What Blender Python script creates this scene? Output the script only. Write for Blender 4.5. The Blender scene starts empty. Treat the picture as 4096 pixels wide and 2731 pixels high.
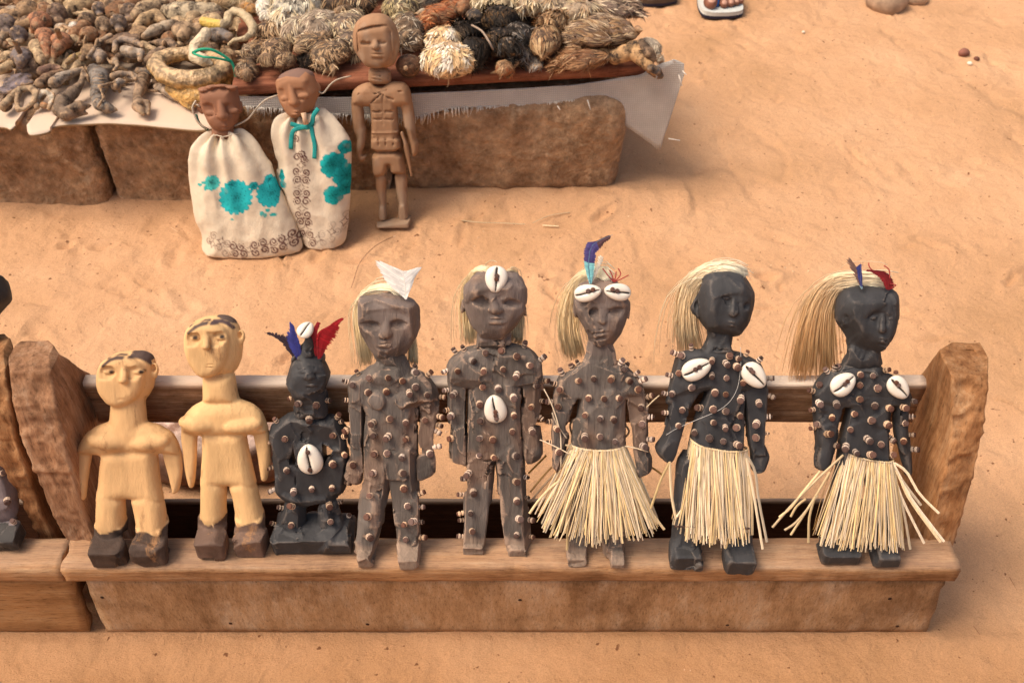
import bpy, math, random
import numpy as np
from mathutils import Vector, Matrix, noise
from mathutils.bvhtree import BVHTree
random.seed(7); RNG = np.random.default_rng(7)
sc = bpy.context.scene
COL = sc.collection
R = math.radians
# ---------------------------------------------------------------- camera, sky, sun, exposure
CAM_H, PITCH, FPX = 1.19, R(42), 3980.0
cd = bpy.data.cameras.new('camera'); cam = bpy.data.objects.new('camera', cd); COL.objects.link(cam)
cam.location = (0, 0, CAM_H); cam.rotation_euler = (R(90) - PITCH, 0, 0)
cd.sensor_width = 36; cd.lens = FPX / 4096 * 36; cd.clip_end = 400; cd.clip_start = 0.05
cd.dof.use_dof = True; cd.dof.focus_distance = 1.24; cd.dof.aperture_fstop = 11
sc.camera = cam
SUN_EL, SUN_AZ = R(60), R(-98)       # azimuth clockwise from +Y : light comes from the left, a little from the camera's side
world = bpy.data.worlds.new('World'); sc.world = world; world.use_nodes = True
wn = world.node_tree; bg = wn.nodes['Background']
sky = wn.nodes.new('ShaderNodeTexSky'); sky.sky_type = 'NISHITA'; sky.sun_disc = False
sky.sun_elevation = SUN_EL; sky.sun_rotation = SUN_AZ; sky.dust_density = 6.0; sky.air_density = 1.0; sky.ozone_density = 0.6
wb = wn.nodes.new('ShaderNodeMix'); wb.data_type = 'RGBA'; wb.blend_type = 'MULTIPLY'; wb.inputs[0].default_value = 1; wb.inputs[7].default_value = (1.10, 1.0, .90, 1)   # the camera's warm white balance
wn.links.new(sky.outputs[0], wb.inputs[6]); wn.links.new(wb.outputs[2], bg.inputs[0]); bg.inputs[1].default_value = 0.15
sd = bpy.data.lights.new('sun', 'SUN'); sd.energy = 2.0; sd.angle = R(26); sd.color = (1.0, 0.91, 0.79)
sun = bpy.data.objects.new('sun', sd); COL.objects.link(sun)
_s = Vector((math.sin(SUN_AZ) * math.cos(SUN_EL), math.cos(SUN_AZ) * math.cos(SUN_EL), math.sin(SUN_EL)))
sun.rotation_euler = _s.to_track_quat('Z', 'Y').to_euler(); sun.location = _s * 5
sc.view_settings.view_transform = 'Standard'; sc.view_settings.look = 'None'
sc.view_settings.gamma = 1; sc.view_settings.use_curve_mapping = False; sc.view_settings.exposure = 0.22
sc.cycles.max_bounces = 8; sc.cycles.diffuse_bounces = 5; sc.cycles.use_denoising = True

# ---------------------------------------------------------------- from the tape-measure drawing (4096 wide) to metres
FW = Vector((0, math.cos(PITCH), -math.sin(PITCH))); UP = Vector((0, math.sin(PITCH), math.cos(PITCH)))
C0 = Vector((0, 0, CAM_H))
def ray(px, py): return Vector((1, 0, 0)) * ((px - 2048) / FPX) + UP * (-(py - 1365.5) / FPX) + FW
def on_z(px, py, z): d = ray(px, py); return C0 + d * ((z - CAM_H) / d.z)
def on_y(px, py, y): d = ray(px, py); return C0 + d * (y / d.y)
def on_p(px, py, p, n): d = ray(px, py); return C0 + d * ((p - C0).dot(n) / d.dot(n))
def Z(x0, y0, s, *pts): return [(x0 + a * s, y0 + b * s) for a, b in pts]

# ---------------------------------------------------------------- objects
def tag(o, label=None, cat=None, group=None, kind=None):
    if label: o['label'] = label
    if cat: o['category'] = cat
    if group: o['group'] = group
    if kind: o['kind'] = kind
    return o
def empty(name, loc, rot=(0, 0, 0)):
    o = bpy.data.objects.new(name, None); COL.objects.link(o); o.location = loc; o.rotation_euler = rot
    o.empty_display_size = 0.02; return o
def obj(name, me, mat=None, parent=None):
    o = bpy.data.objects.new(name, me); COL.objects.link(o)
    if mat is not None and not me.materials:
        for m in (mat if isinstance(mat, (list, tuple)) else [mat]): me.materials.append(m)
    if parent is not None: o.parent = parent
    return o
def mesh(name, V, Fc, smooth=True, col=None):
    me = bpy.data.meshes.new(name)
    V = np.asarray(V, dtype=np.float32)
    if isinstance(Fc, np.ndarray):
        n, k = Fc.shape
        me.vertices.add(len(V)); me.vertices.foreach_set('co', V.ravel())
        me.loops.add(n * k); me.loops.foreach_set('vertex_index', Fc.astype(np.int32).ravel())
        me.polygons.add(n); me.polygons.foreach_set('loop_start', np.arange(0, n * k, k, dtype=np.int32))
        me.polygons.foreach_set('loop_total', np.full(n, k, dtype=np.int32)); me.update(calc_edges=True); me.validate()
    else:
        me.from_pydata([tuple(map(float, v)) for v in V], [], Fc); me.update()
    me.polygons.foreach_set('use_smooth', [smooth] * len(me.polygons))
    if col is not None:
        a = me.color_attributes.new('Col', 'FLOAT_COLOR', 'POINT')
        c = np.ones((len(V), 4), dtype=np.float32); c[:, :3] = col; a.data.foreach_set('color', c.ravel())
    return me

# ---------------------------------------------------------------- materials
def mat(name, base=(.5, .5, .5), rough=.8, var=.25, vscale=30, stretch=(1, 1, 1), bump=.3, bscale=200, bdist=.001,
        attr=False, rand=0, spec=.25, translucent=0, dark=None, dscale=12, dthr=(.45, .65), wear=None, trans=0):
    m = bpy.data.materials.new(name); m.use_nodes = True; nt = m.node_tree; N, L = nt.nodes.new, nt.links.new
    b = nt.nodes['Principled BSDF']; b.inputs['Roughness'].default_value = rough; b.inputs['Specular IOR Level'].default_value = spec
    tc = N('ShaderNodeTexCoord'); mp = N('ShaderNodeMapping'); mp.inputs['Scale'].default_value = stretch; L(tc.outputs['Object'], mp.inputs[0])
    def nz(sc_, det=6, ro=.6):
        n = N('ShaderNodeTexNoise'); n.inputs['Scale'].default_value = sc_; n.inputs['Detail'].default_value = det
        n.inputs['Roughness'].default_value = ro; L(mp.outputs[0], n.inputs['Vector']); return n
    def mr(src, a, b_, c, d):
        r_ = N('ShaderNodeMapRange'); r_.inputs[1].default_value = a; r_.inputs[2].default_value = b_; r_.inputs[3].default_value = c; r_.inputs[4].default_value = d
        L(src, r_.inputs[0]); return r_.outputs[0]
    if attr: at = N('ShaderNodeAttribute'); at.attribute_name = 'Col'; col = at.outputs[0]
    else: rg = N('ShaderNodeRGB'); rg.outputs[0].default_value = (*base, 1); col = rg.outputs[0]
    if dark is not None:
        n = nz(dscale, 8, .7); f = mr(n.outputs[0], dthr[0], dthr[1], 0, 1); mx = N('ShaderNodeMix'); mx.data_type = 'RGBA'
        L(f, mx.inputs[0]); L(col, mx.inputs[6]); mx.inputs[7].default_value = (*dark, 1); col = mx.outputs[2]
    if wear is not None:
        n = nz(vscale * 1.7, 10, .75); g = N('ShaderNodeNewGeometry')
        a = N('ShaderNodeMath'); a.operation = 'ADD'; L(mr(g.outputs['Pointiness'], .47, .56, -.25, .35), a.inputs[0]); L(n.outputs[0], a.inputs[1])
        f = mr(a.outputs[0], .55, .8, 0, 1); mx = N('ShaderNodeMix'); mx.data_type = 'RGBA'
        L(f, mx.inputs[0]); L(col, mx.inputs[6]); mx.inputs[7].default_value = (*wear, 1); col = mx.outputs[2]
    n = nz(vscale); f = mr(n.outputs[0], .25, .75, 1 - var, 1 + var); vm = N('ShaderNodeVectorMath'); vm.operation = 'SCALE'
    L(col, vm.inputs[0]); L(f, vm.inputs['Scale']); col = vm.outputs[0]
    if rand:
        oi = N('ShaderNodeObjectInfo'); f = mr(oi.outputs['Random'], 0, 1, 1 - rand, 1 + rand); v2 = N('ShaderNodeVectorMath'); v2.operation = 'SCALE'
        L(col, v2.inputs[0]); L(f, v2.inputs['Scale']); hs = N('ShaderNodeHueSaturation'); L(v2.outputs[0], hs.inputs['Color'])
        ml = N('ShaderNodeMath'); ml.operation = 'MULTIPLY'; ml.inputs[1].default_value = 7.31; L(oi.outputs['Random'], ml.inputs[0])
        fr = N('ShaderNodeMath'); fr.operation = 'FRACT'; L(ml.outputs[0], fr.inputs[0]); L(mr(fr.outputs[0], 0, 1, .7, 1.2), hs.inputs['Saturation']); col = hs.outputs[0]
    L(col, b.inputs['Base Color'])
    if translucent:
        tb = N('ShaderNodeBsdfTranslucent'); L(col, tb.inputs[0]); ms = N('ShaderNodeMixShader'); ms.inputs[0].default_value = translucent
        L(b.outputs[0], ms.inputs[1]); L(tb.outputs[0], ms.inputs[2]); L(ms.outputs[0], nt.nodes['Material Output'].inputs[0])
    if bump:
        bp = N('ShaderNodeBump'); bp.inputs['Strength'].default_value = bump; bp.inputs['Distance'].default_value = bdist
        L(nz(bscale, 8, .65).outputs[0], bp.inputs['Height']); L(bp.outputs[0], b.inputs['Normal'])
    return m

# ---------------------------------------------------------------- signed-distance carving
def chaikin(P, it=1):
    P = [np.array(p, float) for p in P]
    for _ in range(it):
        Q = []
        for i in range(len(P)):
            a, b = P[i], P[(i + 1) % len(P)]; Q += [a * .8 + b * .2, a * .2 + b * .8]
        P = Q
    return P
def poly2(x, z, P):
    x, z = np.broadcast_arrays(x, z); d = np.full(x.shape, 1e9); ins = np.zeros(x.shape, bool)
    n = len(P)
    for i in range(n):
        (ax, az), (bx, bz) = P[i], P[(i + 1) % n]; ex, ez = bx - ax, bz - az; l = ex * ex + ez * ez + 1e-18
        t = np.clip(((x - ax) * ex + (z - az) * ez) / l, 0, 1)
        d = np.minimum(d, (x - ax - t * ex) ** 2 + (z - az - t * ez) ** 2)
        c = (az > z) != (bz > z)
        with np.errstate(divide='ignore', invalid='ignore'):
            ins ^= c & (x < ex * (z - az) / (ez if ez else 1e-18) + ax)
    return np.where(ins, -1, 1) * np.sqrt(d)
class Fld:
    def __init__(s, lo, hi, h):
        s.lo = np.array(lo, float); s.h = h; s.n = np.ceil((np.array(hi) - s.lo) / h).astype(int) + 1
        s.ax = [s.lo[i] + h * np.arange(s.n[i]) for i in range(3)]; s.F = np.full(s.n, 1.0)
    def _put(s, fn, lo, hi, k, cut):
        m = k + 3 * s.h; sl = []
        for i in range(3):
            a = max(0, int((lo[i] - m - s.lo[i]) / s.h)); b = min(s.n[i], int((hi[i] + m - s.lo[i]) / s.h) + 2)
            if b <= a: return
            sl.append(slice(a, b))
        x = s.ax[0][sl[0]][:, None, None]; y = s.ax[1][sl[1]][None, :, None]; z = s.ax[2][sl[2]][None, None, :]
        d = fn(x, y, z); A = s.F[tuple(sl)]
        if cut: A = -A
        if k > 0:
            h = np.clip(.5 + .5 * (A - d) / k, 0, 1); r = A * (1 - h) + d * h - k * h * (1 - h)
        else: r = np.minimum(A, d)
        s.F[tuple(sl)] = -r if cut else r
    def cap(s, a, b, ra, rb, sy=1., k=.002, cut=False):
        a = np.array(a, float); b = np.array(b, float); e = b - a; yc = a[1]; l = e @ e + 1e-12
        def fn(x, y, z):
            t = np.clip(((x - a[0]) * e[0] + (y - a[1]) * e[1] + (z - a[2]) * e[2]) / l, 0, 1)
            return (np.sqrt((x - a[0] - t * e[0]) ** 2 + ((y - a[1] - t * e[1]) / sy) ** 2 + (z - a[2] - t * e[2]) ** 2) - (ra + t * (rb - ra))) * min(1, sy)
        r = max(ra, rb) * max(1, sy); s._put(fn, np.minimum(a, b) - r, np.maximum(a, b) + r, k, cut)
    def ell(s, c, r, M=None, k=.002, cut=False):
        c = np.array(c, float); r = np.array(r, float)
        def fn(x, y, z):
            X, Y, W = x - c[0], y - c[1], z - c[2]
            if M is not None: X, Y, W = (M[0][0] * X + M[1][0] * Y + M[2][0] * W, M[0][1] * X + M[1][1] * Y + M[2][1] * W, M[0][2] * X + M[1][2] * Y + M[2][2] * W)
            k0 = np.sqrt((X / r[0]) ** 2 + (Y / r[1]) ** 2 + (W / r[2]) ** 2); k1 = np.sqrt((X / r[0] ** 2) ** 2 + (Y / r[1] ** 2) ** 2 + (W / r[2] ** 2) ** 2) + 1e-9
            return k0 * (k0 - 1) / k1
        q = r.max() if M is not None else r; s._put(fn, c - q, c + q, k, cut)
    def box(s, c, hf, M=None, rd=.002, k=.002, cut=False):
        c = np.array(c, float)
        def fn(x, y, z):
            X, Y, W = x - c[0], y - c[1], z - c[2]
            if M is not None: X, Y, W = (M[0][0] * X + M[1][0] * Y + M[2][0] * W, M[0][1] * X + M[1][1] * Y + M[2][1] * W, M[0][2] * X + M[1][2] * Y + M[2][2] * W)
            qx, qy, qz = abs(X) - hf[0] + rd, abs(Y) - hf[1] + rd, abs(W) - hf[2] + rd
            return np.sqrt(np.maximum(qx, 0) ** 2 + np.maximum(qy, 0) ** 2 + np.maximum(qz, 0) ** 2) + np.minimum(np.maximum(qx, np.maximum(qy, qz)), 0) - rd
        q = np.full(3, math.sqrt(sum(v * v for v in hf))); s._put(fn, c - q, c + q, k, cut)
    def infl(s, P, Rr, T, yc=0., k=.002, cut=False, sm=1):
        P = chaikin(P, sm); A = np.array(P)
        def fn(x, y, z):
            d2 = poly2(x, z, P); a = np.maximum(d2 + Rr, 0)
            return (np.sqrt(a * a + ((y - yc) * Rr / T) ** 2) - Rr) * min(1, T / Rr)
        s._put(fn, (A[:, 0].min(), yc - T, A[:, 1].min()), (A[:, 0].max(), yc + T, A[:, 1].max()), k, cut)
    def half(s, n, d):   # keep n.p >= d
        s.F = np.maximum(s.F, d - (n[0] * s.ax[0][:, None, None] + n[1] * s.ax[1][None, :, None] + n[2] * s.ax[2][None, None, :]))
    def surf(s, x, z, side=-1):
        i = int(round((x - s.lo[0]) / s.h)); k = int(round((z - s.lo[2]) / s.h))
        if not (0 <= i < s.n[0] and 0 <= k < s.n[2]): return 0.
        c = np.where(s.F[i, :, k] < 0)[0]
        return 0. if len(c) == 0 else (s.ax[1][c[0]] if side < 0 else s.ax[1][c[-1]])
    def nets(s):
        F = np.clip(s.F, -4 * s.h, 4 * s.h); F[0], F[-1], F[:, 0], F[:, -1], F[:, :, 0], F[:, :, -1] = [s.h] * 6
        S = F < 0; nx, ny, nz = np.array(F.shape) - 1
        c = [(i, j, k) for i in (0, 1) for j in (0, 1) for k in (0, 1)]
        g = lambda A, o: A[o[0]:o[0] + nx, o[1]:o[1] + ny, o[2]:o[2] + nz]
        cnt = sum(g(S, o).astype(np.int8) for o in c); act = (cnt > 0) & (cnt < 8)
        I = np.argwhere(act); idx = np.full(act.shape, -1, np.int64); idx[act] = np.arange(len(I))
        P = np.zeros((len(I), 3)); W = np.zeros(len(I)); v = {o: g(F, o)[act] for o in c}
        for a in c:
            for ax in range(3):
                if a[ax] == 0:
                    b = list(a); b[ax] = 1; b = tuple(b); fa, fb = v[a], v[b]; m = (fa < 0) != (fb < 0)
                    t = np.where(m, fa / (fa - fb + 1e-20), 0); p = np.tile(np.array(a, float), (len(I), 1)); p[:, ax] += t
                    P += p * m[:, None]; W += m
        V = s.lo + (I + P / np.maximum(W, 1)[:, None]) * s.h
        Q = []
        for ax in range(3):
            o1, o2 = [(1, 2), (2, 0), (0, 1)][ax]
            sl0 = [slice(1, n) for n in (nx, ny, nz)]; sl0[ax] = slice(0, (nx, ny, nz)[ax]); sl1 = list(sl0); sl1[ax] = slice(1, (nx, ny, nz)[ax] + 1)
            a, b = S[tuple(sl0)], S[tuple(sl1)]
            E = np.argwhere(a != b); st = a[tuple(E.T)]; off = np.array([1, 1, 1]); off[ax] = 0; E = E + off
            d1 = np.zeros(3, int); d1[o1] = 1; d2 = np.zeros(3, int); d2[o2] = 1
            q = np.stack([idx[tuple((E - d1 - d2).T)], idx[tuple((E - d2).T)], idx[tuple(E.T)], idx[tuple((E - d1).T)]], 1)
            q[~st] = q[~st][:, ::-1]; Q.append(q)
        Q = np.concatenate(Q); Q = Q[(Q >= 0).all(1)]
        return V, Q
def normals(V, Q):
    n = np.cross(V[Q[:, 2]] - V[Q[:, 0]], V[Q[:, 3]] - V[Q[:, 1]]); N = np.zeros_like(V)
    for i in range(4): np.add.at(N, Q[:, i], n)
    return N / (np.linalg.norm(N, axis=1, keepdims=True) + 1e-12)
def relax(V, Q, it=1, f=.5):
    for _ in range(it):
        A = np.zeros_like(V); c = np.zeros(len(V))
        for i in range(4):
            for j in (1, 3):
                np.add.at(A, Q[:, i], V[Q[:, (i + j) % 4]]); np.add.at(c, Q[:, i], 1)
        V = V * (1 - f) + f * A / np.maximum(c, 1)[:, None]
    return V
def facet(V, Q, cell, amt=.8, lam=.5, seed=0, mask=None):
    """knife marks: every vertex slides onto the flat of its nearest cut"""
    rng = np.random.default_rng(seed); N = normals(V, Q); ext = V.max(0) - V.min(0)
    area = len(V); n = int(np.clip((V.shape[0] * 1.0) / cell, 12, 900)); S = rng.choice(len(V), n, replace=False)
    NS = normals(relax(V, Q, 4), Q)[S]; PS = V[S]; best = np.full(len(V), 1e9); bi = np.zeros(len(V), int); sc_ = np.linalg.norm(ext) * .05
    for a in range(0, len(V), 20000):
        v = V[a:a + 20000]; d = ((v[:, None, :] - PS[None]) ** 2).sum(2) + (1 - N[a:a + 20000] @ NS.T) * sc_ ** 2 * lam * 4
        bi[a:a + 20000] = d.argmin(1)
    off = ((V - PS[bi]) * NS[bi]).sum(1); off = np.clip(off, -.004, .004)
    w = amt if mask is None else amt * mask
    return V - NS[bi] * (off * w)[:, None]
def fbm(P, scale, seed=0, octv=3):
    """cheap vectorised value noise, -1..1"""
    out = np.zeros(len(P)); amp = 1; tot = 0
    for o in range(octv):
        p = P * scale * 2 ** o + seed * 17.3 + o * 5.1; i = np.floor(p).astype(np.int64); f = p - i; f = f * f * (3 - 2 * f); r = 0
        for a in (0, 1):
            for b in (0, 1):
                for c in (0, 1):
                    hsh = ((i[:, 0] + a) * 374761393 + (i[:, 1] + b) * 668265263 + (i[:, 2] + c) * 2147483647 % 1274126177) & 0xffffffff
                    hsh = ((hsh ^ (hsh >> 13)) * 1274126177) & 0xffffffff; hsh = (hsh ^ (hsh >> 16)) & 0xffff
                    r = r + (hsh / 32767.5 - 1) * (f[:, 0] if a else 1 - f[:, 0]) * (f[:, 1] if b else 1 - f[:, 1]) * (f[:, 2] if c else 1 - f[:, 2])
        out += amp * r; tot += amp; amp *= .5
    return out / tot
# ================================================================ SETTING
SEAT = 0.155
M_ground = mat('laterite_sand', (.60, .335, .18), .95, .10, 3.0, bump=0, spec=.1)
def ground_mat(m):
    nt = m.node_tree; N, L = nt.nodes.new, nt.links.new; b = nt.nodes['Principled BSDF']
    tc = N('ShaderNodeTexCoord'); 
    def nz(s, d, r): 
        n = N('ShaderNodeTexNoise'); n.inputs['Scale'].default_value = s; n.inputs['Detail'].default_value = d; n.inputs['Roughness'].default_value = r; L(tc.outputs['Object'], n.inputs['Vector']); return n.outputs[0]
    def ramp(src, pts):
        r = N('ShaderNodeValToRGB'); L(src, r.inputs[0]); e = r.color_ramp.elements
        e[0].position, e[0].color = pts[0][0], (*pts[0][1], 1); e[1].position, e[1].color = pts[-1][0], (*pts[-1][1], 1)
        for p, c in pts[1:-1]: x = e.new(p); x.color = (*c, 1)
        return r.outputs[0]
    c = ramp(nz(2.6, 6, .6), [(.3, (.48, .275, .140)), (.5, (.585, .340, .185)), (.72, (.65, .40, .232))])
    g = ramp(nz(520, 3, .8), [(.30, (.62, .60, .58)), (.5, (1, 1, 1)), (.72, (1.28, 1.26, 1.24))])
    mx = N('ShaderNodeMix'); mx.data_type = 'RGBA'; mx.blend_type = 'MULTIPLY'; mx.inputs[0].default_value = .6; L(c, mx.inputs[6]); L(g, mx.inputs[7])
    sp = ramp(nz(75, 2, .5), [(.70, (0, 0, 0)), (.745, (1, 1, 1))]); m2 = N('ShaderNodeMix'); m2.data_type = 'RGBA'; L(sp, m2.inputs[0]); L(mx.outputs[2], m2.inputs[6]); m2.inputs[7].default_value = (.22, .10, .05, 1)
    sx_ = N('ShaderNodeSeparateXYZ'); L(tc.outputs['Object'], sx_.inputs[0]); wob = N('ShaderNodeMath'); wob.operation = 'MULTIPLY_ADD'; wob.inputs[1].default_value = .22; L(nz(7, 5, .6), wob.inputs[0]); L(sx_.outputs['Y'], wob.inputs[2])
    cs = N('ShaderNodeMapRange'); cs.inputs[1].default_value = .98; cs.inputs[2].default_value = .74; L(wob.outputs[0], cs.inputs[0]); m4 = N('ShaderNodeMix'); m4.data_type = 'RGBA'; m4.blend_type = 'MULTIPLY'; L(cs.outputs[0], m4.inputs[0]); L(m2.outputs[2], m4.inputs[6]); m4.inputs[7].default_value = (.74, .68, .60, 1)   # coarser brown sand, and shade painted into it, in front of the bench
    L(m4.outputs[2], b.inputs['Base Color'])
    b1 = N('ShaderNodeBump'); b1.inputs['Strength'].default_value = .8; b1.inputs['Distance'].default_value = .0022; L(nz(430, 6, .8), b1.inputs['Height'])
    b2 = N('ShaderNodeBump'); b2.inputs['Strength'].default_value = .7; b2.inputs['Distance'].default_value = .014; L(nz(28, 5, .55), b2.inputs['Height']); L(b2.outputs[0], b1.inputs['Normal'])
    mk_ = N('ShaderNodeMapRange'); mk_.inputs[1].default_value = .48; mk_.inputs[2].default_value = .62; L(nz(3.2, 3, .5), mk_.inputs[0]); pt_ = N('ShaderNodeMapRange'); pt_.inputs[1].default_value = .45; pt_.inputs[2].default_value = .85; L(nz(70, 5, .6), pt_.inputs[0])
    mu_ = N('ShaderNodeMath'); mu_.operation = 'MULTIPLY'; L(mk_.outputs[0], mu_.inputs[0]); L(pt_.outputs[0], mu_.inputs[1]); b3 = N('ShaderNodeBump'); b3.inputs['Strength'].default_value = .35; b3.inputs['Distance'].default_value = .004; b3.invert = True; L(mu_.outputs[0], b3.inputs['Height']); L(b3.outputs[0], b2.inputs['Normal'])
    L(b1.outputs[0], b.inputs['Normal'])
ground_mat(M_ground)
def ground():
    # fine in view, coarse out to the horizon
    xs = np.unique(np.concatenate([np.linspace(-1.6, 1.6, 400), -np.geomspace(1.6, 120, 26), np.geomspace(1.6, 120, 26)]))
    ys = np.unique(np.concatenate([np.linspace(.45, 3.1, 400), np.geomspace(3.1, 160, 26), .45 - np.geomspace(.02, 120, 22)]))
    X, Y = np.meshgrid(xs, ys, indexing='ij'); P = np.stack([X.ravel(), Y.ravel(), np.zeros(X.size)], 1)
    z = .0065 * fbm(P, 3.1, 1, 3) + .0028 * fbm(P, 17, 2, 3)
    r = 1 - np.abs(fbm(P * [1, .6, 1], 8, 5, 3)); z -= .0055 * np.clip(r - .86, 0, 1) / .14 * (fbm(P, 2.2, 9, 2) > .0)
    z += .0034 * np.clip(fbm(P, 46, 12, 2), .05, 1) + .004 * np.clip(fbm(P, 60, 14, 2) - .3, 0, 1) * np.clip(fbm(P, 3, 15, 2) * 4, 0, 1)
    # scuffs and part footprints pressed in the loose sand
    rg = np.random.default_rng(3)
    for i in range(120):
        if i < 80: cx, cy = rg.uniform(-1.1, 1.3), rg.uniform(1.05, 1.75)
        else: cx, cy = rg.uniform(-1.2, 1.4), rg.uniform(1.3, 3.0)
        a = rg.uniform(0, 6.3); l, w = rg.uniform(.012, .06), rg.uniform(.004, .016); dx, dy = P[:, 0] - cx, P[:, 1] - cy
        u = (dx * math.cos(a) + dy * math.sin(a)) / l; v = (-dx * math.sin(a) + dy * math.cos(a)) / w
        d = u * u + v * v; z += rg.uniform(.004, .009) * (.7 * np.exp(-(np.sqrt(d) - 1.35) ** 2 * 5) - np.exp(-d * 1.4))
    # heaped against the blocks, worn dip below the bench front
    bx = np.exp(-((P[:, 1] - 1.77) / .05) ** 2) * (P[:, 0] < .38); z += .012 * bx
    inb = (P[:, 1] > .66) & (P[:, 1] < .98) & (np.abs(P[:, 0] + .1) < .9); z = np.where(inb, z * .35 - .001, z)
    z -= .010 * np.exp(-(((P[:, 0] + .35) / .13) ** 2 + ((P[:, 1] - .655 + .12 * (P[:, 0] + .35)) / .018) ** 2))
    z += .007 * np.exp(-((P[:, 1] - .722) / .014) ** 2) * np.clip(.5 + 1.6 * fbm(P, 6, 33, 2), 0, 1) * (np.abs(P[:, 0] + .1) < .9)
    z = z * (np.hypot(P[:, 0], P[:, 1] - 1.5) < 40)
    P[:, 2] = z; nx, ny = len(xs), len(ys); I = np.arange(nx * ny).reshape(nx, ny)
    Q = np.stack([I[:-1, :-1], I[1:, :-1], I[1:, 1:], I[:-1, 1:]], -1).reshape(-1, 4)
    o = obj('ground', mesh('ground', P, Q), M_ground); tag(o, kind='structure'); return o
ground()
# ---------------------------------------------------------------- weathered boards
def wood_mat(name, c1, c2, c3, axis=0, rough=.8, ring=26, stretch=14, gb=.7, bleach=(.70, .57, .45)):
    m = bpy.data.materials.new(name); m.use_nodes = True; nt = m.node_tree; N, L = nt.nodes.new, nt.links.new; b = nt.nodes['Principled BSDF']
    b.inputs['Roughness'].default_value = rough; b.inputs['Specular IOR Level'].default_value = .2
    tc = N('ShaderNodeTexCoord'); mp = N('ShaderNodeMapping'); s = [stretch] * 3; s[axis] = 1; mp.inputs['Scale'].default_value = s; L(tc.outputs['Object'], mp.inputs[0])
    def nz(sc_, d, r, v=None):
        n = N('ShaderNodeTexNoise'); n.inputs['Scale'].default_value = sc_; n.inputs['Detail'].default_value = d; n.inputs['Roughness'].default_value = r; n.inputs['Distortion'].default_value = .12
        L(v or mp.outputs[0], n.inputs['Vector']); return n.outputs[0]
    def ramp(src, pts):
        r = N('ShaderNodeValToRGB'); L(src, r.inputs[0]); e = r.color_ramp.elements
        e[0].position, e[0].color = pts[0][0], (*pts[0][1], 1); e[1].position, e[1].color = pts[-1][0], (*pts[-1][1], 1)
        for p, c in pts[1:-1]: x = e.new(p); x.color = (*c, 1)
        return r.outputs[0]
    a = ramp(nz(7, 12, .78), [(.34, c1), (.50, c2), (.66, c3)])
    f = ramp(nz(ring * 1.9, 8, .8), [(.36, (.30, .26, .22)), (.45, (.92, .92, .92)), (.70, (1.25, 1.23, 1.2))])
    mx = N('ShaderNodeMix'); mx.data_type = 'RGBA'; mx.blend_type = 'MULTIPLY'; mx.inputs[0].default_value = .8; L(a, mx.inputs[6]); L(f, mx.inputs[7])
    st = ramp(nz(9, 6, .7, tc.outputs['Object']), [(.36, (.55, .50, .46)), (.52, (1, 1, 1)), (.75, (1.2, 1.17, 1.12))])
    m3 = N('ShaderNodeMix'); m3.data_type = 'RGBA'; m3.blend_type = 'MULTIPLY'; m3.inputs[0].default_value = .9; L(mx.outputs[2], m3.inputs[6]); L(st, m3.inputs[7])
    at = N('ShaderNodeAttribute'); at.attribute_name = 'Col'; bl = N('ShaderNodeMix'); bl.data_type = 'RGBA'
    gm = N('ShaderNodeMix'); gm.data_type = 'RGBA'; gm.blend_type = 'MULTIPLY'; gm.inputs[0].default_value = .4; gm.inputs[6].default_value = (*bleach, 1); L(f, gm.inputs[7])
    L(at.outputs['Fac'], bl.inputs[0]); L(m3.outputs[2], bl.inputs[6]); L(gm.outputs[2], bl.inputs[7]); L(bl.outputs[2], b.inputs['Base Color'])
    bp = N('ShaderNodeBump'); bp.inputs['Strength'].default_value = gb; bp.inputs['Distance'].default_value = .0015; L(nz(ring * 1.4, 5, .7), bp.inputs['Height']); L(bp.outputs[0], b.inputs['Normal'])
    return m
M_seat = wood_mat('worn_plank', (.24, .11, .045), (.44, .235, .105), (.54, .35, .20), 0, bleach=(.36, .27, .21))
M_apron = wood_mat('dusty_plank', (.28, .15, .065), (.44, .26, .13), (.56, .39, .245), 2, stretch=3.2, ring=60, gb=.5)
M_rail = wood_mat('dark_rail', (.13, .065, .035), (.27, .15, .08), (.42, .28, .18), 0)
M_rear = wood_mat('shade_dark_rear_board', (.03, .013, .008), (.055, .024, .014), (.08, .04, .025), 0, bleach=(.50, .38, .28))  # near-black: the shade behind the seat is put into the board's colour
M_post = wood_mat('hewn_post', (.20, .08, .028), (.40, .20, .085), (.52, .32, .17), 2, stretch=7, ring=18, gb=.8)
M_postd = wood_mat('hewn_post_brown', (.17, .08, .04), (.36, .19, .10), (.50, .32, .20), 2, stretch=7, ring=18, gb=.8)
M_tray = wood_mat('red_brown_board', (.16, .055, .03), (.26, .095, .05), (.36, .16, .09), 0)
M_rope = mat('cord', (.5, .42, .32), .9, .2, 60)
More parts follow.
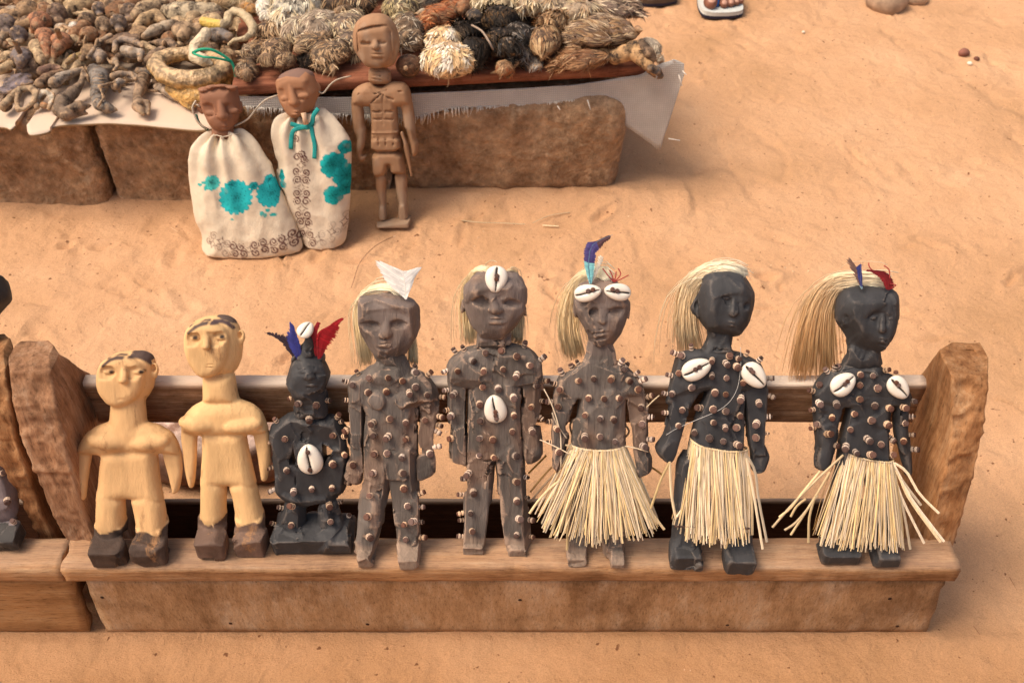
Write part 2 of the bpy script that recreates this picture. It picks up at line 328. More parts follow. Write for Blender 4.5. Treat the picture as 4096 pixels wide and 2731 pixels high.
def plank(name, x0, x1, y0, y1, z0, z1, m, parent, nx=60, ny=6, nz=5, amp=.0016, seed=0, skew0=0., skew1=0., wear=.0, rnd=.003, bl=0.):
    """a board as a closed grid with worn edges; skew shifts the top of each end outward"""
    def face(A, B, n): return np.linspace(A, B, n + 1)
    V, Q, key = [], [], {}
    xs, ys, zs = face(x0, x1, nx), face(y0, y1, ny), face(z0, z1, nz)
    def vid(i, j, k):
        t = (i, j, k)
        if t not in key: key[t] = len(V); V.append((xs[i], ys[j], zs[k]))
        return key[t]
    for i in range(nx):
        for j in range(ny):
            Q.append([vid(i, j, 0), vid(i, j + 1, 0), vid(i + 1, j + 1, 0), vid(i + 1, j, 0)]); Q.append([vid(i, j, nz), vid(i + 1, j, nz), vid(i + 1, j + 1, nz), vid(i, j + 1, nz)])
        for k in range(nz):
            Q.append([vid(i, 0, k), vid(i + 1, 0, k), vid(i + 1, 0, k + 1), vid(i, 0, k + 1)]); Q.append([vid(i, ny, k), vid(i, ny, k + 1), vid(i + 1, ny, k + 1), vid(i + 1, ny, k)])
    for j in range(ny):
        for k in range(nz):
            Q.append([vid(0, j, k), vid(0, j, k + 1), vid(0, j + 1, k + 1), vid(0, j + 1, k)]); Q.append([vid(nx, j, k), vid(nx, j + 1, k), vid(nx, j + 1, k + 1), vid(nx, j, k + 1)])
    V = np.array(V); Q = np.array(Q); cx, cy, cz = (x0 + x1) / 2, (y0 + y1) / 2, (z0 + z1) / 2
    # round the long edges
    d = np.minimum(V[:, 1] - y0, y1 - V[:, 1]); e = np.minimum(V[:, 2] - z0, z1 - V[:, 2]); on = (d < 1e-6) & (e < 1e-6)
    V[on, 1] += np.sign(cy - V[on, 1]) * rnd * .7; V[on, 2] += np.sign(cz - V[on, 2]) * rnd * .7
    n1 = fbm(V * [1, 6, 6], 9, seed, 3); n2 = fbm(V * [1, 6, 6], 40, seed + 3, 2)
    V[:, 2] += amp * n1 * np.where(V[:, 2] > cz, 1, .4); V[:, 1] += amp * (n2 + n1) * .6
    nick = np.clip(fbm(V, 22, seed + 8, 2) - .35, 0, 1) * wear; V[:, 2] -= nick * (V[:, 2] > cz) * (V[:, 1] < cy); V[:, 1] += nick * (V[:, 1] < cy)
    t = (V[:, 2] - z0) / (z1 - z0); f = (V[:, 0] - x0) / (x1 - x0)
    V[:, 0] += -skew0 * t * np.clip(1 - f * 4, 0, 1) + skew1 * t * np.clip(f * 4 - 3, 0, 1)
    ends = (f < .001) | (f > .999); V[ends, 0] += .004 * fbm(V[ends], 60, seed + 5, 2)
    w = np.clip((V[:, 2] - z1 + .0055) / .003, 0, 1) * (.9 + .5 * fbm(V * [1, 4, 4], 12, seed + 9, 3)); w = np.clip(w * bl, 0, 1)
    return obj(name, mesh(name, V, Q, True, np.repeat(w[:, None], 3, 1)), m, parent)
def loft(name, secs, m, parent, nl=70, nr=15, amp=.003, ascale=30, seed=0, rough_front=0.):
    """secs: list of rings (4 corner points each, going round)"""
    S = np.array(secs, float); t = np.linspace(0, len(S) - 1, nl); V = []
    for u in t:
        i = min(int(u), len(S) - 2); f = u - i; f = f * f * (3 - 2 * f) * .5 + f * .5; c = S[i] * (1 - f) + S[i + 1] * f
        ring = []
        for a in range(4):
            A, B = c[a], c[(a + 1) % 4]
            for q in range(nr):
                g = (q + .5) / nr; ring.append(A * (1 - g) + B * g)
        V.append(ring)
    V = np.array(V); nl, n, _ = V.shape; ctr = V.mean(1, keepdims=True)
    I = np.arange(nl * n).reshape(nl, n); Q = np.stack([I[:-1], np.roll(I, -1, 1)[:-1], np.roll(I, -1, 1)[1:], I[1:]], -1).reshape(-1, 4)
    V = V.reshape(-1, 3); N_ = normals(V, Q); 
    fr = np.clip(-N_[:, 1], 0, 1); nn = fbm(V, ascale, seed, 4) ; n2 = fbm(V * [1, 1, 1.8], ascale * 2.6, seed + 4, 3)
    V = V + N_ * (amp * nn + rough_front * n2 * (fr + .15))[:, None]
    V = list(map(tuple, V)); F = [tuple(q) for q in Q.tolist()]
    F.append(tuple(range(n - 1, -1, -1)))
    # rough cap
    base = (nl - 1) * n; top = np.array(V[base:base + n]); c = top.mean(0); rings = [list(range(base, base + n))]
    for k_ in (.75, .5, .25):
        q = c + (top - c) * k_; q[:, 2] += .004 * (1 - k_) + amp * fbm(q, 70, seed + 7, 2); b0 = len(V); V += list(map(tuple, q)); rings.append(list(range(b0, b0 + n)))
    for a, b in zip(rings[:-1], rings[1:]):
        for i in range(n): F.append((a[i], a[(i + 1) % n], b[(i + 1) % n], b[i]))
    F.append(tuple(rings[-1])); me = mesh(name, V, F)
    return obj(name, me, m, parent)
YF, YA, YB = .7295, .7345, .868      # seat front, apron front, backrest front
def bench(name, label, xl, xr, seat, apron_t, apron_b, back, rail, posts, sd, mats, nails=()):
    root = empty(name, ((xl + xr) / 2, .80, 0)); tag(root, label, 'bench', 'low wooden display benches')
    inv = Matrix.Translation(-root.location)
    def P(o):
        o.parent = root; o.matrix_parent_inverse = inv; return o
    P(plank('seat_plank', *seat, YF, YF + .050, .1225, SEAT - .0006, mats[0], None, 130, 8, 6, .0011, sd, wear=.006, rnd=.004, bl=.38))
    V = P(plank('front_board', apron_b[0], apron_b[1], YA, YA + .018, .0, .1215, mats[1], None, 90, 2, 12, .0010, sd + 1, skew0=apron_b[0] - apron_t[0], skew1=apron_t[1] - apron_b[1], rnd=.002))
    for nx_, nz_ in nails:
        q = on_y(nx_, nz_, YA - .001); V_, F_ = [], []
        for k in range(9): V_.append((q.x + .0026 * math.cos(k * .698), q.y + .0005, q.z + .0026 * math.sin(k * .698)))
        V_.append((q.x, q.y - .0006, q.z)); F_ = [(k, 9, (k + 1) % 9) for k in range(9)]; P(obj('nail', mesh('nail', V_, F_), M_rear))
    P(plank('backrest_rail', *back, YB, YB + .019, .268, .338, mats[2], None, 120, 6, 16, .0010, sd + 2, wear=.004, rnd=.002, bl=.95))
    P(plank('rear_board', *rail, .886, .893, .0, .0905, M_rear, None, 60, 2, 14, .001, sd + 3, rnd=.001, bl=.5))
    for lev, amp, rf, s_, m in posts:
        secs = []
        for fi, fo, y, thick in lev:          # front-inner, front-outer, front y, depth
            a = on_y(*fi, y); b = on_y(*fo, y); z = (a.z + b.z) / 2; k = (y + thick) / y
            bi = Vector((a.x, y + thick, z)); bo = Vector((b.x, y + thick, z)); a.z = b.z = z
            r = [a, b, bo, bi] if a.x < b.x else [b, a, bi, bo]
            secs.append(r)
        lo = [Vector((v.x, v.y, .012)) for v in secs[0]]
        P(loft('end_post', [lo] + secs, m, None, 90, 16, amp, 26, s_, rf))
    return root
right_post = [((3706, 2182), (3812, 2186), .772, .16), ((3756, 1955), (3880, 1955), .782, .15), ((3798, 1815), (3922, 1810), .792, .125),
              ((3806, 1660), (3941, 1660), .808, .088), ((3806, 1510), (3956, 1500), .832, .046), ((3808, 1430), (3952, 1436), .862, .022), ((3820, 1400), (3935, 1402), .878, .014)]
left_post = [((378, 2156), (258, 2152), .772, .16), ((342, 2060), (205, 2050), .778, .155), ((296, 1900), (132, 1890), .786, .135), ((262, 1760), (82, 1760), .798, .108),
             ((225, 1620), (52, 1620), .812, .070), ((200, 1490), (36, 1490), .832, .034), ((192, 1425), (36, 1428), .852, .020), ((180, 1388), (70, 1392), .868, .012)]
xR = on_y(3835, 2265, YF).x; xL = on_y(243, 2250, YF).x
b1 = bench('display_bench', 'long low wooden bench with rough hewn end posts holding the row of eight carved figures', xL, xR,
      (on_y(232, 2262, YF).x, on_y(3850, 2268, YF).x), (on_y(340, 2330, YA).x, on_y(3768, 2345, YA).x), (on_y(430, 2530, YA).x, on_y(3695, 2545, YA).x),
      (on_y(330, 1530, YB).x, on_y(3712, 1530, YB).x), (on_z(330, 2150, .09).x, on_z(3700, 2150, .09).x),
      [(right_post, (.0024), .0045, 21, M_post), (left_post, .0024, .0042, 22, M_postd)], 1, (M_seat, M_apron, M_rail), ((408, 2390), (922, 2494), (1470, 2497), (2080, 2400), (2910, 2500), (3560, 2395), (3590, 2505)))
# neighbouring bench: only its right end is in the picture, it runs on to the left
nb_post = [((232, 2195), (168, 2195), .785, .13), ((172, 2060), (105, 2050), .788, .12), ((110, 1900), (20, 1890), .792, .10), ((62, 1760), (-70, 1760), .80, .08),
           ((38, 1600), (-110, 1600), .815, .055), ((20, 1480), (-130, 1480), .835, .03), ((10, 1400), (-130, 1405), .858, .022), ((0, 1365), (-100, 1370), .876, .014)]
b2 = bench('display_bench', 'neighbouring low wooden bench cut off by the left edge of the photo', -1.1, -.58,
      (-1.62, on_y(226, 2262, YF).x), (-1.55, on_y(290, 2330, YA).x), (-1.55, on_y(345, 2510, YA).x),
      (-1.55, -.62), (-1.55, -.60), [(nb_post, .0026, .0055, 31, M_post)], 11, (M_seat, wood_mat('orange_plank', (.24, .11, .04), (.37, .19, .075), (.45, .27, .13), 0, stretch=6, ring=30), M_rail))
# brace board on the neighbour's end post
# ---------------------------------------------------------------- laterite blocks under the stall
M_block = mat('laterite_block', (.50, .325, .19), .95, .50, 48, bump=1.0, bscale=70, bdist=.016, dark=(.30, .165, .085), dscale=11, dthr=(.40, .66), wear=(.62, .43, .27))
def block(label, x0, x1, y0, y1, z1, seed, amp=.007, rd=.02, cy=None, m=None):
    n = (64, 26, 26); lo = np.array([x0, y0, -.02]); hi = np.array([x1, y1, z1]); c = (lo + hi) / 2; hf = (hi - lo) / 2
    F = Fld(lo - .02, hi + .02, .0085); F.box(c, hf, None, rd, 0); V, Q = F.nets(); N_ = normals(V, Q)
    V = V + N_ * (amp * 1.6 * fbm(V, 6, seed + 7, 2) + amp * fbm(V, 11, seed, 3) + amp * .75 * fbm(V, 55, seed + 2, 3) - .006 * np.clip(fbm(V, 26, seed + 5, 2) - .45, 0, 1) * 3)[:, None]
    V = V - c * [1, 1, 0]; o = obj('laterite_block', mesh('laterite_block', V, Q), m or M_block); o.location = (c[0], c[1], 0)
    return tag(o, label, 'block', 'laterite blocks carrying the stall')
yl = on_z(180, 825, 0).y; yr = on_z(2000, 765, 0).y
block('rough reddish block under the cardboard at the left edge of the photo', on_y(-420, 650, yl).x, on_y(372, 650, yl).x, yl, yl + .24, .198, 1)
block('rough block with a slanting left side between the left-edge block and the cloth dolls', on_y(395, 650, yl).x, on_y(925, 650, yl).x, yl + .006, yl + .24, .198, 2, .008)
block('shaded block behind the two cloth dolls and the wooden soldier', on_y(940, 650, yl).x, on_y(1560, 620, yr).x, yl + .045, yl + .29, .215, 3, .009)
block('long pale brown block under the fringed sack right of the wooden soldier', on_y(1580, 620, yr).x, on_y(2492, 600, yr).x, yr, yr + .26, .215, 4, .006, .045)
block('block in the second row at the far left of the stall', -1.50, -.55, yl + .29, yl + .6, .19, 5)
block('block in the second row behind the middle of the stall', -.50, .10, yl + .34, yl + .62, .205, 6)
block('block in the second row under the right end of the stall', .12, .24, yr + .30, yr + .60, .205, 7)
# ================================================================ CARVED FIGURES
M_tan = mat('pale_carved_wood', rough=.68, var=.22, vscale=34, attr=True, bump=.8, bscale=120, bdist=.0024, dark=(.36, .19, .085), dscale=42, dthr=(.57, .68), stretch=(1, 1, .3), spec=.2)
M_grey = mat('grey_brown_painted_wood', rough=.8, var=.34, vscale=60, attr=True, bump=1.0, bscale=210, bdist=.0028, stretch=(1, 1, .16), wear=(.36, .25, .18), spec=.35)
M_black = mat('black_painted_wood', rough=.62, var=.40, vscale=40, attr=True, bump=.6, bscale=150, bdist=.0012, stretch=(1, 1, .4), wear=(.10, .085, .075), spec=.35)
M_brown = mat('bare_brown_wood', rough=.7, var=.15, vscale=30, attr=True, bump=.3, bscale=170, bdist=.0006, stretch=(1, 1, .35), dark=(.20, .10, .05), dscale=30, dthr=(.58, .75))
M_bead = mat('cream_bead', (.56, .40, .28), .85, .25, 300, bump=.3, rand=.42)
M_cap = mat('brown_nail_head', (.125, .068, .052), .85, .3, 300, bump=.3, rand=.4, spec=.1)
M_dkmet = mat('dark_nail', (.07, .04, .03), .5, .2, 300, bump=0)
M_straw = mat('raffia', (.72, .55, .32), .75, .22, 60, stretch=(6, 6, .6), bump=.3, bscale=200, rand=.34)
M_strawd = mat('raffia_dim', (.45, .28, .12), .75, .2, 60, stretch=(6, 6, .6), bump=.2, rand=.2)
M_hair = mat('pale_hair', rough=.6, var=.10, vscale=40, attr=True, bump=0, spec=.3)
M_feather = mat('feather_vane', rough=.6, var=.12, vscale=120, attr=True, bump=0, spec=.3)
M_shell = mat('cowrie', rough=.28, var=.04, vscale=60, attr=True, bump=0, spec=.5)

class Fig:
    def __init__(s, name, label, cat, cx, yb, box, depth, group=None, zb=SEAT, off=.022, lean=None, h=.0015, mat_=None):
        s.name = name; toe = on_z(cx, yb, zb); s.ytoe = toe.y; y0 = toe.y + off; s.zb = zb
        if lean is None: lean = math.atan((YB - .024 - y0) / (.325 - zb))
        s.r = lean; s.o = Vector((on_z(cx, yb, zb).x, y0, zb)); s.n = Vector((0, -math.cos(lean), math.sin(lean)))
        s.rot = Matrix.Rotation(-lean, 3, 'X'); s.root = empty(name, s.o, (-lean, 0, 0)); tag(s.root, label, cat, group)
        a, b = s.P(box[0], (box[1] + box[3]) / 2), s.P(box[0] + 100, (box[1] + box[3]) / 2); s.s = abs(b[0] - a[0]) / 100
        c = [s.P(x, y) for x in (box[0], box[2]) for y in (box[1], box[3])]
        lo = (min(q[0] for q in c) - .006, -depth * s.s, min(q[1] for q in c) - .02); hi = (max(q[0] for q in c) + .006, depth * s.s * .8, max(q[1] for q in c) + .006)
        s.F = Fld(lo, hi, h); s.mat = mat_; s.body = None
    def P(s, px, py, w=0.):
        """a mark on the drawing -> across / up the figure's own board (w: toward the viewer, metres)"""
        q = on_p(px, py, s.o + s.n * w, s.n) - s.o; q = s.rot.transposed() @ q; return (q.x, q.z)
    def L(s, px, py, w=0.):      # w in drawing px
        u, v = s.P(px, py, w * s.s); return np.array((u, -w * s.s, v))
    def infl(s, pts, Rr, T, w=0, k=4, cut=False, sm=1): s.F.infl([s.P(*p) for p in pts], Rr * s.s, T * s.s, -w * s.s, k * s.s, cut, sm)
    def cap(s, a, b, ra, rb, sy=1., k=4, cut=False): s.F.cap(s.L(*a), s.L(*b), ra * s.s, rb * s.s, sy, k * s.s, cut)
    def ell(s, c, r, k=4, cut=False, rot=0):
        M = Matrix.Rotation(-R(rot), 3, 'Y') if rot else None; s.F.ell(s.L(*c), np.array(r) * s.s, M, k * s.s, cut)
    def box(s, c, hf, k=2, cut=False, rd=2, rot=0):
        M = Matrix.Rotation(-R(rot), 3, 'Y') if rot else None; s.F.box(s.L(*c), np.array(hf) * s.s, M, rd * s.s, k * s.s, cut)
    def w(s, px, py):
        """height of the carved front at a mark, in drawing px"""
        w = 0
        for _ in range(2):
            u, v = s.P(px, py, w * s.s); w = -s.F.surf(u, v) / s.s
        return w
    def foot(s, x0, x1, ytop, yb, ln, h, rd=6, taper=1.):
        """a foot lying level on the seat"""
        t = on_z((x0 + x1) / 2, yb, s.zb); a = on_z(x0, yb, s.zb).x; b = on_z(x1, yb, s.zb).x; ln *= s.s; hh = h * s.s
        c = Vector(((a + b) / 2, t.y + ln / 2, s.zb + hh / 2 - rd * s.s)); loc = s.rot.transposed() @ (c - s.o)
        s.F.box(loc, ((b - a) / 2, ln / 2, hh / 2 + rd * s.s), np.array(s.rot.transposed()), rd * s.s, 7 * s.s)
    def seat_cut(s):
        s.F.half((0, -math.sin(s.r), math.cos(s.r)), .0002)
    def groove(s, pts, rr, depth=None):
        for (a, b) in zip(pts[:-1], pts[1:]):
            wa, wb = s.w(*a), s.w(*b); s.cap((*a, wa), (*b, wb), rr, rr, 1, 1, True)
    def eye(s, x, y, rx, ry, sock=(1.5, 2.0), bulge=.6, lid=True, dp=.5):
        w = s.w(x, y); s.ell((x, y, w + rx * .12), (rx * sock[0], rx * dp, ry * sock[1]), 3, True)
        if lid:
            w = s.w(x, y); s.ell((x, y, w - rx * .1), (rx, rx * bulge, ry), 2); s.groove([(x - rx * .9, y + ry * .35), (x, y + ry * .6), (x + rx * .9, y + ry * .3)], 1.3)
    def nose(s, x0, y0, x1, y1, w0, w1, h):
        a = s.w(x0, y0); b = s.w(x1, y1); s.cap((x0, y0, a - w0 * .6), (x1, y1, b + h - w1), w0, w1, 1., 3)
        s.cap((x1 - w1 * .75, y1 + 1, b + h * .25 - 3), (x1 + w1 * .75, y1 + 1, b + h * .25 - 3), w1 * .6, w1 * .6, 1, 3)
    def mouth(s, x, y, w_, t=6, h=7, rot=0, open_=0):
        q = lambda a, o, dh: (x + a * w_, y + o - a * w_ * math.tan(R(rot)), s.w(x + a * w_, y + o) + dh)
        up = [q(a, -t * .55 - (1 - abs(a)) * t * .45, h * (.75 - .75 * abs(a))) for a in (-1, -.35, 0, .35, 1)]; lo = [q(a, t * .75 + (1 - abs(a)) * t * .2, h * (.8 - .8 * abs(a))) for a in (-.85, -.4, 0, .4, .85)]; md = [q(a, 0, h * .75) for a in (-1, -.5, 0, .5, 1)]
        for L_, r in ((up, t * .55), (lo, t * .75)):
            for a, b in zip(L_[:-1], L_[1:]): s.cap((a[0], a[1], a[2] - r * .5), (b[0], b[1], b[2] - r * .5), r, r, 1, 3)
        for a, b in zip(md[:-1], md[1:]): s.cap(a, b, 1.9 + open_, 1.9 + open_, 2.6, 1, True)
        e = q(0, t * 2.3, 2); s.cap((e[0] - w_ * .5, e[1], e[2]), (e[0] + w_ * .5, e[1], e[2]), 4, 4, .9, 4, True)
    def finish(s, base, facet_n=900, amt=.75, seed=0, relax_n=1, paint=None, rough=0., part='body', lam=.5, face=None, keep=.25, soft=0., feet=0.):
        V, Q = s.F.nets(); V = relax(V, Q, relax_n); mask = None
        if face:
            a = s.P(*face[:2]); d = np.hypot((V[:, 0] - a[0]) / (face[2] * s.s), (V[:, 2] - a[1]) / (face[3] * s.s)); mask = np.clip(keep + (d - .8) * 3, keep, 1)
            mask = np.where(V[:, 1] < 0, mask, 1)
        if feet:
            z = V[:, 1] * -math.sin(s.r) + V[:, 2] * math.cos(s.r); V = facet(V, Q, facet_n * .6, .9, lam, seed + 1, np.clip((feet - z) / .004, 0, 1))
        if amt: V = facet(V, Q, facet_n, amt, lam, seed, mask); V = facet(V, Q, facet_n * .35, amt * .6, lam, seed + 77, mask); V = relax(V, Q, 1, .18)
        if soft:
            N_ = normals(V, Q); V = V + N_ * (soft * fbm(V * [1, 1, .6], 42, seed, 3))[:, None]
        if rough:
            N_ = normals(V, Q); V = V + N_ * (rough * fbm(V * [1, 1, .35], 170, seed, 3))[:, None]
        s.V, s.Q = V, Q; c = np.tile(np.array(base, float), (len(V), 1))
        if paint: c = paint(V, c)
        s.body = obj(part, mesh(s.name + '_' + part, V, Q, True, c), s.mat, s.root)
        s.bvh = BVHTree.FromPolygons([tuple(v) for v in V], Q.tolist()); return s
    # where a mark on the drawing meets the carved surface (figure's own axes)
    def hit(s, px, py):
        o = s.rot.transposed() @ (C0 - s.o); d = (s.rot.transposed() @ ray(px, py)).normalized()
        q, n, i, t = s.bvh.ray_cast(o, d)
        if q is not None and t < 3: return q, n, True
        u, v = s.P(px, py); tip = Vector((u, -.004, v)); q, n, i, t = s.bvh.find_nearest(tip)
        return q, (tip - q).normalized(), False
def strokes(s, V, c, pts, wid, color, front=True):
    """paint laid on with a brush along marks of the drawing"""
    L = [s.L(x, y, 70)[[0, 2]] for x, y in pts]; U = V[:, [0, 2]]
    for a, b in zip(L[:-1], L[1:]):
        e = b - a; t = np.clip(((U - a) @ e) / (e @ e + 1e-12), 0, 1); d = np.linalg.norm((U - a - t[:, None] * e), axis=1)
        m = (np.clip(1.6 - d / (wid * s.s), 0, 1) * (V[:, 1] < 0))[:, None]; c = c * (1 - m) + np.array(color) * m
    return c
def area(s, V, c, pts, color, y0=-9, y1=9, soft=1.5, w=0):
    d = poly2(V[:, 0], V[:, 2], [s.P(*p, w * s.s) for p in pts]); m = (np.clip(.5 - d / (soft * s.s), 0, 1) * (V[:, 1] > y0) * (V[:, 1] < y1))[:, None]
    return c * (1 - m) + np.array(color) * m
# ---------------------------------------------------------------- pegs, shells, feathers, hair, straw
def lathe(prof, n=9, caps=True):
    V, F, mi = [], [], []
    for r, z, m in prof:
        for i in range(n): V.append((r * math.cos(6.28318 * i / n), r * math.sin(6.28318 * i / n), z))
    for j in range(len(prof) - 1):
        for i in range(n): F.append((j * n + i, j * n + (i + 1) % n, (j + 1) * n + (i + 1) % n, (j + 1) * n + i)); mi.append(prof[j + 1][2])
    F.append(tuple((len(prof) - 1) * n + i for i in range(n))); mi.append(prof[-1][2]); return V, F, mi
PX = 1 / 3200
def peg_mesh(prof, nm):
    V, F, mi = lathe([(r * PX, z * PX, m) for r, z, m in prof]); me = mesh(nm, V, F, False)
    for m in (M_bead, M_cap, M_dkmet): me.materials.append(m)
    me.polygons.foreach_set('material_index', mi); me.polygons.foreach_set('use_smooth', [False] * len(mi)); return me
PEGS = [peg_mesh([(6, -8, 0), (11, 1, 0), (13.5, 6, 0), (11, 11, 0), (7, 13, 2), (11, 16, 0), (14, 22, 0), (12, 28, 0), (11, 30, 1), (12, 35, 1), (9, 36, 1)], 'peg'),
        peg_mesh([(6, -8, 0), (12, 2, 0), (14.5, 9, 0), (13, 17, 0), (11, 19, 1), (12, 25, 1), (8, 27, 1)], 'peg_short'),
        peg_mesh([(5, -8, 2), (11, 1, 0), (13, 4, 0), (11, 8, 0), (5, 9, 2), (5, 13, 2), (12, 14, 0), (13, 17, 0), (11, 20, 0), (4, 21, 2), (4, 26, 2), (9, 27, 2), (9, 28, 2)], 'peg_long')]
def pegs(s, pts, out=(), dim=0):
    rg = random.Random(len(pts))
    for i, (x, y) in enumerate(list(pts) + list(out)):
        q, n, ok = s.hit(x, y)
        if not ok and (Vector(s.L(x, y)) - q).length > .03: continue
        if i >= len(pts): n = (n + Vector((0, -.25, .1))).normalized(); me = PEGS[rg.choice((0, 0, 2))]
        else:
            n = (n * .5 + Vector((rg.uniform(-.5, .5), -.55, rg.uniform(-.45, .4)))).normalized(); me = PEGS[rg.choice((0, 1, 1))]
        if i < len(pts): q = q - Vector((n.x, n.y, n.z)) * .001
        o = obj('peg', me, None, s.root); k = rg.uniform(.84, 1.12) * s.s / PX
        if i >= len(pts): k *= .85
        o.matrix_local = Matrix.Translation(q) @ n.to_track_quat('Z', 'Y').to_matrix().to_4x4() @ Matrix.Diagonal((k, k, k, 1))
def cowrie_mesh():
    nu, nv = 44, 40; V, c = [], []
    for j in range(nv + 1):
        for i in range(nu + 1):
            a = -1 + 2 * i / nu; b = -1 + 2 * j / nv
            x = a * math.sqrt(1 - b * b / 2); y = b * math.sqrt(1 - a * a / 2)      # square -> disc
            r2 = min(1, x * x + y * y); w = (1 - .17 * x); X, Y = x, y * w
            z = .52 * (1 - r2 ** 1.8) ** .55 if r2 < 1 else 0
            sl = Y - .03 - .06 * math.sin(2.5 * X); wid = .088 * (1 - .35 * X) * (1 if abs(X) < .80 else max(0, (.92 - abs(X)) / .12))
            m = max(0, min(1, (wid - abs(sl) + .02 * (1 if int((X + 2) * 26) % 2 else 0)) / .03)) if wid > 0 else 0
            dn = math.exp(-(sl / .20) ** 2) * .13 * (1 - X * X * .7); z -= dn * (z > .1) + m * .16
            V.append((X, Y, z)); base = np.array((.80, .74, .63)) * (1 - .16 * math.exp(-(sl / .09) ** 2)); c.append(base * (1 - m) + np.array((.03, .018, .012)) * m)
    n = nu + 1; F = [(j * n + i, j * n + i + 1, (j + 1) * n + i + 1, (j + 1) * n + i) for j in range(nv) for i in range(nu)]
    k = len(V); ring = [j for j in range(n)] + [j * n + nu for j in range(1, nv + 1)] + [nv * n + i for i in range(nu - 1, -1, -1)] + [j * n for j in range(nv - 1, 0, -1)]
    for v in ring: V.append((V[v][0] * .8, V[v][1] * .8, -.3)); c.append((.8, .75, .66))
    m = len(ring)
    for i in range(m): F.append((ring[(i + 1) % m], ring[i], k + i, k + (i + 1) % m))
    F.append(tuple(k + i for i in range(m))[::-1]); return mesh('cowrie_shell', V, F, True, np.array(c))
COWRIE = cowrie_mesh()
NAILH = mesh('nail_head', *lathe([(.8, -1, 0), (1, 0, 0), (1, .5, 0), (.75, .8, 0)], 9)[:2], False); NAILH.materials.append(M_cap)
def cowrie(s, x, y, rx, ry, rot, nails=((.15, 0), (-.15, 0)), lift=8, tilt=.35):
    q, n, ok = s.hit(x, y); n = (n * tilt + Vector((0, -1, 0))).normalized()
    zx = Vector((math.cos(R(rot)), 0, math.sin(R(rot)))); zx = (zx - n * zx.dot(n)).normalized(); zy = n.cross(zx)
    Rm = Matrix((zx, zy, n)).transposed().to_4x4(); k = s.s
    o = obj('cowrie_shell', COWRIE, M_shell, s.root); o.matrix_local = Matrix.Translation(q + n * lift * k) @ Rm @ Matrix.Diagonal((rx * k, ry * k, ry * .9 * k, 1))
    for a, b in nails:
        e = obj('nail_head', NAILH, None, s.root); e.matrix_local = Matrix.Translation(q + n * (lift + ry * .42) * k + zx * a * rx * k + zy * b * ry * k) @ Rm @ Matrix.Diagonal((9 * k, 9 * k, 9 * k, 1))
def tube(pts, rad, n=3, V=None, F=None, flat=1.):
    pts = [Vector(p) for p in pts]; V = [] if V is None else V; F = [] if F is None else F; b = len(V)
    for i, p in enumerate(pts):
        t = (pts[min(i + 1, len(pts) - 1)] - pts[max(i - 1, 0)]).normalized(); a = t.cross(Vector((0, 1, .01))).normalized(); c = t.cross(a)
        r = rad[i] if hasattr(rad, '__len__') else rad
        for j in range(n): th = 6.28318 * j / n; V.append(tuple(p + (a * math.cos(th) + c * math.sin(th) * flat) * r))
    for i in range(len(pts) - 1):
        for j in range(n): F.append((b + i * n + j, b + i * n + (j + 1) % n, b + (i + 1) * n + (j + 1) % n, b + (i + 1) * n + j))
    F.append(tuple(b + j for j in range(n))[::-1]); F.append(tuple(b + (len(pts) - 1) * n + j for j in range(n))); return V, F
def bez(P, t):
    P = [np.array(p, float) for p in P]
    while len(P) > 1: P = [a * (1 - t) + b * t for a, b in zip(P[:-1], P[1:])]
    return P[0]
def cr(P, t):
    """smooth curve through points, t 0..1"""
    P = [np.array(p, float) for p in P]; n = len(P) - 1; u = min(max(t, 0), .99999) * n; i = int(u); f = u - i
    p0, p1, p2, p3 = P[max(i - 1, 0)], P[i], P[i + 1], P[min(i + 2, n)]
    return .5 * (2 * p1 + (p2 - p0) * f + (2 * p0 - 5 * p1 + 4 * p2 - p3) * f * f + (3 * p1 - p0 - 3 * p2 + p3) * f ** 3)
def hair(s, guides, n=420, wid=1.5, c0=(.95, .88, .68), c1=(.90, .72, .42), seed=0, seg=9, jit=5, name='hair', fray=.1, parent=None):
    """guides: curves (x,y,w); strands lie between neighbouring guides"""
    rg = random.Random(seed); V, F, c = [], [], []; G = [[s.L(*p) for p in g] for g in guides]
    for i in range(n):
        u = rg.random() * (len(G) - 1); a = int(u); f = u - a; j0 = rg.gauss(0, jit) * s.s; j1 = rg.gauss(0, jit) * s.s; jy = rg.gauss(0, jit * .5) * s.s
        t1 = 1 - abs(rg.gauss(0, fray)); P = []
        if rg.random() < .05: j0 *= 3; j1 *= 4.5; jy *= 3
        wv = rg.uniform(0, 6.3); wa = rg.gauss(0, jit * .35) * s.s
        for k in range(seg):
            t = k / (seg - 1) * t1; p = cr(G[a], t) * (1 - f) + cr(G[a + 1], t) * f
            p = p + np.array((j0 * (1 - t) * .5 + j1 * t + wa * math.sin(wv + t * 7), jy * (.4 + t), j1 * .4 + j0 * .4)); P.append(p)
        b = len(V); r = wid * s.s * rg.uniform(.7, 1.3); tube(P, [r] * (seg - 1) + [r * .3], 3, V, F)
        sh = rg.uniform(.80, 1.15); 
        for k in range(seg): t = k / (seg - 1); q = (np.array(c0) * (1 - t) + np.array(c1) * t) * sh; c += [q] * 3
    return obj(name, mesh(name, V, F, True, np.clip(np.array(c), 0, 1)), M_hair, parent or s.root)
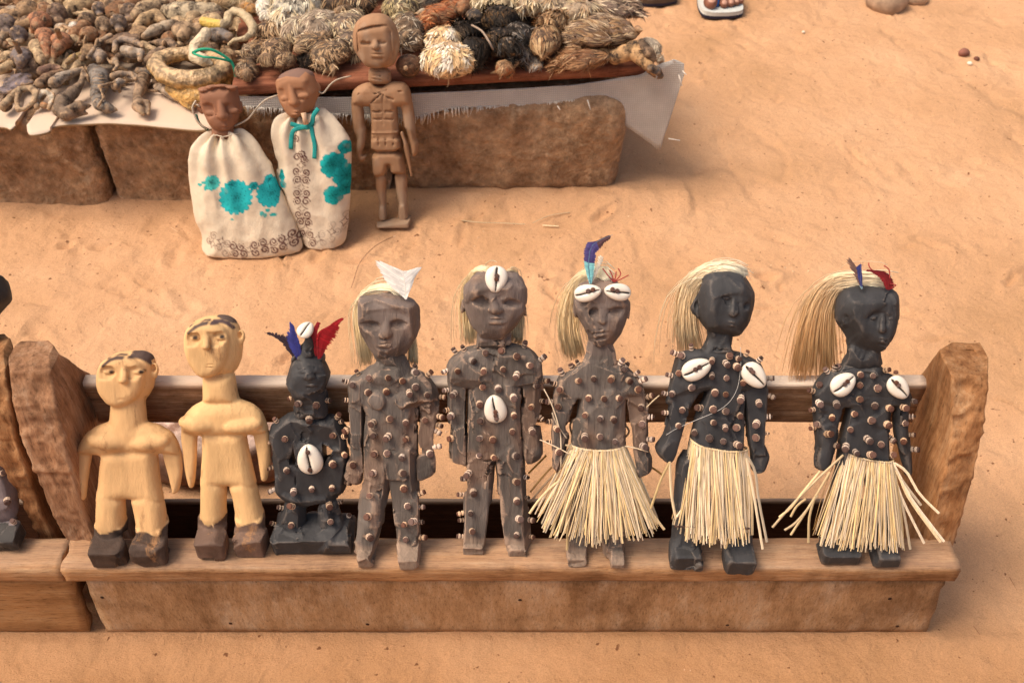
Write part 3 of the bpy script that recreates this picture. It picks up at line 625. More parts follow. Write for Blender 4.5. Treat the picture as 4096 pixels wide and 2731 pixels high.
def feather(s, quill, left, right, col, n=46, wid=3.0, qcol=(.5, .42, .3), seed=0, ws=0, name='feather', tipfray=.12):
    """barbs run from the quill to the two outlines; all marks (x,y,w)"""
    rg = random.Random(seed); V, F, c = [], [], []
    Qp = [s.L(*p) for p in quill]
    for side in (left, right):
        if not side: continue
        O = [s.L(*p) for p in side]
        for i in range(n):
            t = (i + rg.uniform(-.3, .3)) / n; t = min(max(t, .0), 1); a = cr(Qp, t * .93); e = cr(O, t); e = a + (e - a) * (1 - rg.random() * tipfray * (1 + 2 * t))
            m = (a + e) / 2 + np.array((0, -1.2 * s.s + rg.gauss(0, .8) * s.s, .0)); d = e - a; L_ = np.linalg.norm(d) + 1e-9
            nrm = np.array((-d[2], 0, d[0])) / L_; w = wid * s.s; b = len(V)
            for P_, ww in ((a, w), (m, w * .95), (a * .12 + e * .88, w * .55), (e, w * .1)):
                V += [tuple(P_ + nrm * ww), tuple(P_ - nrm * ww), tuple(P_ + np.array((0, .0004, 0)))]
            for k in range(3):
                for j in range(3): F.append((b + 3 * k + j, b + 3 * k + (j + 1) % 3, b + 3 * k + 3 + (j + 1) % 3, b + 3 * k + 3 + j))
            q = np.array(col(t)) * rg.uniform(.78, 1.15); c += [np.clip(q, 0, 1)] * 12
    b = len(V); tube([cr(Qp, k / 9) for k in range(10)], [2.2 * s.s * (1 - k / 12) for k in range(10)], 4, V, F); c += [qcol] * 40
    return obj(name, mesh(name, V, F, False, np.array(c)), M_feather, s.root)
def straw_obj(s, P, r, parent, m=None, flat=.45, nm='straw'):
    V, F = tube(P, r, 4, flat=flat); return obj(nm, mesh(nm, V, F, False), m or M_straw, parent)
def skirt(s, waist, hem, n, seed, tw, strays=(), r=(1.7, 4.0), cross=.07, band=None, back=.16):
    """waist: marks left->right along the string, hem: marks left->right along the bottom"""
    rg = random.Random(seed); sk = empty('grass_skirt', (0, 0, 0)); sk.parent = s.root
    wst = [s.L(x, y - 14, 0) for x, y in waist]; hm = [s.L(x, y - 34, 0) for x, y in hem]; n = int(n * 1.65)
    def yd(t, k): return -(k + 12) * s.s * max(0, 1 - abs(2 * t - 1) ** 3.2) ** .5
    ring = []
    for i in range(41): t = i / 40; p = cr(wst, t); p[1] = yd(t, tw + 4); ring.append(p)
    for i in range(1, 40): t = 1 - i / 40; p = cr(wst, t); p[1] = -yd(t, tw * .8); ring.append(p)
    V, F = tube(ring + ring[:1], 3.6 * s.s, 5); obj('waist_cord', mesh('waist_cord', V, F), M_straw, sk)
    for i in range(n):
        bk = rg.random() < back; t = (i + rg.random()) / n; t1 = min(1, max(0, t + rg.gauss(0, cross))); a = cr(wst, t); e = cr(hm, t1)
        a[1] = yd(t, tw + rg.uniform(-3, 6)); e[1] = yd(t1, tw * 1.55 + rg.uniform(-14, 14)) - 8 * s.s
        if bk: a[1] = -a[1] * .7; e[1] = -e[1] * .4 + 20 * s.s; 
        e = a + (e - a) * rg.uniform(.9, 1.05); m = a * .5 + e * .5; m += np.array((rg.gauss(0, 9), rg.gauss(-6, 6), rg.gauss(0, 4))) * s.s
        P = [a + np.array((0, -1 * s.s, 4 * s.s))] + [(a * (1 - u) ** 2 + 2 * m * u * (1 - u) + e * u * u) for u in (.08, .3, .5, .7, .88, 1)]
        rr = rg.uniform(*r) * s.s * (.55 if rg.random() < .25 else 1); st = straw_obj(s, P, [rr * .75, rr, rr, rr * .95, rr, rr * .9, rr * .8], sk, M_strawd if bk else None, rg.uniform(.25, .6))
    for line in strays:
        P = [s.L(*(p if len(p) == 3 else (*p, tw))) for p in line]; q = [cr(P, k / 8) for k in range(9)]; straw_obj(s, q, 5.2 * s.s, sk)
    return sk
def twig(s, line, r, m=M_straw, nm='straw', parent=None, n=12):
    P = [s.L(*p) for p in line]; V, F = tube([cr(P, k / (n - 1)) for k in range(n)], r * s.s, 4); return obj(nm, mesh(nm, V, F, True), m, parent or s.root)
TAN, TANd = (.70, .43, .20), (.075, .05, .038)
ROW = 'carved wooden figures standing on the display bench'
# ---------------------------------------------------------------- 1 short pale figure
def z1(*p): return Z(280, 1360, .3189, *p)
def z1b(*p): return Z(280, 1800, .3189, *p)
f = Fig('carved_figure', 'short unpainted pale wood female figure with dark feet, leftmost of its row', 'wood carving', 520, 2266, (290, 1385, 750, 2290), 130, ROW, off=.020, mat_=M_tan)
f.infl(z1((395, 330), (445, 235), (560, 165), (700, 150), (780, 150), (900, 150), (1000, 200), (1045, 290), (1050, 420), (1040, 520), (1030, 600), (940, 750), (800, 800), (650, 815), (530, 780), (430, 660), (380, 560), (370, 440)), 75, 72, -22, 5)
f.infl(z1((395, 330), (445, 235), (560, 170), (700, 160), (830, 190), (930, 260), (975, 370), (972, 480), (945, 600), (880, 700), (770, 775), (650, 812), (530, 780), (430, 660), (380, 560), (370, 440)), 34, 34, 34, 6)
f.ell((*z1((1062, 385))[0], -4), (17, 12, 34), 2, rot=-8); f.ell((*z1((1050, 350))[0], 0), (9, 14, 16), 2, True)
f.cap((513, 1600, -8), (514, 1715, -6), 66, 76, .78, 10)
f.infl(z1((500, 1020), (330, 1075), (200, 1170), (120, 1300), (100, 1420), (250, 1420), (480, 1460), (700, 1400), (900, 1440), (1100, 1420), (1180, 1400), (1395, 1440), (1360, 1290), (1280, 1160), (1100, 1060), (950, 1020)), 60, 52, 0, 10)
f.infl(z1((110, 1350), (85, 1500)) + z1b((70, 150), (55, 350), (65, 520), (95, 630), (195, 625), (215, 480), (245, 250), (275, 60), (300, -80)), 22, 22, -2, 8)
f.infl(z1((1390, 1400),) + z1b((1405, 80), (1412, 280), (1380, 460), (1355, 525), (1290, 550), (1275, 480), (1215, 250), (1170, 60), (1150, -80)), 22, 22, -2, 8)
f.infl(z1((400, 1380),) + z1b((395, 50), (370, 250), (350, 480), (338, 650), (560, 640), (690, 600), (770, 600), (900, 640), (1185, 650), (1150, 480), (1120, 300), (1095, 20), (1060, -60)), 46, 46, 0, 10)
f.infl(z1b((345, 450), (335, 750), (333, 1000), (335, 1180), (684, 1180), (692, 950), (692, 750), (684, 610), (500, 450)), 50, 50, 0, 6)
f.infl(z1b((768, 590), (800, 720), (830, 880), (845, 1030), (848, 1180), (1215, 1180), (1220, 1000), (1208, 800), (1180, 620), (1000, 450)), 50, 50, 0, 6)
f.ell((428, 1764, 34), (78, 38, 36), 9, rot=-8); f.ell((598, 1768, 34), (80, 38, 34), 9, rot=6)
f.foot(370, 497, 2150, 2270, 88, 92, 14); f.foot(536, 664, 2150, 2257, 88, 92, 14); f.seat_cut()
f.infl(z1((420, 340), (520, 275), (620, 270), (630, 380), (600, 450), (440, 450), (395, 400)), 6, 9, 70, 3, True); f.infl(z1((740, 275), (860, 290), (950, 360), (955, 420), (900, 450), (760, 440), (735, 380)), 6, 9, 68, 3, True)
f.nose(*z1((690, 250))[0], *z1((672, 510))[0], 13, 15, 27); f.cap((*z1((665, 560))[0], 92), (*z1((680, 560))[0], 92), 9, 9, 1, 2, True)
for x in (490, 860): f.eye(*z1((x, 395))[0], 27, 9, (1.3, 2.6), .6, dp=.45)
f.mouth(*z1((650, 718))[0], 27, 4.5, 4)
def pt(V, c):
    D = (.085, .055, .045); s = f
    c = strokes(s, V, c, z1((398, 335), (480, 262), (560, 238), (638, 238)), 5, D); c = strokes(s, V, c, z1((710, 232), (820, 252), (900, 292), (965, 362)), 5.5, D)
    c = area(s, V, c, z1((730, 110), (900, 90), (1030, 160), (1090, 300), (960, 262), (870, 200), (745, 172)), D, w=20); c = strokes(s, V, c, z1((440, 250), (500, 205), (570, 172), (660, 158), (740, 160)), 2.6, D)
    for x in (500, 872): c = strokes(s, V, c, z1((x - 8, 412), (x + 10, 414)), 6, (.03, .02, .018))
    dirt = np.clip((fbm(V, 34, 14, 3) - .05) * 3, 0, 1) * np.clip(1 - np.abs(V[:, 2] - f.P(*(510, 1770))[1]) / .03, 0, 1); c = c * (1 - .6 * dirt[:, None]) + np.array((.30, .16, .07)) * .6 * dirt[:, None]
    z = V[:, 1] * -math.sin(s.r) + V[:, 2] * math.cos(s.r); j = .004 * fbm(V, 60, 3, 2); m = np.clip((.0375 + j - z) / .0012, 0, 1)[:, None]
    return c * (1 - m) + np.array(TANd) * m * (1 + .5 * fbm(V, 90, 4, 2)[:, None])
f.finish(TAN, 900, 0, 1, 1, pt, soft=.0012, feet=.040)
# ---------------------------------------------------------------- 2 tall pale figure
def z2(*p): return Z(680, 1240, .3189, *p)
def z2b(*p): return Z(680, 1740, .3189, *p)
f = Fig('carved_figure', 'tall unpainted pale wood female figure with a long neck and dark brown feet', 'wood carving', 900, 2240, (715, 1255, 1095, 2260), 130, ROW, off=.021, mat_=M_tan)
f.infl(z2((215, 310), (240, 220), (300, 150), (420, 105), (560, 88), (700, 95), (790, 140), (850, 235), (895, 400), (895, 520), (880, 640), (820, 780), (700, 830), (560, 840), (440, 830), (370, 780), (300, 680), (250, 580), (215, 460)), 75, 72, -24, 5)
f.infl(z2((215, 310), (240, 220), (300, 155), (440, 112), (600, 118), (720, 185), (775, 290), (780, 420), (768, 540), (730, 650), (650, 750), (560, 800), (450, 815), (370, 770), (300, 680), (250, 580), (215, 460)), 34, 34, 34, 6)
f.ell((*z2((892, 345))[0], -6), (16, 12, 32), 2, rot=-6); f.ell((*z2((880, 310))[0], -2), (8, 14, 14), 2, True)
f.infl(z2((410, 780), (408, 950), (410, 1180), (880, 1180), (850, 1050), (825, 900), (800, 780)), 60, 52, -6, 8)
f.infl(z2((410, 1140), (300, 1190), (200, 1280), (150, 1380), (145, 1500), (300, 1560), (560, 1570), (800, 1560), (1000, 1560), (1250, 1520), (1205, 1380), (1150, 1265), (1040, 1175), (865, 1110), (600, 1120)), 60, 54, 0, 10)
f.infl(z2((145, 1450),) + z2b((138, 20), (160, 200), (190, 450), (232, 640), (255, 660), (295, 660), (320, 540), (335, 300), (345, 30), (350, -80)), 22, 22, -2, 8)
f.infl(z2((1245, 1480),) + z2b((1268, 120), (1262, 300), (1235, 460), (1215, 570), (1150, 580), (1130, 460), (1085, 200), (1050, 20), (1030, -80)), 22, 22, -2, 8)
f.infl(z2((400, 1500),) + z2b((410, 20), (403, 300), (395, 500), (390, 640), (600, 640), (735, 620), (900, 650), (1092, 640), (1040, 400), (1000, 200), (965, 20), (960, -60)), 46, 46, 0, 10)
f.infl(z2b((395, 450), (386, 800), (378, 1290), (700, 1290), (705, 900), (712, 620), (560, 480)), 50, 48, 0, 6)
f.infl(z2b((735, 610), (790, 780), (825, 980), (845, 1220), (1190, 1220), (1182, 1020), (1140, 830), (1085, 620), (950, 450)), 50, 48, 0, 6)
f.ell((786, 1694, 38), (70, 38, 36), 9, rot=-8); f.ell((970, 1700, 38), (78, 38, 34), 9, rot=6)
f.foot(793, 902, 2120, 2243, 88, 104, 14); f.foot(942, 1060, 2110, 2229, 88, 104, 14); f.seat_cut()
f.infl(z2((235, 310), (310, 245), (430, 215), (440, 320), (400, 400), (260, 410)), 6, 9, 70, 3, True); f.infl(z2((510, 215), (610, 215), (720, 270), (745, 330), (700, 400), (540, 400), (505, 300)), 6, 9, 70, 3, True)
f.nose(*z2((465, 170))[0], *z2((455, 460))[0], 12, 13, 27); f.cap((*z2((448, 512))[0], 92), (*z2((470, 512))[0], 92), 8, 8, 1, 2, True)
f.eye(*z2((312, 352))[0], 24, 9, (1.3, 2.6), .6, dp=.45); f.eye(*z2((640, 342))[0], 28, 9, (1.2, 2.6), .6, dp=.42)
f.mouth(*z2((500, 688))[0], 27, 4.5, 4, 6)
def pt(V, c):
    D = (.11, .075, .06); s = f
    c = strokes(s, V, c, z2((215, 300), (300, 228), (380, 192), (442, 182)), 5, D); c = strokes(s, V, c, z2((497, 185), (600, 185), (680, 215), (745, 275)), 5, (.085, .055, .055))
    c = area(s, V, c, z2((560, 60), (700, 65), (810, 110), (885, 255), (800, 180), (700, 130), (570, 98)), D, w=10); c = strokes(s, V, c, z2((225, 225), (300, 150), (420, 105), (560, 88)), 3, D)
    for x, y in ((300, 362), (640, 350)): c = strokes(s, V, c, z2((x - 8, y), (x + 8, y)), 6, (.05, .035, .03))
    dirt = np.clip((fbm(V, 34, 14, 3) - .05) * 3, 0, 1) * np.clip(1 - np.abs(V[:, 2] - f.P(*(880, 1700))[1]) / .03, 0, 1); c = c * (1 - .6 * dirt[:, None]) + np.array((.30, .16, .07)) * .6 * dirt[:, None]
    z = V[:, 1] * -math.sin(s.r) + V[:, 2] * math.cos(s.r); j = .006 * fbm(V, 50, 7, 2); m = np.clip((.041 + j - z) / .0012, 0, 1)[:, None]
    return c * (1 - m) + np.array((.15, .095, .07)) * m * (1 + .4 * fbm(V, 90, 4, 2)[:, None])
f.finish((.72, .455, .21), 900, 0, 2, 1, pt, soft=.0010, feet=.044)
# ---------------------------------------------------------------- 3 small black squatting figure
BLK, GRY = (.036, .036, .038), (.120, .100, .086)
def z3(*p): return Z(1040, 1250, .319, *p)
def z3b(*p): return Z(1040, 1730, .319, *p)
f = Fig('carved_figure', 'small faceted black figure on a block base with red and blue feathers', 'wood carving', 1250, 2216, (1070, 1300, 1420, 2230), 130, ROW, off=.026, mat_=M_black)
f.infl(z3((390, 680), (355, 780), (350, 900), (400, 980), (470, 1050), (600, 1075), (740, 1050), (810, 950), (845, 850), (850, 750), (790, 660), (700, 580), (600, 550), (500, 590)), 45, 66, 0, 6)
f.infl(z3((520, 600), (522, 480), (530, 330), (545, 240), (600, 240), (640, 380), (668, 450), (670, 600)), 14, 22, 10, 4)
f.infl(z3((380, 660), (378, 570), (420, 525), (480, 560), (470, 640)), 14, 22, -18, 3); f.infl(z3((700, 570), (760, 535), (795, 560), (795, 655), (720, 640)), 14, 22, -18, 3)
f.infl(z3((420, 950), (412, 1100), (408, 1290), (830, 1300), (825, 1150), (810, 950)), 40, 48, -2, 6)
f.infl(z3((410, 1270), (280, 1340), (160, 1440), (140, 1568)) + z3b((160, 100), (165, 250), (185, 420), (190, 620), (270, 760), (360, 835), (640, 850), (940, 830), (950, 770), (1020, 720), (1080, 600), (1105, 400), (1090, 200), (1070, 0)) + z3((1040, 1450), (960, 1340), (830, 1290)), 40, 50, 0, 5)
f.infl(z3b((370, 240), (415, 140), (470, 230), (450, 370), (395, 340)), 2, 130, 0, 2, True, 0); f.infl(z3b((805, 90), (870, 120), (935, 220), (850, 360), (808, 300)), 2, 130, 0, 2, True, 0)
f.infl(z3((330, 1430), (480, 1400), (470, 1568)) + z3b((460, 350), (500, 600), (400, 520), (340, 200)), 10, 12, 56, 5, True); f.infl(z3((780, 1400), (900, 1450)) + z3b((960, 150), (880, 420), (800, 560), (790, 100)), 10, 12, 56, 5, True)
f.infl(z3((460, 1420), (440, 1568)) + z3b((440, 250), (470, 420), (450, 560), (500, 640), (480, 300)), 8, 40, 60, 4, True)
f.infl(z3((560, 1568), (560, 1440), (640, 1400), (650, 1568)) + z3b((640, 60), (560, 60)), 8, 26, 58, 4, True)
f.infl(z3b((360, 790), (320, 920), (262, 1050), (250, 1150), (290, 1240), (520, 1240), (560, 1100), (556, 840)), 34, 52, 10, 5)
f.infl(z3b((760, 840), (765, 1100), (790, 1240), (1080, 1200), (1040, 1080), (1000, 950), (940, 800)), 34, 52, 10, 5)
f.infl(z3b((430, 780), (560, 860), (660, 880), (760, 860), (900, 780), (800, 700), (500, 700)), 30, 48, 0, 5)
f.foot(1096, 1408, 2100, 2217, 150, 88, 7); f.cap((1100, 2150, 60), (1100, 2240, 60), 10, 10, 1, 2, True); f.cap((1408, 2150, 60), (1408, 2240, 60), 10, 10, 1, 2, True); f.seat_cut()
f.infl([(x, y + 0) for x, y in z3((440, 1040), (560, 1075), (760, 1040), (740, 1110), (560, 1140), (460, 1110))], 10, 20, 60, 3, True)
for x in (510, 725): f.eye(*z3((x, 785))[0], 24, 6, (1.2, 2.0), .5, dp=.25)
f.groove(z3((460, 715), (580, 712)), 3); f.groove(z3((680, 712), (780, 718)), 3)
f.nose(*z3((618, 690))[0], *z3((618, 800))[0], 12, 17, 20); f.mouth(*z3((640, 885))[0], 28, 7, 12)
f.finish(BLK, 520, .9, 3, 1, None, .0002, face=(1233, 1500, 70, 60), keep=.3)
pegs(f, z3((500, 1130), (712, 1155), (618, 1315)) + z3b((318, 75), (330, 460), (425, 720), (650, 690), (905, 675), (905, 380), (415, 925), (865, 890), (400, 1150), (885, 1115), (930, 30)),
     z3((330, 1085), (200, 1320), (870, 1085), (1000, 1260), (1060, 1340)) + z3b((100, 100), (140, 420), (165, 705), (255, 915), (195, 1150), (1040, 50), (1050, 265), (1065, 610), (1000, 850), (1110, 1050)))
cowrie(f, *z3b((632, 320))[0], 66, 51, 92, ((-.55, 0), (.62, 0))); cowrie(f, *z3((590, 165))[0], 36, 30, 60, (), 16, 1.)
feather(f, [(*z3((500, 600))[0], 20), (*z3((450, 400))[0], 22), (*z3((380, 110))[0], 10)], [(*z3((480, 600))[0], 20), (*z3((390, 480))[0], 20), (*z3((320, 300))[0], 16), (*z3((360, 200))[0], 10), (*z3((365, 100))[0], 8)], [(*z3((520, 600))[0], 22), (*z3((515, 440))[0], 22), (*z3((470, 280))[0], 20), (*z3((420, 150))[0], 12)], lambda t: (.03, .035, .20), 44, 4, (.05, .05, .2), 5)
feather(f, [(*z3((470, 600))[0], 12), (*z3((360, 400))[0], 10), (*z3((50, 245))[0], 0)], [(*z3((440, 600))[0], 10), (*z3((330, 470))[0], 8), (*z3((220, 330))[0], 4), (*z3((130, 265))[0], 0)], [(*z3((480, 560))[0], 12), (*z3((400, 340))[0], 12), (*z3((300, 265))[0], 6), (*z3((110, 240))[0], 0)], lambda t: (.035, .02, .03), 36, 4, (.05, .03, .03), 6)
feather(f, [(*z3((740, 570))[0], 20), (*z3((720, 300))[0], 20), (*z3((860, 180))[0], 10), (*z3((1085, 50))[0], 0)], [(*z3((720, 570))[0], 20), (*z3((730, 280))[0], 22), (*z3((840, 180))[0], 10), (*z3((960, 100))[0], 4)], [(*z3((770, 560))[0], 20), (*z3((900, 400))[0], 14), (*z3((990, 250))[0], 8), (*z3((1000, 110))[0], 4)], lambda t: (.34 - .1 * (t < .2), .008, .014), 60, 4.5, (.3, .02, .02), 7)
feather(f, [(*z3((710, 540))[0], 14), (*z3((690, 300))[0], 16), (*z3((725, 100))[0], 10)], [(*z3((690, 540))[0], 14), (*z3((650, 400))[0], 16), (*z3((610, 260))[0], 16), (*z3((700, 180))[0], 10)], [(*z3((720, 500))[0], 14), (*z3((715, 260))[0], 14), (*z3((770, 130))[0], 10)], lambda t: (.30, .012, .02), 36, 3.5, (.2, .02, .02), 8)
# ---------------------------------------------------------------- 4 grey woman
def z4(*p): return Z(1340, 1020, .3189, *p)
def z4b(*p): return Z(1340, 1440, .3189, *p)
def z4c(*p): return Z(1340, 1840, .3189, *p)
f4 = f3 = None; F3 = f
f = Fig('carved_figure', 'grey studded female figure with a white forked feather and pale hair on its notched head', 'wood carving', 1545, 2274, (1365, 1170, 1770, 2290), 130, ROW, off=.020, mat_=M_grey)
f.infl(z4((325, 560), (340, 525), (500, 510), (700, 500), (900, 530), (985, 560), (1020, 630), (1012, 760), (1005, 950), (950, 1080), (870, 1200), (760, 1265), (560, 1265), (480, 1180), (400, 1040), (340, 900), (322, 780)), 46, 74, 0, 5)
f.ell((*z4((335, 930))[0], -18), (13, 15, 32), 3, rot=-14); f.ell((*z4((1005, 910))[0], -18), (14, 15, 38), 3, rot=8)
for x in (470, 560, 680, 780, 890): f.cap((*z4((x, 470))[0], 66), (*z4((x, 560))[0], 66), 6, 2, 2.2, 1, True)
f.infl(z4((535, 1180), (500, 1300), (470, 1440)) + z4b((470, 130), (930, 130), (880, 20)) + z4((870, 1300), (870, 1180)), 40, 46, -6, 6)
f.infl(z4b((470, 75), (330, 165), (190, 215), (165, 350), (160, 560), (1250, 560), (1255, 400), (1225, 280), (1150, 200), (960, 120), (870, 60), (650, 90)), 34, 50, 0, 6)
f.infl(z4b((160, 400), (145, 700), (130, 900), (145, 1080), (172, 1200), (108, 1300), (138, 1490), (235, 1515), (338, 1530), (348, 1200), (352, 900), (360, 500)), 16, 28, 0, 6)
f.infl(z4b((1045, 500), (1050, 900), (1055, 1300), (1062, 1518), (1150, 1500), (1262, 1440), (1288, 1230), (1225, 1140), (1240, 900), (1258, 650), (1258, 400)), 16, 28, 0, 6)
f.infl(z4b((372, 500), (430, 680), (392, 900), (382, 1330), (378, 1600), (650, 1500), (1018, 1600), (1010, 1300), (1005, 900), (1030, 600), (1040, 450)), 30, 46, 0, 6)
f.infl(z4c((375, 200), (335, 550), (305, 900), (268, 1200), (260, 1300), (490, 1280), (515, 1150), (560, 850), (630, 560), (690, 290), (690, 120)), 20, 40, 0, 5)
f.infl(z4c((700, 120), (712, 290), (765, 560), (800, 850), (795, 1150), (800, 1300), (1040, 1300), (1062, 1000), (1052, 620), (1022, 200)), 20, 40, 0, 5)
f.ell((*z4b((525, 500))[0], 40), (46, 44, 44), 5); f.ell((*z4b((880, 495))[0], 40), (44, 44, 44), 5)
f.infl(z4b((440, 700), (500, 560), (620, 540), (690, 640), (600, 720)), 4, 14, 98, 6, True); f.infl(z4b((830, 690), (850, 580), (980, 570), (1000, 690)), 4, 14, 96, 6, True)
f.infl(z4c((590, 180), (625, 40), (700, 180), (700, 330), (640, 480)), 4, 16, 44, 3, True)
f.foot(1418, 1480, 2170, 2272, 96, 60, 6); f.foot(1600, 1672, 2170, 2275, 96, 60, 6); f.seat_cut()
f.infl(z4((380, 800), (480, 775), (590, 810), (610, 870), (500, 900), (400, 890)), 9, 25, 76, 9, True); f.infl(z4((700, 800), (780, 765), (940, 770), (970, 820), (900, 880), (740, 880)), 9, 25, 76, 9, True)
f.nose(*z4((655, 800))[0], *z4((640, 985))[0], 10, 19, 24); f.eye(*z4((535, 855))[0], 18, 6, (1.1, 1.4), .5, dp=.2); f.eye(*z4((855, 850))[0], 18, 6, (1.1, 1.4), .5, dp=.2)
f.mouth(*z4((640, 1110))[0], 30, 8, 11); f.groove(z4((765, 520), (765, 800)), 1.6); f.groove(z4((715, 900), (725, 1150)), 1.4)
f.cap((*z4((520, 1150))[0], 80), (*z4((760, 1230))[0], 80), 6, 6, 1.5, 4, True)
def ptg(hz, foot):
    def q(V, c):
        t = np.clip((V[:, 2] - hz) / .006, 0, 1)[:, None]; c = c * (1 - t) + np.array((.165, .128, .110)) * t
        n = fbm(V, 22, 5, 3)[:, None]; c = c * (1 + .55 * n); m = np.clip((fbm(V * [1, 1, .5], 30, 8, 3)[:, None] - .12) * 5, 0, 1) * 1.25; c = c * (1 - .55 * m) + np.array((.20, .125, .085)) * .6 * m
        z = V[:, 1] * -math.sin(f.r) + V[:, 2] * math.cos(f.r); b = np.clip((foot - z) / .004, 0, 1)[:, None]; return c * (1 - b) + np.array((.26, .19, .14)) * b
    return q
f.finish(GRY, 1100, .95, 4, 1, ptg(f.P(1545, 1420)[1], .024), .0006, face=(1545, 1315, 95, 95), keep=.35)
pegs(f, z4b((430, 225), (660, 220), (840, 260), (1010, 330), (235, 300), (405, 400), (640, 380), (930, 390), (680, 740), (490, 770), (890, 770), (150, 835), (490, 940), (680, 940), (900, 980), (510, 1170), (650, 1170), (845, 1200), (225, 1300), (495, 1410), (835, 1410), (1150, 430), (1130, 750), (1180, 1160), (990, 150)) +
     z4c((450, 440), (430, 700), (420, 950), (860, 340), (905, 570), (880, 800), (890, 990), (1000, 760)),
     z4b((260, 100), (110, 250), (90, 485), (1000, 40), (1200, 150), (1310, 460), (1300, 690), (1320, 810), (1290, 890), (1300, 1070)) + z4c((1110, 390), (1120, 570), (1130, 760), (1120, 950)))
hair(f, [[(*z4((840, 500))[0], 10), (*z4((700, 400))[0], -10), (*z4((500, 400))[0], -30), (*z4((330, 480))[0], -50), (*z4((260, 620))[0], -66), (*z4((270, 800))[0], -70), (*z4((310, 1050))[0], -70), (*z4((350, 1400))[0], -62)],
         [(*z4((780, 450))[0], -10), (*z4((660, 420))[0], -24), (*z4((500, 420))[0], -44), (*z4((390, 460))[0], -60), (*z4((320, 640))[0], -72), (*z4((340, 800))[0], -70), (*z4((400, 1080))[0], -70), (*z4((470, 1380))[0], -62)]], 460, 1.5, seed=1, jit=9)
hair(f, [[(*z4((900, 700))[0], -76), (*z4((930, 1000))[0], -76), (*z4((930, 1400))[0], -66)], [(*z4((980, 700))[0], -76), (*z4((1000, 1000))[0], -76), (*z4((1040, 1400))[0], -66)]], 110, 1.5, c0=(.85, .68, .40), seed=2, name='hair_behind_neck')
feather(f, [(*z4((890, 555))[0], 50), (*z4((880, 400))[0], 52), (*z4((850, 190))[0], 54)], [(*z4((870, 520))[0], 50), (*z4((700, 400))[0], 56), (*z4((580, 250))[0], 60), (*z4((500, 60))[0], 64), (*z4((700, 140))[0], 60)],
        [(*z4((900, 520))[0], 50), (*z4((960, 400))[0], 46), (*z4((1010, 270))[0], 40), (*z4((1085, 145))[0], 36), (*z4((900, 205))[0], 50)], lambda t: (.95, .93, .86), 90, 3.4, (.9, .85, .75), 3, tipfray=.05)
F4 = f
# ---------------------------------------------------------------- 5 grey man
def z5(*p): return Z(1750, 1040, .3189, *p)
def z5b(*p): return Z(1750, 1340, .3189, *p)
def z5c(*p): return Z(1750, 1780, .3189, *p)
f = Fig('carved_figure', 'grey-brown studded male figure with one cowrie on the forehead and one on the belly', 'wood carving', 1983, 2230, (1785, 1085, 2175, 2245), 130, ROW, off=.021, mat_=M_grey)
f.infl(z5((375, 300), (420, 250), (450, 200), (520, 172), (720, 150), (900, 165), (1030, 220), (1075, 290), (1082, 450), (1060, 600), (1000, 720), (950, 830), (885, 905), (740, 930), (560, 915), (480, 830), (430, 720), (385, 580), (372, 450)), 48, 76, 0, 5)
f.ell((*z5((368, 560))[0], -22), (11, 15, 30), 3, rot=-12); f.ell((*z5((1072, 590))[0], -22), (11, 15, 30), 3, rot=10)
f.infl(z5((500, 860), (500, 1000), (470, 1090), (940, 1090), (905, 1000), (890, 860)), 40, 48, -6, 5)
f.infl(z5b((480, 150), (330, 200), (225, 290), (160, 375), (148, 500), (148, 620), (1288, 620), (1285, 450), (1275, 330), (1200, 255), (1090, 190), (920, 145), (700, 140)), 36, 52, 0, 6)
f.infl(z5b((148, 500), (145, 800), (155, 1050), (172, 1200), (152, 1400), (160, 1560)) + z5c((190, 200), (250, 235), (335, 255), (358, 130), (360, -60)) + z5b((362, 1100), (362, 560)), 16, 28, 0, 6)
f.infl(z5b((1062, 500), (1066, 1000), (1085, 1400)) + z5c((1080, 0), (1085, 150), (1112, 210), (1270, 150), (1298, 0)) + z5b((1300, 1390), (1262, 1260), (1280, 1050), (1292, 700), (1290, 480)), 16, 28, 0, 6)
f.infl(z5b((432, 520), (420, 900), (385, 1200), (372, 1568)) + z5c((365, 250), (700, 160), (1065, 250)) + z5b((1055, 1568), (1035, 1300), (1022, 1000), (1022, 520)), 32, 48, 0, 6)
f.infl(z5c((370, 100), (350, 420), (340, 900), (332, 1330), (572, 1330), (600, 1180), (645, 800), (672, 420), (690, 100)), 20, 44, 0, 5)
f.infl(z5c((730, 100), (760, 420), (800, 700), (850, 1100), (878, 1330), (1145, 1330), (1125, 1000), (1100, 700), (1075, 350), (1060, 100)), 20, 44, 0, 5)
f.infl(z5c((600, 300), (655, 110), (700, 250), (680, 450), (640, 800), (570, 700)), 4, 18, 50, 4, True)
f.foot(1856, 1932, 2150, 2228, 88, 44, 5); f.foot(2030, 2110, 2150, 2231, 88, 44, 5); f.seat_cut()
f.infl(z5((420, 450), (540, 400), (660, 440), (690, 520), (560, 530), (440, 500)), 9, 24, 76, 9, True); f.infl(z5((790, 460), (900, 420), (1020, 440), (1030, 510), (900, 530)), 9, 24, 76, 9, True)
f.nose(*z5((700, 440))[0], *z5((735, 610))[0], 10, 20, 26); f.ell((*z5((572, 478))[0], 66), (12, 16, 13), 2, True); f.ell((*z5((940, 495))[0], 66), (9, 12, 9), 2, True)
f.eye(*z5((625, 495))[0], 12, 5, (1, 1.2), .5, dp=.2); f.eye(*z5((880, 495))[0], 12, 5, (1, 1.2), .5, dp=.2)
f.mouth(*z5((750, 745))[0], 34, 9, 13, 0, 1.5); f.groove(z5((660, 480), (655, 640)), 1.6)
f.finish(GRY, 1100, .95, 5, 1, ptg(f.P(1975, 1365)[1], .022), .0006, face=(1978, 1225, 95, 100), keep=.35)
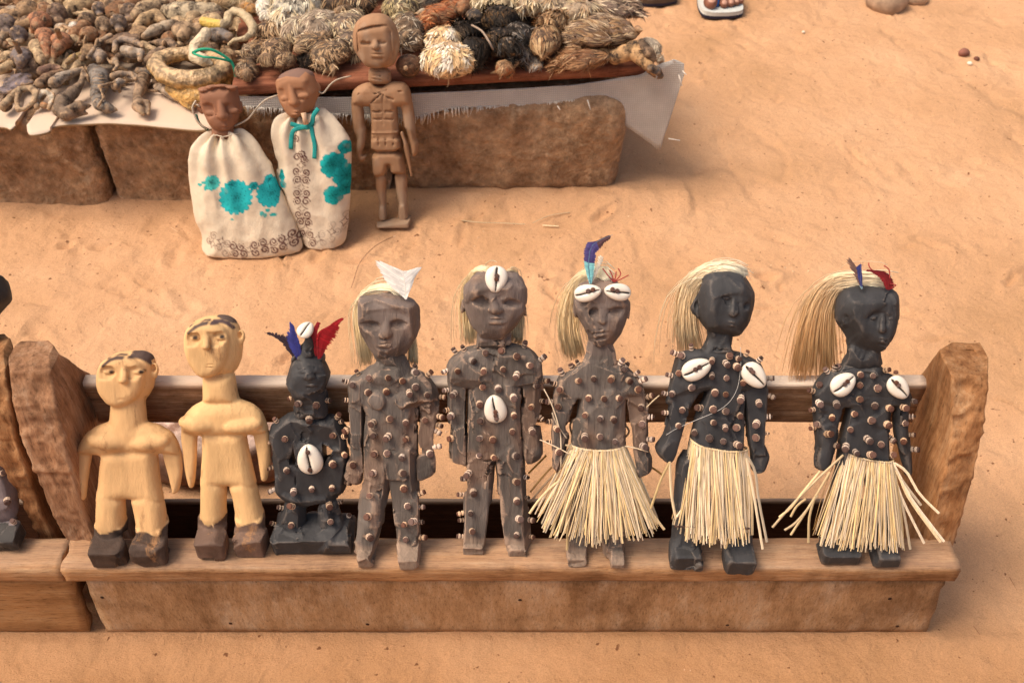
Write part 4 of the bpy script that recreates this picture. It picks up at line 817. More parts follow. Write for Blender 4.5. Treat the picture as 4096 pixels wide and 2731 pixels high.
pegs(f, z5b((600, 225), (815, 200), (985, 270), (1145, 380), (425, 310), (250, 440), (585, 440), (820, 420), (1000, 480), (560, 650), (760, 650), (950, 770), (1225, 625), (225, 720), (525, 850), (1185, 890), (955, 990), (550, 1075), (1180, 1185), (940, 1200), (180, 1000), (190, 1290), (540, 1290), (695, 1300), (515, 1520), (700, 1530), (965, 1510)) +
     z5c((400, 340), (445, 570), (420, 840), (430, 1070), (975, 450), (990, 680), (1010, 920), (1000, 1110)),
     z5b((330, 160), (240, 235), (100, 440), (90, 680), (85, 930), (1085, 150), (1300, 290), (1345, 560), (1350, 820), (1350, 1070)) + z5c((290, 400), (290, 600), (280, 840), (270, 920), (270, 1120), (1150, 390), (1155, 640), (1180, 920), (1200, 1130)))
cowrie(f, *z5((735, 240))[0], 51, 42, -97, ((.0, .05), (-.25, .05))); cowrie(f, *z5b((725, 915))[0], 59, 45, 97, ((-.1, 0), (-.35, .03), (-.55, 0)))
hair(f, [[(*z5((640, 130))[0], 0), (*z5((520, 100))[0], -26), (*z5((420, 150))[0], -50), (*z5((330, 350))[0], -70), (*z5((320, 700))[0], -76), (*z5((360, 1060))[0], -66)],
         [(*z5((660, 160))[0], 0), (*z5((560, 140))[0], -26), (*z5((470, 200))[0], -50), (*z5((430, 400))[0], -70), (*z5((440, 700))[0], -76), (*z5((490, 1060))[0], -66)]], 300, 1.5, c0=(.88, .76, .52), seed=4, jit=8)
hair(f, [[(*z5((860, 150))[0], -10), (*z5((960, 170))[0], -50), (*z5((990, 500))[0], -78), (*z5((930, 800))[0], -78), (*z5((940, 1070))[0], -66)], [(*z5((880, 140))[0], -10), (*z5((1010, 200))[0], -50), (*z5((1040, 500))[0], -78), (*z5((1075, 800))[0], -78), (*z5((1060, 1070))[0], -66)]], 220, 1.5, c0=(.85, .70, .44), seed=5, name='hair_behind_neck', jit=5)
F5 = f
# ---------------------------------------------------------------- 6 grey woman in a raffia skirt
def z6(*p): return Z(2200, 920, .3189, *p)
def z6b(*p): return Z(2140, 1380, .3189, *p)
def z6c(*p): return Z(2100, 1760, .3571, *p)
f = Fig('carved_figure', 'grey studded figure in a flared raffia skirt with two cowries across its forehead', 'wood carving', 2375, 2268, (2180, 1095, 2620, 2285), 130, ROW, off=.020, mat_=M_grey)
f.infl(z6((340, 900), (355, 800), (400, 700), (540, 640), (640, 618), (740, 630), (850, 700), (900, 800), (940, 900), (945, 1000), (920, 1130), (880, 1260), (800, 1370), (720, 1430), (620, 1440), (540, 1400), (480, 1340), (420, 1240), (385, 1130), (350, 1020)), 42, 70, 0, 5)
f.ell((*z6((345, 1010))[0], -16), (11, 14, 32), 3, rot=-12); f.ell((*z6((945, 990))[0], -16), (10, 14, 32), 3, rot=8)
f.infl(z6((500, 1350), (480, 1500)) + z6b((640, 110), (560, 240), (1040, 250), (1000, 120), (975, 0)) + z6((790, 1340),), 32, 40, -4, 6)
f.infl(z6b((600, 180), (480, 270), (390, 330), (300, 430), (250, 560), (250, 650), (1385, 650), (1368, 560), (1300, 430), (1150, 310), (1040, 230), (850, 220)), 30, 44, 0, 8)
f.infl(z6b((250, 560), (235, 800), (212, 1050), (210, 1250), (160, 1400), (158, 1540)) + z6c((258, 280), (305, 352), (370, 330), (408, 180)) + z6b((345, 1400), (400, 1180), (440, 950), (500, 700), (570, 600)), 18, 26, 2, 5)
f.infl(z6b((1130, 600), (1180, 900), (1230, 1250), (1290, 1500)) + z6c((1240, 330), (1285, 408), (1372, 400), (1412, 260), (1385, 150)) + z6b((1420, 1250), (1418, 950), (1408, 700), (1370, 560)), 18, 26, 2, 5)
f.infl(z6b((575, 560), (535, 900), (500, 1260), (480, 1450), (1120, 1450), (1100, 1260), (1102, 900), (1110, 560)), 30, 42, 0, 6)
f.infl(z6c((500, 80), (485, 600), (500, 1100), (500, 1330), (692, 1330), (700, 900), (760, 300)), 20, 38, 0, 5)
f.infl(z6c((860, 300), (890, 900), (900, 1330), (1100, 1330), (1098, 900), (1100, 100)), 20, 38, 0, 5)
f.foot(2273, 2346, 2200, 2264, 84, 44, 5); f.foot(2434, 2494, 2200, 2275, 84, 44, 5); f.seat_cut()
f.infl(z6((480, 960), (560, 930), (620, 960), (640, 1040), (520, 1060), (470, 1020)), 9, 22, 72, 8, True); f.infl(z6((700, 960), (820, 930), (900, 960), (900, 1030), (800, 1050), (700, 1020)), 9, 22, 72, 8, True)
f.nose(*z6((655, 960))[0], *z6((650, 1130))[0], 9, 16, 22); f.eye(*z6((525, 1025))[0], 15, 6, (1.1, 1.4), .5, dp=.25); f.eye(*z6((840, 1005))[0], 15, 6, (1.1, 1.4), .5, dp=.25)
f.mouth(*z6((650, 1285))[0], 30, 9, 12); f.groove(z6((560, 1160), (540, 1250)), 1.4); f.groove(z6((760, 1150), (800, 1240)), 1.4)
f.finish(GRY, 1100, .9, 6, 1, ptg(f.P(2400, 1420)[1], .018), .0007, face=(2405, 1275, 90, 95), keep=.35)
pegs(f, z6b((530, 450), (740, 410), (965, 410), (1165, 435), (330, 550), (300, 770), (680, 650), (860, 665), (1040, 660), (1285, 560), (1340, 765), (640, 870), (830, 910), (980, 915), (255, 1035), (1350, 990), (625, 1130), (810, 1145), (1010, 1205), (1340, 1260), (285, 1330), (480, 290), (1120, 300)),
     z6b((330, 330), (430, 215), (540, 220), (1060, 240), (1150, 235), (1275, 340), (1370, 420), (1440, 630), (1450, 890), (1460, 1170), (225, 470), (140, 700), (150, 950), (150, 1200)))
cowrie(f, *z6((475, 785))[0], 53, 33, 12, ((.1, .25), (.45, .3))); cowrie(f, *z6((840, 775))[0], 53, 33, 172, ((.48, -.2), (.12, -.1)))
feather(f, [(*z6((510, 670))[0], 50), (*z6((485, 450))[0], 52), (*z6((515, 220))[0], 50), (*z6((640, 120))[0], 40), (*z6((790, 60))[0], 30)],
        [(*z6((490, 660))[0], 50), (*z6((430, 460))[0], 52), (*z6((415, 320))[0], 50), (*z6((450, 160))[0], 44), (*z6((560, 170))[0], 40), (*z6((700, 80))[0], 30)],
        [(*z6((525, 660))[0], 50), (*z6((570, 460))[0], 52), (*z6((590, 300))[0], 50), (*z6((640, 230))[0], 44), (*z6((760, 110))[0], 34)],
        lambda t: (.22, .55, .58) if t < .3 else ((.07, .055, .19) if t < .7 else (.10, .045, .05)), 80, 3.2, (.1, .2, .3), 11)
feather(f, [(*z6((520, 660))[0], 44), (*z6((600, 470))[0], 44), (*z6((670, 330))[0], 40)], [(*z6((520, 600))[0], 44), (*z6((560, 450))[0], 44), (*z6((600, 290))[0], 40)], [(*z6((560, 600))[0], 44), (*z6((640, 470))[0], 40), (*z6((680, 340))[0], 38)], lambda t: (.80, .72, .58), 36, 2, (.7, .6, .5), 12, tipfray=.35)
for k, (a, b) in enumerate((((660, 480), (720, 560)), ((745, 500), (780, 570)), ((855, 480), (885, 560)), ((985, 565), (900, 610)), ((830, 520), (820, 590)))):
    twig(f, [(*z6((800, 655))[0], 52), (*z6(b)[0], 52), (*z6(a)[0], 46)], 2.2, mat('red_barb', (.40, .06, .05), bump=0) if k == 0 else bpy.data.materials['red_barb'], 'red_feather')
hair(f, [[(*z6((760, 600))[0], 30), (*z6((640, 480))[0], 0), (*z6((480, 490))[0], -30), (*z6((330, 560))[0], -50), (*z6((200, 720))[0], -60), (*z6((120, 1000))[0], -66), (*z6((110, 1300))[0], -70), (*z6((190, 1640))[0], -62)],
         [(*z6((750, 610))[0], 30), (*z6((620, 530))[0], 0), (*z6((480, 560))[0], -30), (*z6((380, 640))[0], -50), (*z6((300, 780))[0], -60), (*z6((240, 1020))[0], -66), (*z6((260, 1300))[0], -70), (*z6((330, 1640))[0], -62)],
         [(*z6((700, 620))[0], 30), (*z6((600, 570))[0], 0), (*z6((500, 590))[0], -30), (*z6((420, 660))[0], -50), (*z6((350, 800))[0], -60), (*z6((320, 1020))[0], -66), (*z6((340, 1300))[0], -70), (*z6((430, 1600))[0], -62)]], 520, 1.4, seed=6, jit=7, c1=(.86, .64, .34))
sk = skirt(f, z6c((520, 80), (700, 96), (850, 102), (1000, 92), (1110, 76)), z6c((120, 900), (260, 1040), (450, 1110), (700, 1140), (900, 1120), (1080, 1100), (1250, 1080), (1400, 1030), (1480, 960)), 150, 6, 46,
      [z6c((540, 350), (350, 480), (180, 640), (50, 820)), z6c((1120, 160), (1290, 560), (1400, 780), (1560, 1000)), z6c((560, 130), (600, 400), (500, 700), (470, 1230)), z6c((1060, 300), (1040, 700), (985, 1090))])
for l in (z6b((110, 550), (200, 720), (280, 950), (325, 1180), (325, 1560)), z6b((60, 1185), (250, 1270), (440, 1370)), z6b((215, 850), (280, 1000), (400, 1170)), z6c((1040, 60), (1200, 80), (1380, 130)), z6b((1400, 780), (1480, 700), (1560, 630)),
          z6b((900, 1240), (880, 1300)), z6b((460, 1270), (380, 1250), (470, 1300))): twig(f, [(x, y, 34) for x, y in l], 2.6, nm='loose_straw', parent=sk)
for l in (z6c((240, 170), (150, 260), (40, 370)), z6c((300, 300), (180, 430), (60, 580)), z6c((330, 380), (200, 520), (60, 690)), z6c((1390, 290), (1460, 330), (1540, 390)), z6b((480, 920), (440, 1020), (490, 1190)), z6b((1110, 980), (1180, 1080), (1110, 1180))):
    twig(f, [(x, y, -46) for x, y in l], 4.2, M_strawd, 'loose_straw', parent=sk)
# ---------------------------------------------------------------- 7 black figure in a long raffia skirt
def z7(*p): return Z(2660, 1020, .3189, *p)
def z7b(*p): return Z(2610, 1360, .3189, *p)
def z7c(*p): return Z(2600, 1760, .3571, *p)
f = Fig('carved_figure', 'black studded figure whose raffia skirt is bound near its hem', 'wood carving', 2850, 2293, (2610, 1080, 3080, 2305), 135, ROW, off=.022, mat_=M_black)
f.infl(z7((430, 420), (500, 300), (600, 235), (800, 215), (980, 275), (1050, 380), (1095, 500), (1085, 680), (1020, 850), (910, 970), (840, 985), (700, 970), (560, 930), (490, 870), (430, 760), (400, 600)), 62, 82, 0, 5)
f.ell((*z7((432, 640))[0], 6), (24, 22, 42), 3, rot=-4); f.ell((*z7((440, 650))[0], 28), (11, 12, 22), 2, True)
f.infl(z7((545, 900), (525, 1060), (480, 1160), (440, 1240), (900, 1240), (850, 1160), (832, 1050), (830, 920)), 34, 42, -4, 6)
f.infl(z7b((620, 110), (440, 150), (320, 175), (285, 280), (240, 480), (260, 620), (1430, 620), (1400, 480), (1340, 330), (1260, 245), (1120, 190), (1010, 165)), 30, 46, 0, 7)
f.infl(z7b((260, 400), (190, 700), (160, 900), (158, 1180), (110, 1260), (52, 1310), (60, 1400), (130, 1480), (165, 1515), (235, 1510), (300, 1350), (385, 1050), (480, 840), (600, 660), (700, 520)), 20, 32, 6, 5)
f.infl(z7b((1135, 560), (1165, 900), (1200, 1250), (1240, 1500)) + z7c((1130, 290), (1168, 362), (1270, 356), (1325, 190), (1270, 60)) + z7b((1390, 1300), (1405, 1000), (1430, 700), (1410, 500)), 20, 30, 2, 5)
f.infl(z7b((700, 480), (640, 760), (575, 900), (530, 1080), (480, 1240), (460, 1450), (1130, 1500), (1115, 1380), (1130, 1000), (1150, 560)), 32, 44, 0, 6)
f.infl(z7c((330, 100), (290, 700), (262, 1090), (262, 1300), (540, 1300), (540, 700), (640, 200)), 22, 40, 0, 5); f.infl(z7c((780, 200), (820, 700), (850, 1300), (1110, 1300), (1105, 800), (1080, 200)), 22, 40, 0, 5)
f.foot(2690, 2808, 2200, 2284, 104, 84, 12); f.foot(2905, 3014, 2200, 2297, 104, 80, 12); f.seat_cut()
f.infl(z7((690, 520), (770, 490), (820, 540), (800, 600), (700, 590)), 5, 14, 84, 5, True); f.infl(z7((910, 580), (960, 545), (1020, 580), (1000, 640), (920, 640)), 5, 15, 78, 5, True)
f.nose(*z7((868, 540))[0], *z7((850, 715))[0], 8, 14, 20); f.eye(*z7((765, 545))[0], 18, 6, (1.1, 1.4), .5, dp=.25); f.eye(*z7((955, 605))[0], 13, 5, (1.1, 1.4), .5, dp=.25)
f.mouth(*z7((835, 845))[0], 20, 7, 10, -12)
f.finish(BLK, 1000, .75, 7, 1, None, .0002, face=(2925, 1235, 85, 80), keep=.4)
pegs(f, z7b((380, 195), (750, 240), (960, 205), (1065, 230), (910, 275), (1045, 320), (745, 425), (925, 475), (1145, 520), (330, 415), (480, 595), (255, 660), (785, 645), (920, 680), (1110, 715), (380, 865), (1330, 770), (755, 860), (910, 895), (1085, 935), (320, 1065), (755, 1030), (910, 1080), (1065, 1095), (1160, 1045), (1310, 1030), (715, 1230), (890, 1270), (1045, 1300), (1305, 1225), (620, 850), (530, 1145)),
     z7b((270, 160), (480, 100), (1170, 160), (1330, 240), (200, 430), (150, 660), (100, 900), (1470, 470), (1460, 690), (1460, 950), (1450, 1160)))
cowrie(f, *z7b((545, 355))[0], 61, 42, 25, ((.2, .2), (-.1, .15)), 12); cowrie(f, *z7b((1270, 435))[0], 60, 42, -48, ((-.35, .1), (-.58, .1)), 12)
hair(f, [[(*z7((1010, 260))[0], 20), (*z7((860, 150))[0], 0), (*z7((620, 90))[0], -20), (*z7((400, 170))[0], -44), (*z7((250, 300))[0], -60), (*z7((180, 520))[0], -74), (*z7((140, 900))[0], -80), (*z7((170, 1260))[0], -70)],
         [(*z7((1000, 220))[0], 20), (*z7((820, 160))[0], 0), (*z7((620, 160))[0], -20), (*z7((460, 240))[0], -44), (*z7((340, 380))[0], -60), (*z7((280, 600))[0], -74), (*z7((280, 900))[0], -80), (*z7((320, 1250))[0], -70)],
         [(*z7((900, 230))[0], 20), (*z7((780, 200))[0], 0), (*z7((620, 210))[0], -20), (*z7((500, 290))[0], -44), (*z7((420, 400))[0], -60), (*z7((370, 600))[0], -74), (*z7((390, 900))[0], -80), (*z7((480, 1220))[0], -70)]], 560, 1.4, c0=(.95, .88, .70), c1=(.90, .68, .40), seed=7, jit=12)
twig(f, [(*z7b((1105, 90))[0], 44), (*z7b((1105, 350))[0], 60), (*z7b((1050, 640))[0], 66), (*z7b((880, 850))[0], 66), (*z7b((540, 1005))[0], 60), (*z7b((300, 1110))[0], 44), (*z7b((170, 1190))[0], 40)], 1.1, mat('clear_thread', (.5, .48, .45), .3, bump=0), 'thread', n=30)
sk = skirt(f, z7c((450, 20), (560, 70), (700, 96), (860, 120), (1090, 132)), z7c((255, 1010), (400, 1110), (560, 1140), (700, 1150), (850, 1150), (1000, 1140), (1110, 1130)), 140, 7, 46,
      [z7c((1090, 180), (1180, 360), (1215, 650), (1310, 1140)), z7c((1080, 200), (1160, 600), (1210, 900), (1262, 1220)), z7c((820, 420), (960, 760), (845, 1215)), z7c((520, 300), (560, 560), (600, 430), (300, 860)), z7c((220, 240), (240, 600), (290, 880)), z7c((760, 380), (640, 620), (560, 860), (500, 1150)), z7c((1100, 400), (1140, 700), (1145, 1060)), z7c((220, 250), (120, 450), (10, 760))])
for xx in np.linspace(300, 1090, 15):
    a = z7c((xx - 26, 965 + (xx > 600) * 20), (xx + 26, 968 + (xx > 600) * 20)); twig(f, [(*a[0], 78 + 8 * math.sin(xx)), (*a[1], 80)], 4.5, bpy.data.materials['dark_nail'], 'dark_binding', sk, 3); 
# ---------------------------------------------------------------- 8 black figure, rightmost
def z8(*p): return Z(3140, 1000, .3189, *p)
def z8b(*p): return Z(3200, 1400, .3189, *p)
def z8c(*p): return Z(3070, 1780, .3571, *p)
f = Fig('carved_figure', 'black studded figure with blond ponytail and red feather nearest the right end post', 'wood carving', 3430, 2264, (3235, 1125, 3670, 2285), 135, ROW, off=.022, mat_=M_black)
f.infl(z8((650, 750), (680, 610), (740, 530), (860, 485), (1000, 470), (1130, 468), (1280, 485), (1375, 560), (1400, 680), (1410, 830), (1380, 1000), (1320, 1140), (1260, 1220), (1170, 1250), (1050, 1230), (930, 1180), (840, 1120), (780, 1060), (715, 960), (660, 860)), 64, 84, 0, 5)
f.ell((*z8((765, 870))[0], 34), (26, 20, 34), 3, rot=-20); f.ell((*z8((765, 850))[0], 56), (14, 12, 20), 2, True); f.cap((*z8((800, 1040))[0], 10), (*z8((802, 1090))[0], 10), 7, 7, 1, 2)
f.groove(z8((870, 545), (1000, 500), (1150, 500), (1300, 545)), 2)
f.infl(z8((800, 1040), (780, 1200), (755, 1320), (700, 1460), (1220, 1460), (1190, 1320), (1172, 1180)), 38, 44, -4, 6)
f.infl(z8b((560, 170), (400, 255), (280, 340), (205, 450), (178, 600), (200, 700), (1385, 700), (1360, 560), (1280, 430), (1180, 345), (1050, 300), (1000, 200)), 30, 46, 0, 7)
f.infl(z8b((178, 560), (178, 900), (195, 1080), (222, 1185), (142, 1320), (150, 1465), (290, 1495), (365, 1400), (420, 1150), (460, 900), (520, 700), (600, 560)), 20, 32, 4, 5)
f.infl(z8b((1180, 560), (1195, 900), (1230, 1280), (1330, 1568)) + z8c((1500, 280), (1545, 345), (1600, 335), (1600, 200)) + z8b((1380, 1380), (1368, 1150), (1382, 850), (1372, 600)), 20, 30, 2, 5)
f.infl(z8b((640, 520), (570, 850), (505, 1080), (480, 1280), (460, 1450), (1130, 1480), (1112, 1300), (1100, 900), (1150, 560)), 32, 44, 0, 6); f.groove(z8b((620, 590), (1170, 590)), 2.2)
f.infl(z8c((800, 100), (700, 600), (620, 1150), (900, 1150), (960, 600), (1050, 200)), 22, 40, 0, 5); f.infl(z8c((1100, 200), (1160, 700), (1190, 1180), (1400, 1180), (1380, 700), (1330, 200)), 22, 40, 0, 5)
f.foot(3285, 3435, 2190, 2260, 110, 64, 14); f.foot(3498, 3590, 2190, 2271, 110, 60, 14); f.seat_cut()
for xx in (880, 930, 975): f.cap((*z8c((xx, 1260))[0], 90), (*z8c((xx + 4, 1345))[0], 110), 2, 2, 1, 1, True)
f.infl(z8((930, 770), (1050, 715), (1200, 740), (1230, 880), (1120, 900), (960, 840)), 6, 14, 90, 6, True); f.infl(z8((1270, 800), (1330, 760), (1390, 800), (1370, 900), (1290, 880)), 5, 12, 84, 5, True)
f.nose(*z8((1225, 790))[0], *z8((1222, 980))[0], 8, 14, 22); f.eye(*z8((1110, 845))[0], 22, 8, (1.1, 1.4), .6, dp=.25); f.eye(*z8((1325, 850))[0], 12, 7, (1.1, 1.4), .6, dp=.25)
f.mouth(*z8((1222, 1120))[0], 20, 8, 11, -8)
f.finish(BLK, 1000, .7, 8, 1, None, .0002, face=(3510, 1285, 85, 85), keep=.35)
pegs(f, z8b((750, 300), (915, 320), (755, 440), (970, 480), (740, 615), (940, 685), (1105, 720), (455, 660), (230, 650), (245, 440), (1285, 710), (670, 800), (400, 830), (885, 880), (1080, 920), (1305, 915), (240, 935), (630, 990), (330, 1050), (830, 1100), (1145, 1080), (1300, 1125), (1020, 1180), (580, 1190), (685, 1265), (870, 1310), (1130, 1320), (440, 1190), (490, 230)),
     z8b((430, 170), (320, 250), (1060, 240), (1180, 270), (140, 500), (110, 740), (110, 970), (1400, 640), (1420, 820), (1420, 1050), (1400, 1230)))
cowrie(f, *z8b((525, 418))[0], 55, 44, 35, ((.25, .15), (0, .1)), 12); cowrie(f, *z8b((1220, 460))[0], 54, 38, -48, ((-.3, .1), (-.55, .1)), 12)
hair(f, [[(*z8((1250, 330))[0], 24), (*z8((1080, 290))[0], 10), (*z8((820, 285))[0], -10), (*z8((600, 300))[0], -34), (*z8((430, 420))[0], -50), (*z8((290, 640))[0], -60), (*z8((190, 1000))[0], -70), (*z8((50, 1640))[0], -62)],
         [(*z8((1270, 390))[0], 24), (*z8((1080, 350))[0], 10), (*z8((820, 370))[0], -10), (*z8((640, 400))[0], -34), (*z8((500, 520))[0], -50), (*z8((410, 740))[0], -60), (*z8((340, 1050))[0], -70), (*z8((280, 1660))[0], -62)],
         [(*z8((1260, 440))[0], 24), (*z8((1080, 430))[0], 10), (*z8((860, 460))[0], -10), (*z8((720, 480))[0], -34), (*z8((640, 600))[0], -50), (*z8((580, 800))[0], -60), (*z8((600, 1080))[0], -70), (*z8((640, 1640))[0], -62)]], 900, 1.5, c0=(.95, .88, .68), c1=(.80, .50, .22), seed=8, jit=9)
feather(f, [(*z8((965, 490))[0], 60), (*z8((930, 320))[0], 60), (*z8((805, 95))[0], 50)], [(*z8((955, 480))[0], 60), (*z8((870, 340))[0], 58), (*z8((765, 140))[0], 50), (*z8((800, 95))[0], 50)], [(*z8((968, 480))[0], 60), (*z8((950, 320))[0], 60), (*z8((900, 200))[0], 56), (*z8((810, 100))[0], 50)], lambda t: (.35, .5, .5) if t < .15 else (.16, .09, .07), 44, 2.2, (.2, .15, .12), 21, tipfray=.25)
feather(f, [(*z8((968, 490))[0], 64), (*z8((945, 330))[0], 64), (*z8((950, 160))[0], 56)], [(*z8((955, 470))[0], 64), (*z8((910, 330))[0], 64), (*z8((890, 215))[0], 60)], [(*z8((970, 480))[0], 64), (*z8((972, 330))[0], 62), (*z8((960, 190))[0], 58)], lambda t: (.3, .5, .5) if t < .12 else (.035, .045, .19), 40, 2.6, (.1, .1, .2), 22)
feather(f, [(*z8((1300, 490))[0], 60), (*z8((1290, 380))[0], 66), (*z8((1200, 290))[0], 66), (*z8((980, 250))[0], 60)], [(*z8((1260, 480))[0], 60), (*z8((1210, 390))[0], 66), (*z8((1130, 310))[0], 66), (*z8((1050, 265))[0], 60)], [(*z8((1370, 470))[0], 50), (*z8((1360, 380))[0], 50), (*z8((1270, 270))[0], 56), (*z8((1140, 260))[0], 60)], lambda t: (.17 + .08 * (1 - t), .012, .016), 60, 3.6, (.2, .02, .02), 23)
for a, b in (((1240, 195), (1310, 260)), ((1050, 160), (1080, 240)), ((1320, 480), (1390, 440))): twig(f, [(*z8((1300, 420))[0], 60), (*z8(b)[0], 60), (*z8(a)[0], 54)], 2.4, bpy.data.materials['red_barb'], 'red_feather')
sk = skirt(f, z8c((830, 85), (980, 130), (1150, 158), (1280, 176), (1390, 186)), z8c((520, 1090), (640, 1130), (780, 1125), (950, 1130), (1120, 1160), (1280, 1160), (1400, 1150), (1490, 1170)), 130, 8, 46,
      [z8c((850, 110), (600, 340), (300, 640), (55, 920)), z8c((590, 290), (400, 520), (260, 700), (130, 805)), z8c((700, 300), (520, 600), (260, 1005)), z8c((560, 560), (420, 750), (300, 880), (190, 950)), z8c((540, 560), (470, 800), (460, 1090)), z8c((430, 600), (330, 680), (260, 800)),
       z8c((1390, 180), (1480, 360), (1600, 620), (1940, 1085)), z8c((1400, 190), (1500, 380), (1640, 640), (1978, 1078)), z8c((1420, 200), (1560, 300), (1700, 540), (1920, 762)), z8c((1400, 200), (1500, 380), (1720, 672)), z8c((1380, 200), (1500, 580), (1755, 1098)), z8c((1360, 220), (1500, 620), (1600, 1165)), z8c((1400, 320), (1460, 800), (1510, 1115)), z8c((1000, 300), (960, 700), (1035, 1170))], cross=.06)
# ---------------------------------------------------------------- part of a ninth figure on the neighbouring bench
f = Fig('carved_figure', 'dark headed figure with a grey coat and black boots cut off by the left edge', 'wood carving', 10, 2212, (-170, 1100, 110, 2225), 120, None, off=.022, mat_=M_black)
f.infl([(-150, 1130), (-60, 1100), (0, 1116), (20, 1150), (27, 1190), (26, 1215), (0, 1240), (-50, 1300), (-130, 1290)], 50, 60, 0, 5)
f.cap((-70, 1280, 0), (-70, 1420, 0), 40, 44, .9, 8); f.infl([(-160, 1400), (0, 1420), (-5, 1560), (-8, 1700), (10, 1800), (46, 1880), (62, 2000), (70, 2075), (-160, 2100)], 40, 44, 0, 6)
f.infl([(-160, 2060), (72, 2070), (78, 2150), (80, 2240), (-160, 2250)], 30, 46, 0, 4); f.foot(-120, -10, 2120, 2208, 96, 70, 10); f.foot(-5, 78, 2120, 2208, 96, 90, 10); f.seat_cut()
def pt(V, c):
    z = V[:, 2]; a, b, d = f.P(0, 1400)[1], f.P(0, 2078)[1], f.P(0, 1300)[1]; m = ((z < a) & (z > b + .004 * fbm(V, 40, 2, 2)))[:, None]
    return np.where(m, np.array((.20, .16, .16)), c)
f.finish((.030, .026, .024), 1100, .9, 9, 1, pt)
pegs(f, [(8, 1893), (30, 1995)], [(60, 2090)])
# ================================================================ figures leaning on the stall
def unproj(s, V, w):
    """cloth point -> mark on the flat pattern the print is drawn on"""
    M = np.array(s.rot); P = np.stack([V[:, 0], np.full(len(V), -w * s.s), V[:, 2]], 1) @ M.T + np.array(s.o) - np.array(C0)
    z = P @ np.array(FW); return 2048 + FPX * P[:, 0] / z, 1365.5 - FPX * (P @ np.array(UP)) / z
def mixc(c, m, col):
    m = np.clip(m, 0, 1)[:, None]; return c * (1 - m) + np.array(col) * m
def flower(c, X, Y, x, y, r, n=11, ph=0., sx=1., cut=None, base=(.02, .36, .38)):
    dx, dy = (X - x) / sx, Y - y; rho = np.hypot(dx, dy); th = np.arctan2(dy, dx); R_ = r * (.86 + .14 * np.abs(np.cos(th * n / 2 + ph)))
    m = np.clip((R_ - rho) / 2, 0, 1)
    if cut is not None: m = m * cut
    ln = np.clip(1 - np.abs(np.sin(th * n / 2 + ph + .5 * np.pi)) * rho / 16, 0, 1) + .7 * np.clip(1 - np.abs(np.sin(th * n + ph)) * rho / 12, 0, 1) * (rho > r * .35)
    sh = (.72 + .6 * rho / r)[:, None] * np.array(base); sh = sh * (1 - .62 * np.clip(ln, 0, 1))[:, None]
    c = c * (1 - m[:, None]) + sh * m[:, None]; return mixc(c, (np.abs(rho - R_ + 4) < 3.5) * .55 * (m > 0), (.01, .2, .24))
def spiral(c, X, Y, x, y, r, d=1, ph=0., col=(.10, .035, .03), lw=.30, turns=1.6, str_=1.):
    dx, dy = X - x, Y - y; rho = np.hypot(dx, dy); th = np.arctan2(dy, dx) * d + ph; pitch = r / turns
    q = (rho / pitch - th / 6.2832) % 1; m = np.clip((lw - np.abs(q - .5)) * 6 + .4, 0, 1) * (rho < r) * (rho > r * .08); return mixc(c, m * str_, col)
def star(c, X, Y, x, y, r, rot=0., col=(.10, .035, .03), str_=1.):
    a, b = X - x, Y - y; ca, sa = math.cos(rot), math.sin(rot); a, b = abs(a * ca + b * sa) / r, abs(-a * sa + b * ca) / r
    v = np.sqrt(a) + np.sqrt(b); return mixc(c, np.clip(1 - np.abs(v - 1.02) / .16, 0, 1) * str_ * (a < 1.1) * (b < 1.1), col)
M_cloth = mat('cotton_print', rough=.9, var=.08, vscale=60, attr=True, bump=.9, bscale=260, bdist=.0014, spec=.1)
M_teal = mat('teal_ribbon', (.02, .30, .28), .7, .25, 120, bump=.2)
# ---- doll 1
def y1(*p): return Z(740, 250, .3189, *p)
def y1b(*p): return Z(740, 600, .3189, *p)
WD = (.27, .125, .07)
f = Fig('cloth_doll', 'doll with a dark brown wooden head in a wide cream cloth sack with teal flowers', 'doll', 985, 1052, (755, 330, 1225, 1075), 130, 'dolls in printed cloth sacks', zb=.004, off=.05, lean=R(22), mat_=M_brown, h=.0021)
SF = f.F; f.F = Fld((-.11, -.07, .20), (.11, .07, .46), .0016)
f.infl(y1((200, 380), (215, 330), (330, 292), (440, 282), (560, 292), (640, 315), (662, 420), (685, 560), (672, 680), (645, 760), (600, 840), (520, 872), (440, 870), (370, 830), (310, 760), (268, 680), (225, 600), (200, 500)), 44, 62, 0, 5)
for x, y in ((250, 330), (345, 296), (470, 284), (590, 300)): f.ell((*y1((x, y + 12))[0], 30), (24, 30, 9), 3)
f.ell((*y1((190, 580))[0], 0), (14, 10, 24), 3, rot=10); f.ell((*y1((700, 560))[0], -6), (10, 10, 24), 3)
f.infl(y1((335, 800), (340, 960), (610, 960), (600, 820)), 30, 34, 0, 5)
f.infl(y1((250, 520), (340, 485), (410, 520), (430, 640), (330, 690), (250, 640)), 8, 18, 66, 8, True); f.infl(y1((520, 510), (600, 490), (660, 520), (660, 650), (580, 670), (530, 620)), 8, 18, 66, 8, True)
f.nose(*y1((445, 500))[0], *y1((475, 670))[0], 11, 18, 22)
for x, y in ((340, 640), (605, 610)): w = f.w(*y1((x, y))[0]); f.ell((*y1((x, y))[0], w), (24, 11, 12), 3, rot=-6 if x < 400 else 6); f.groove(y1((x - 70, y + 22), (x, y + 34), (x + 60, y + 20)), 1.6)
f.mouth(*y1((505, 812))[0], 20, 6, 8)
f.finish(WD, 900, .35, 31, 1, None, part='head', face=(900, 440, 70, 80), keep=.1)
f.F = SF
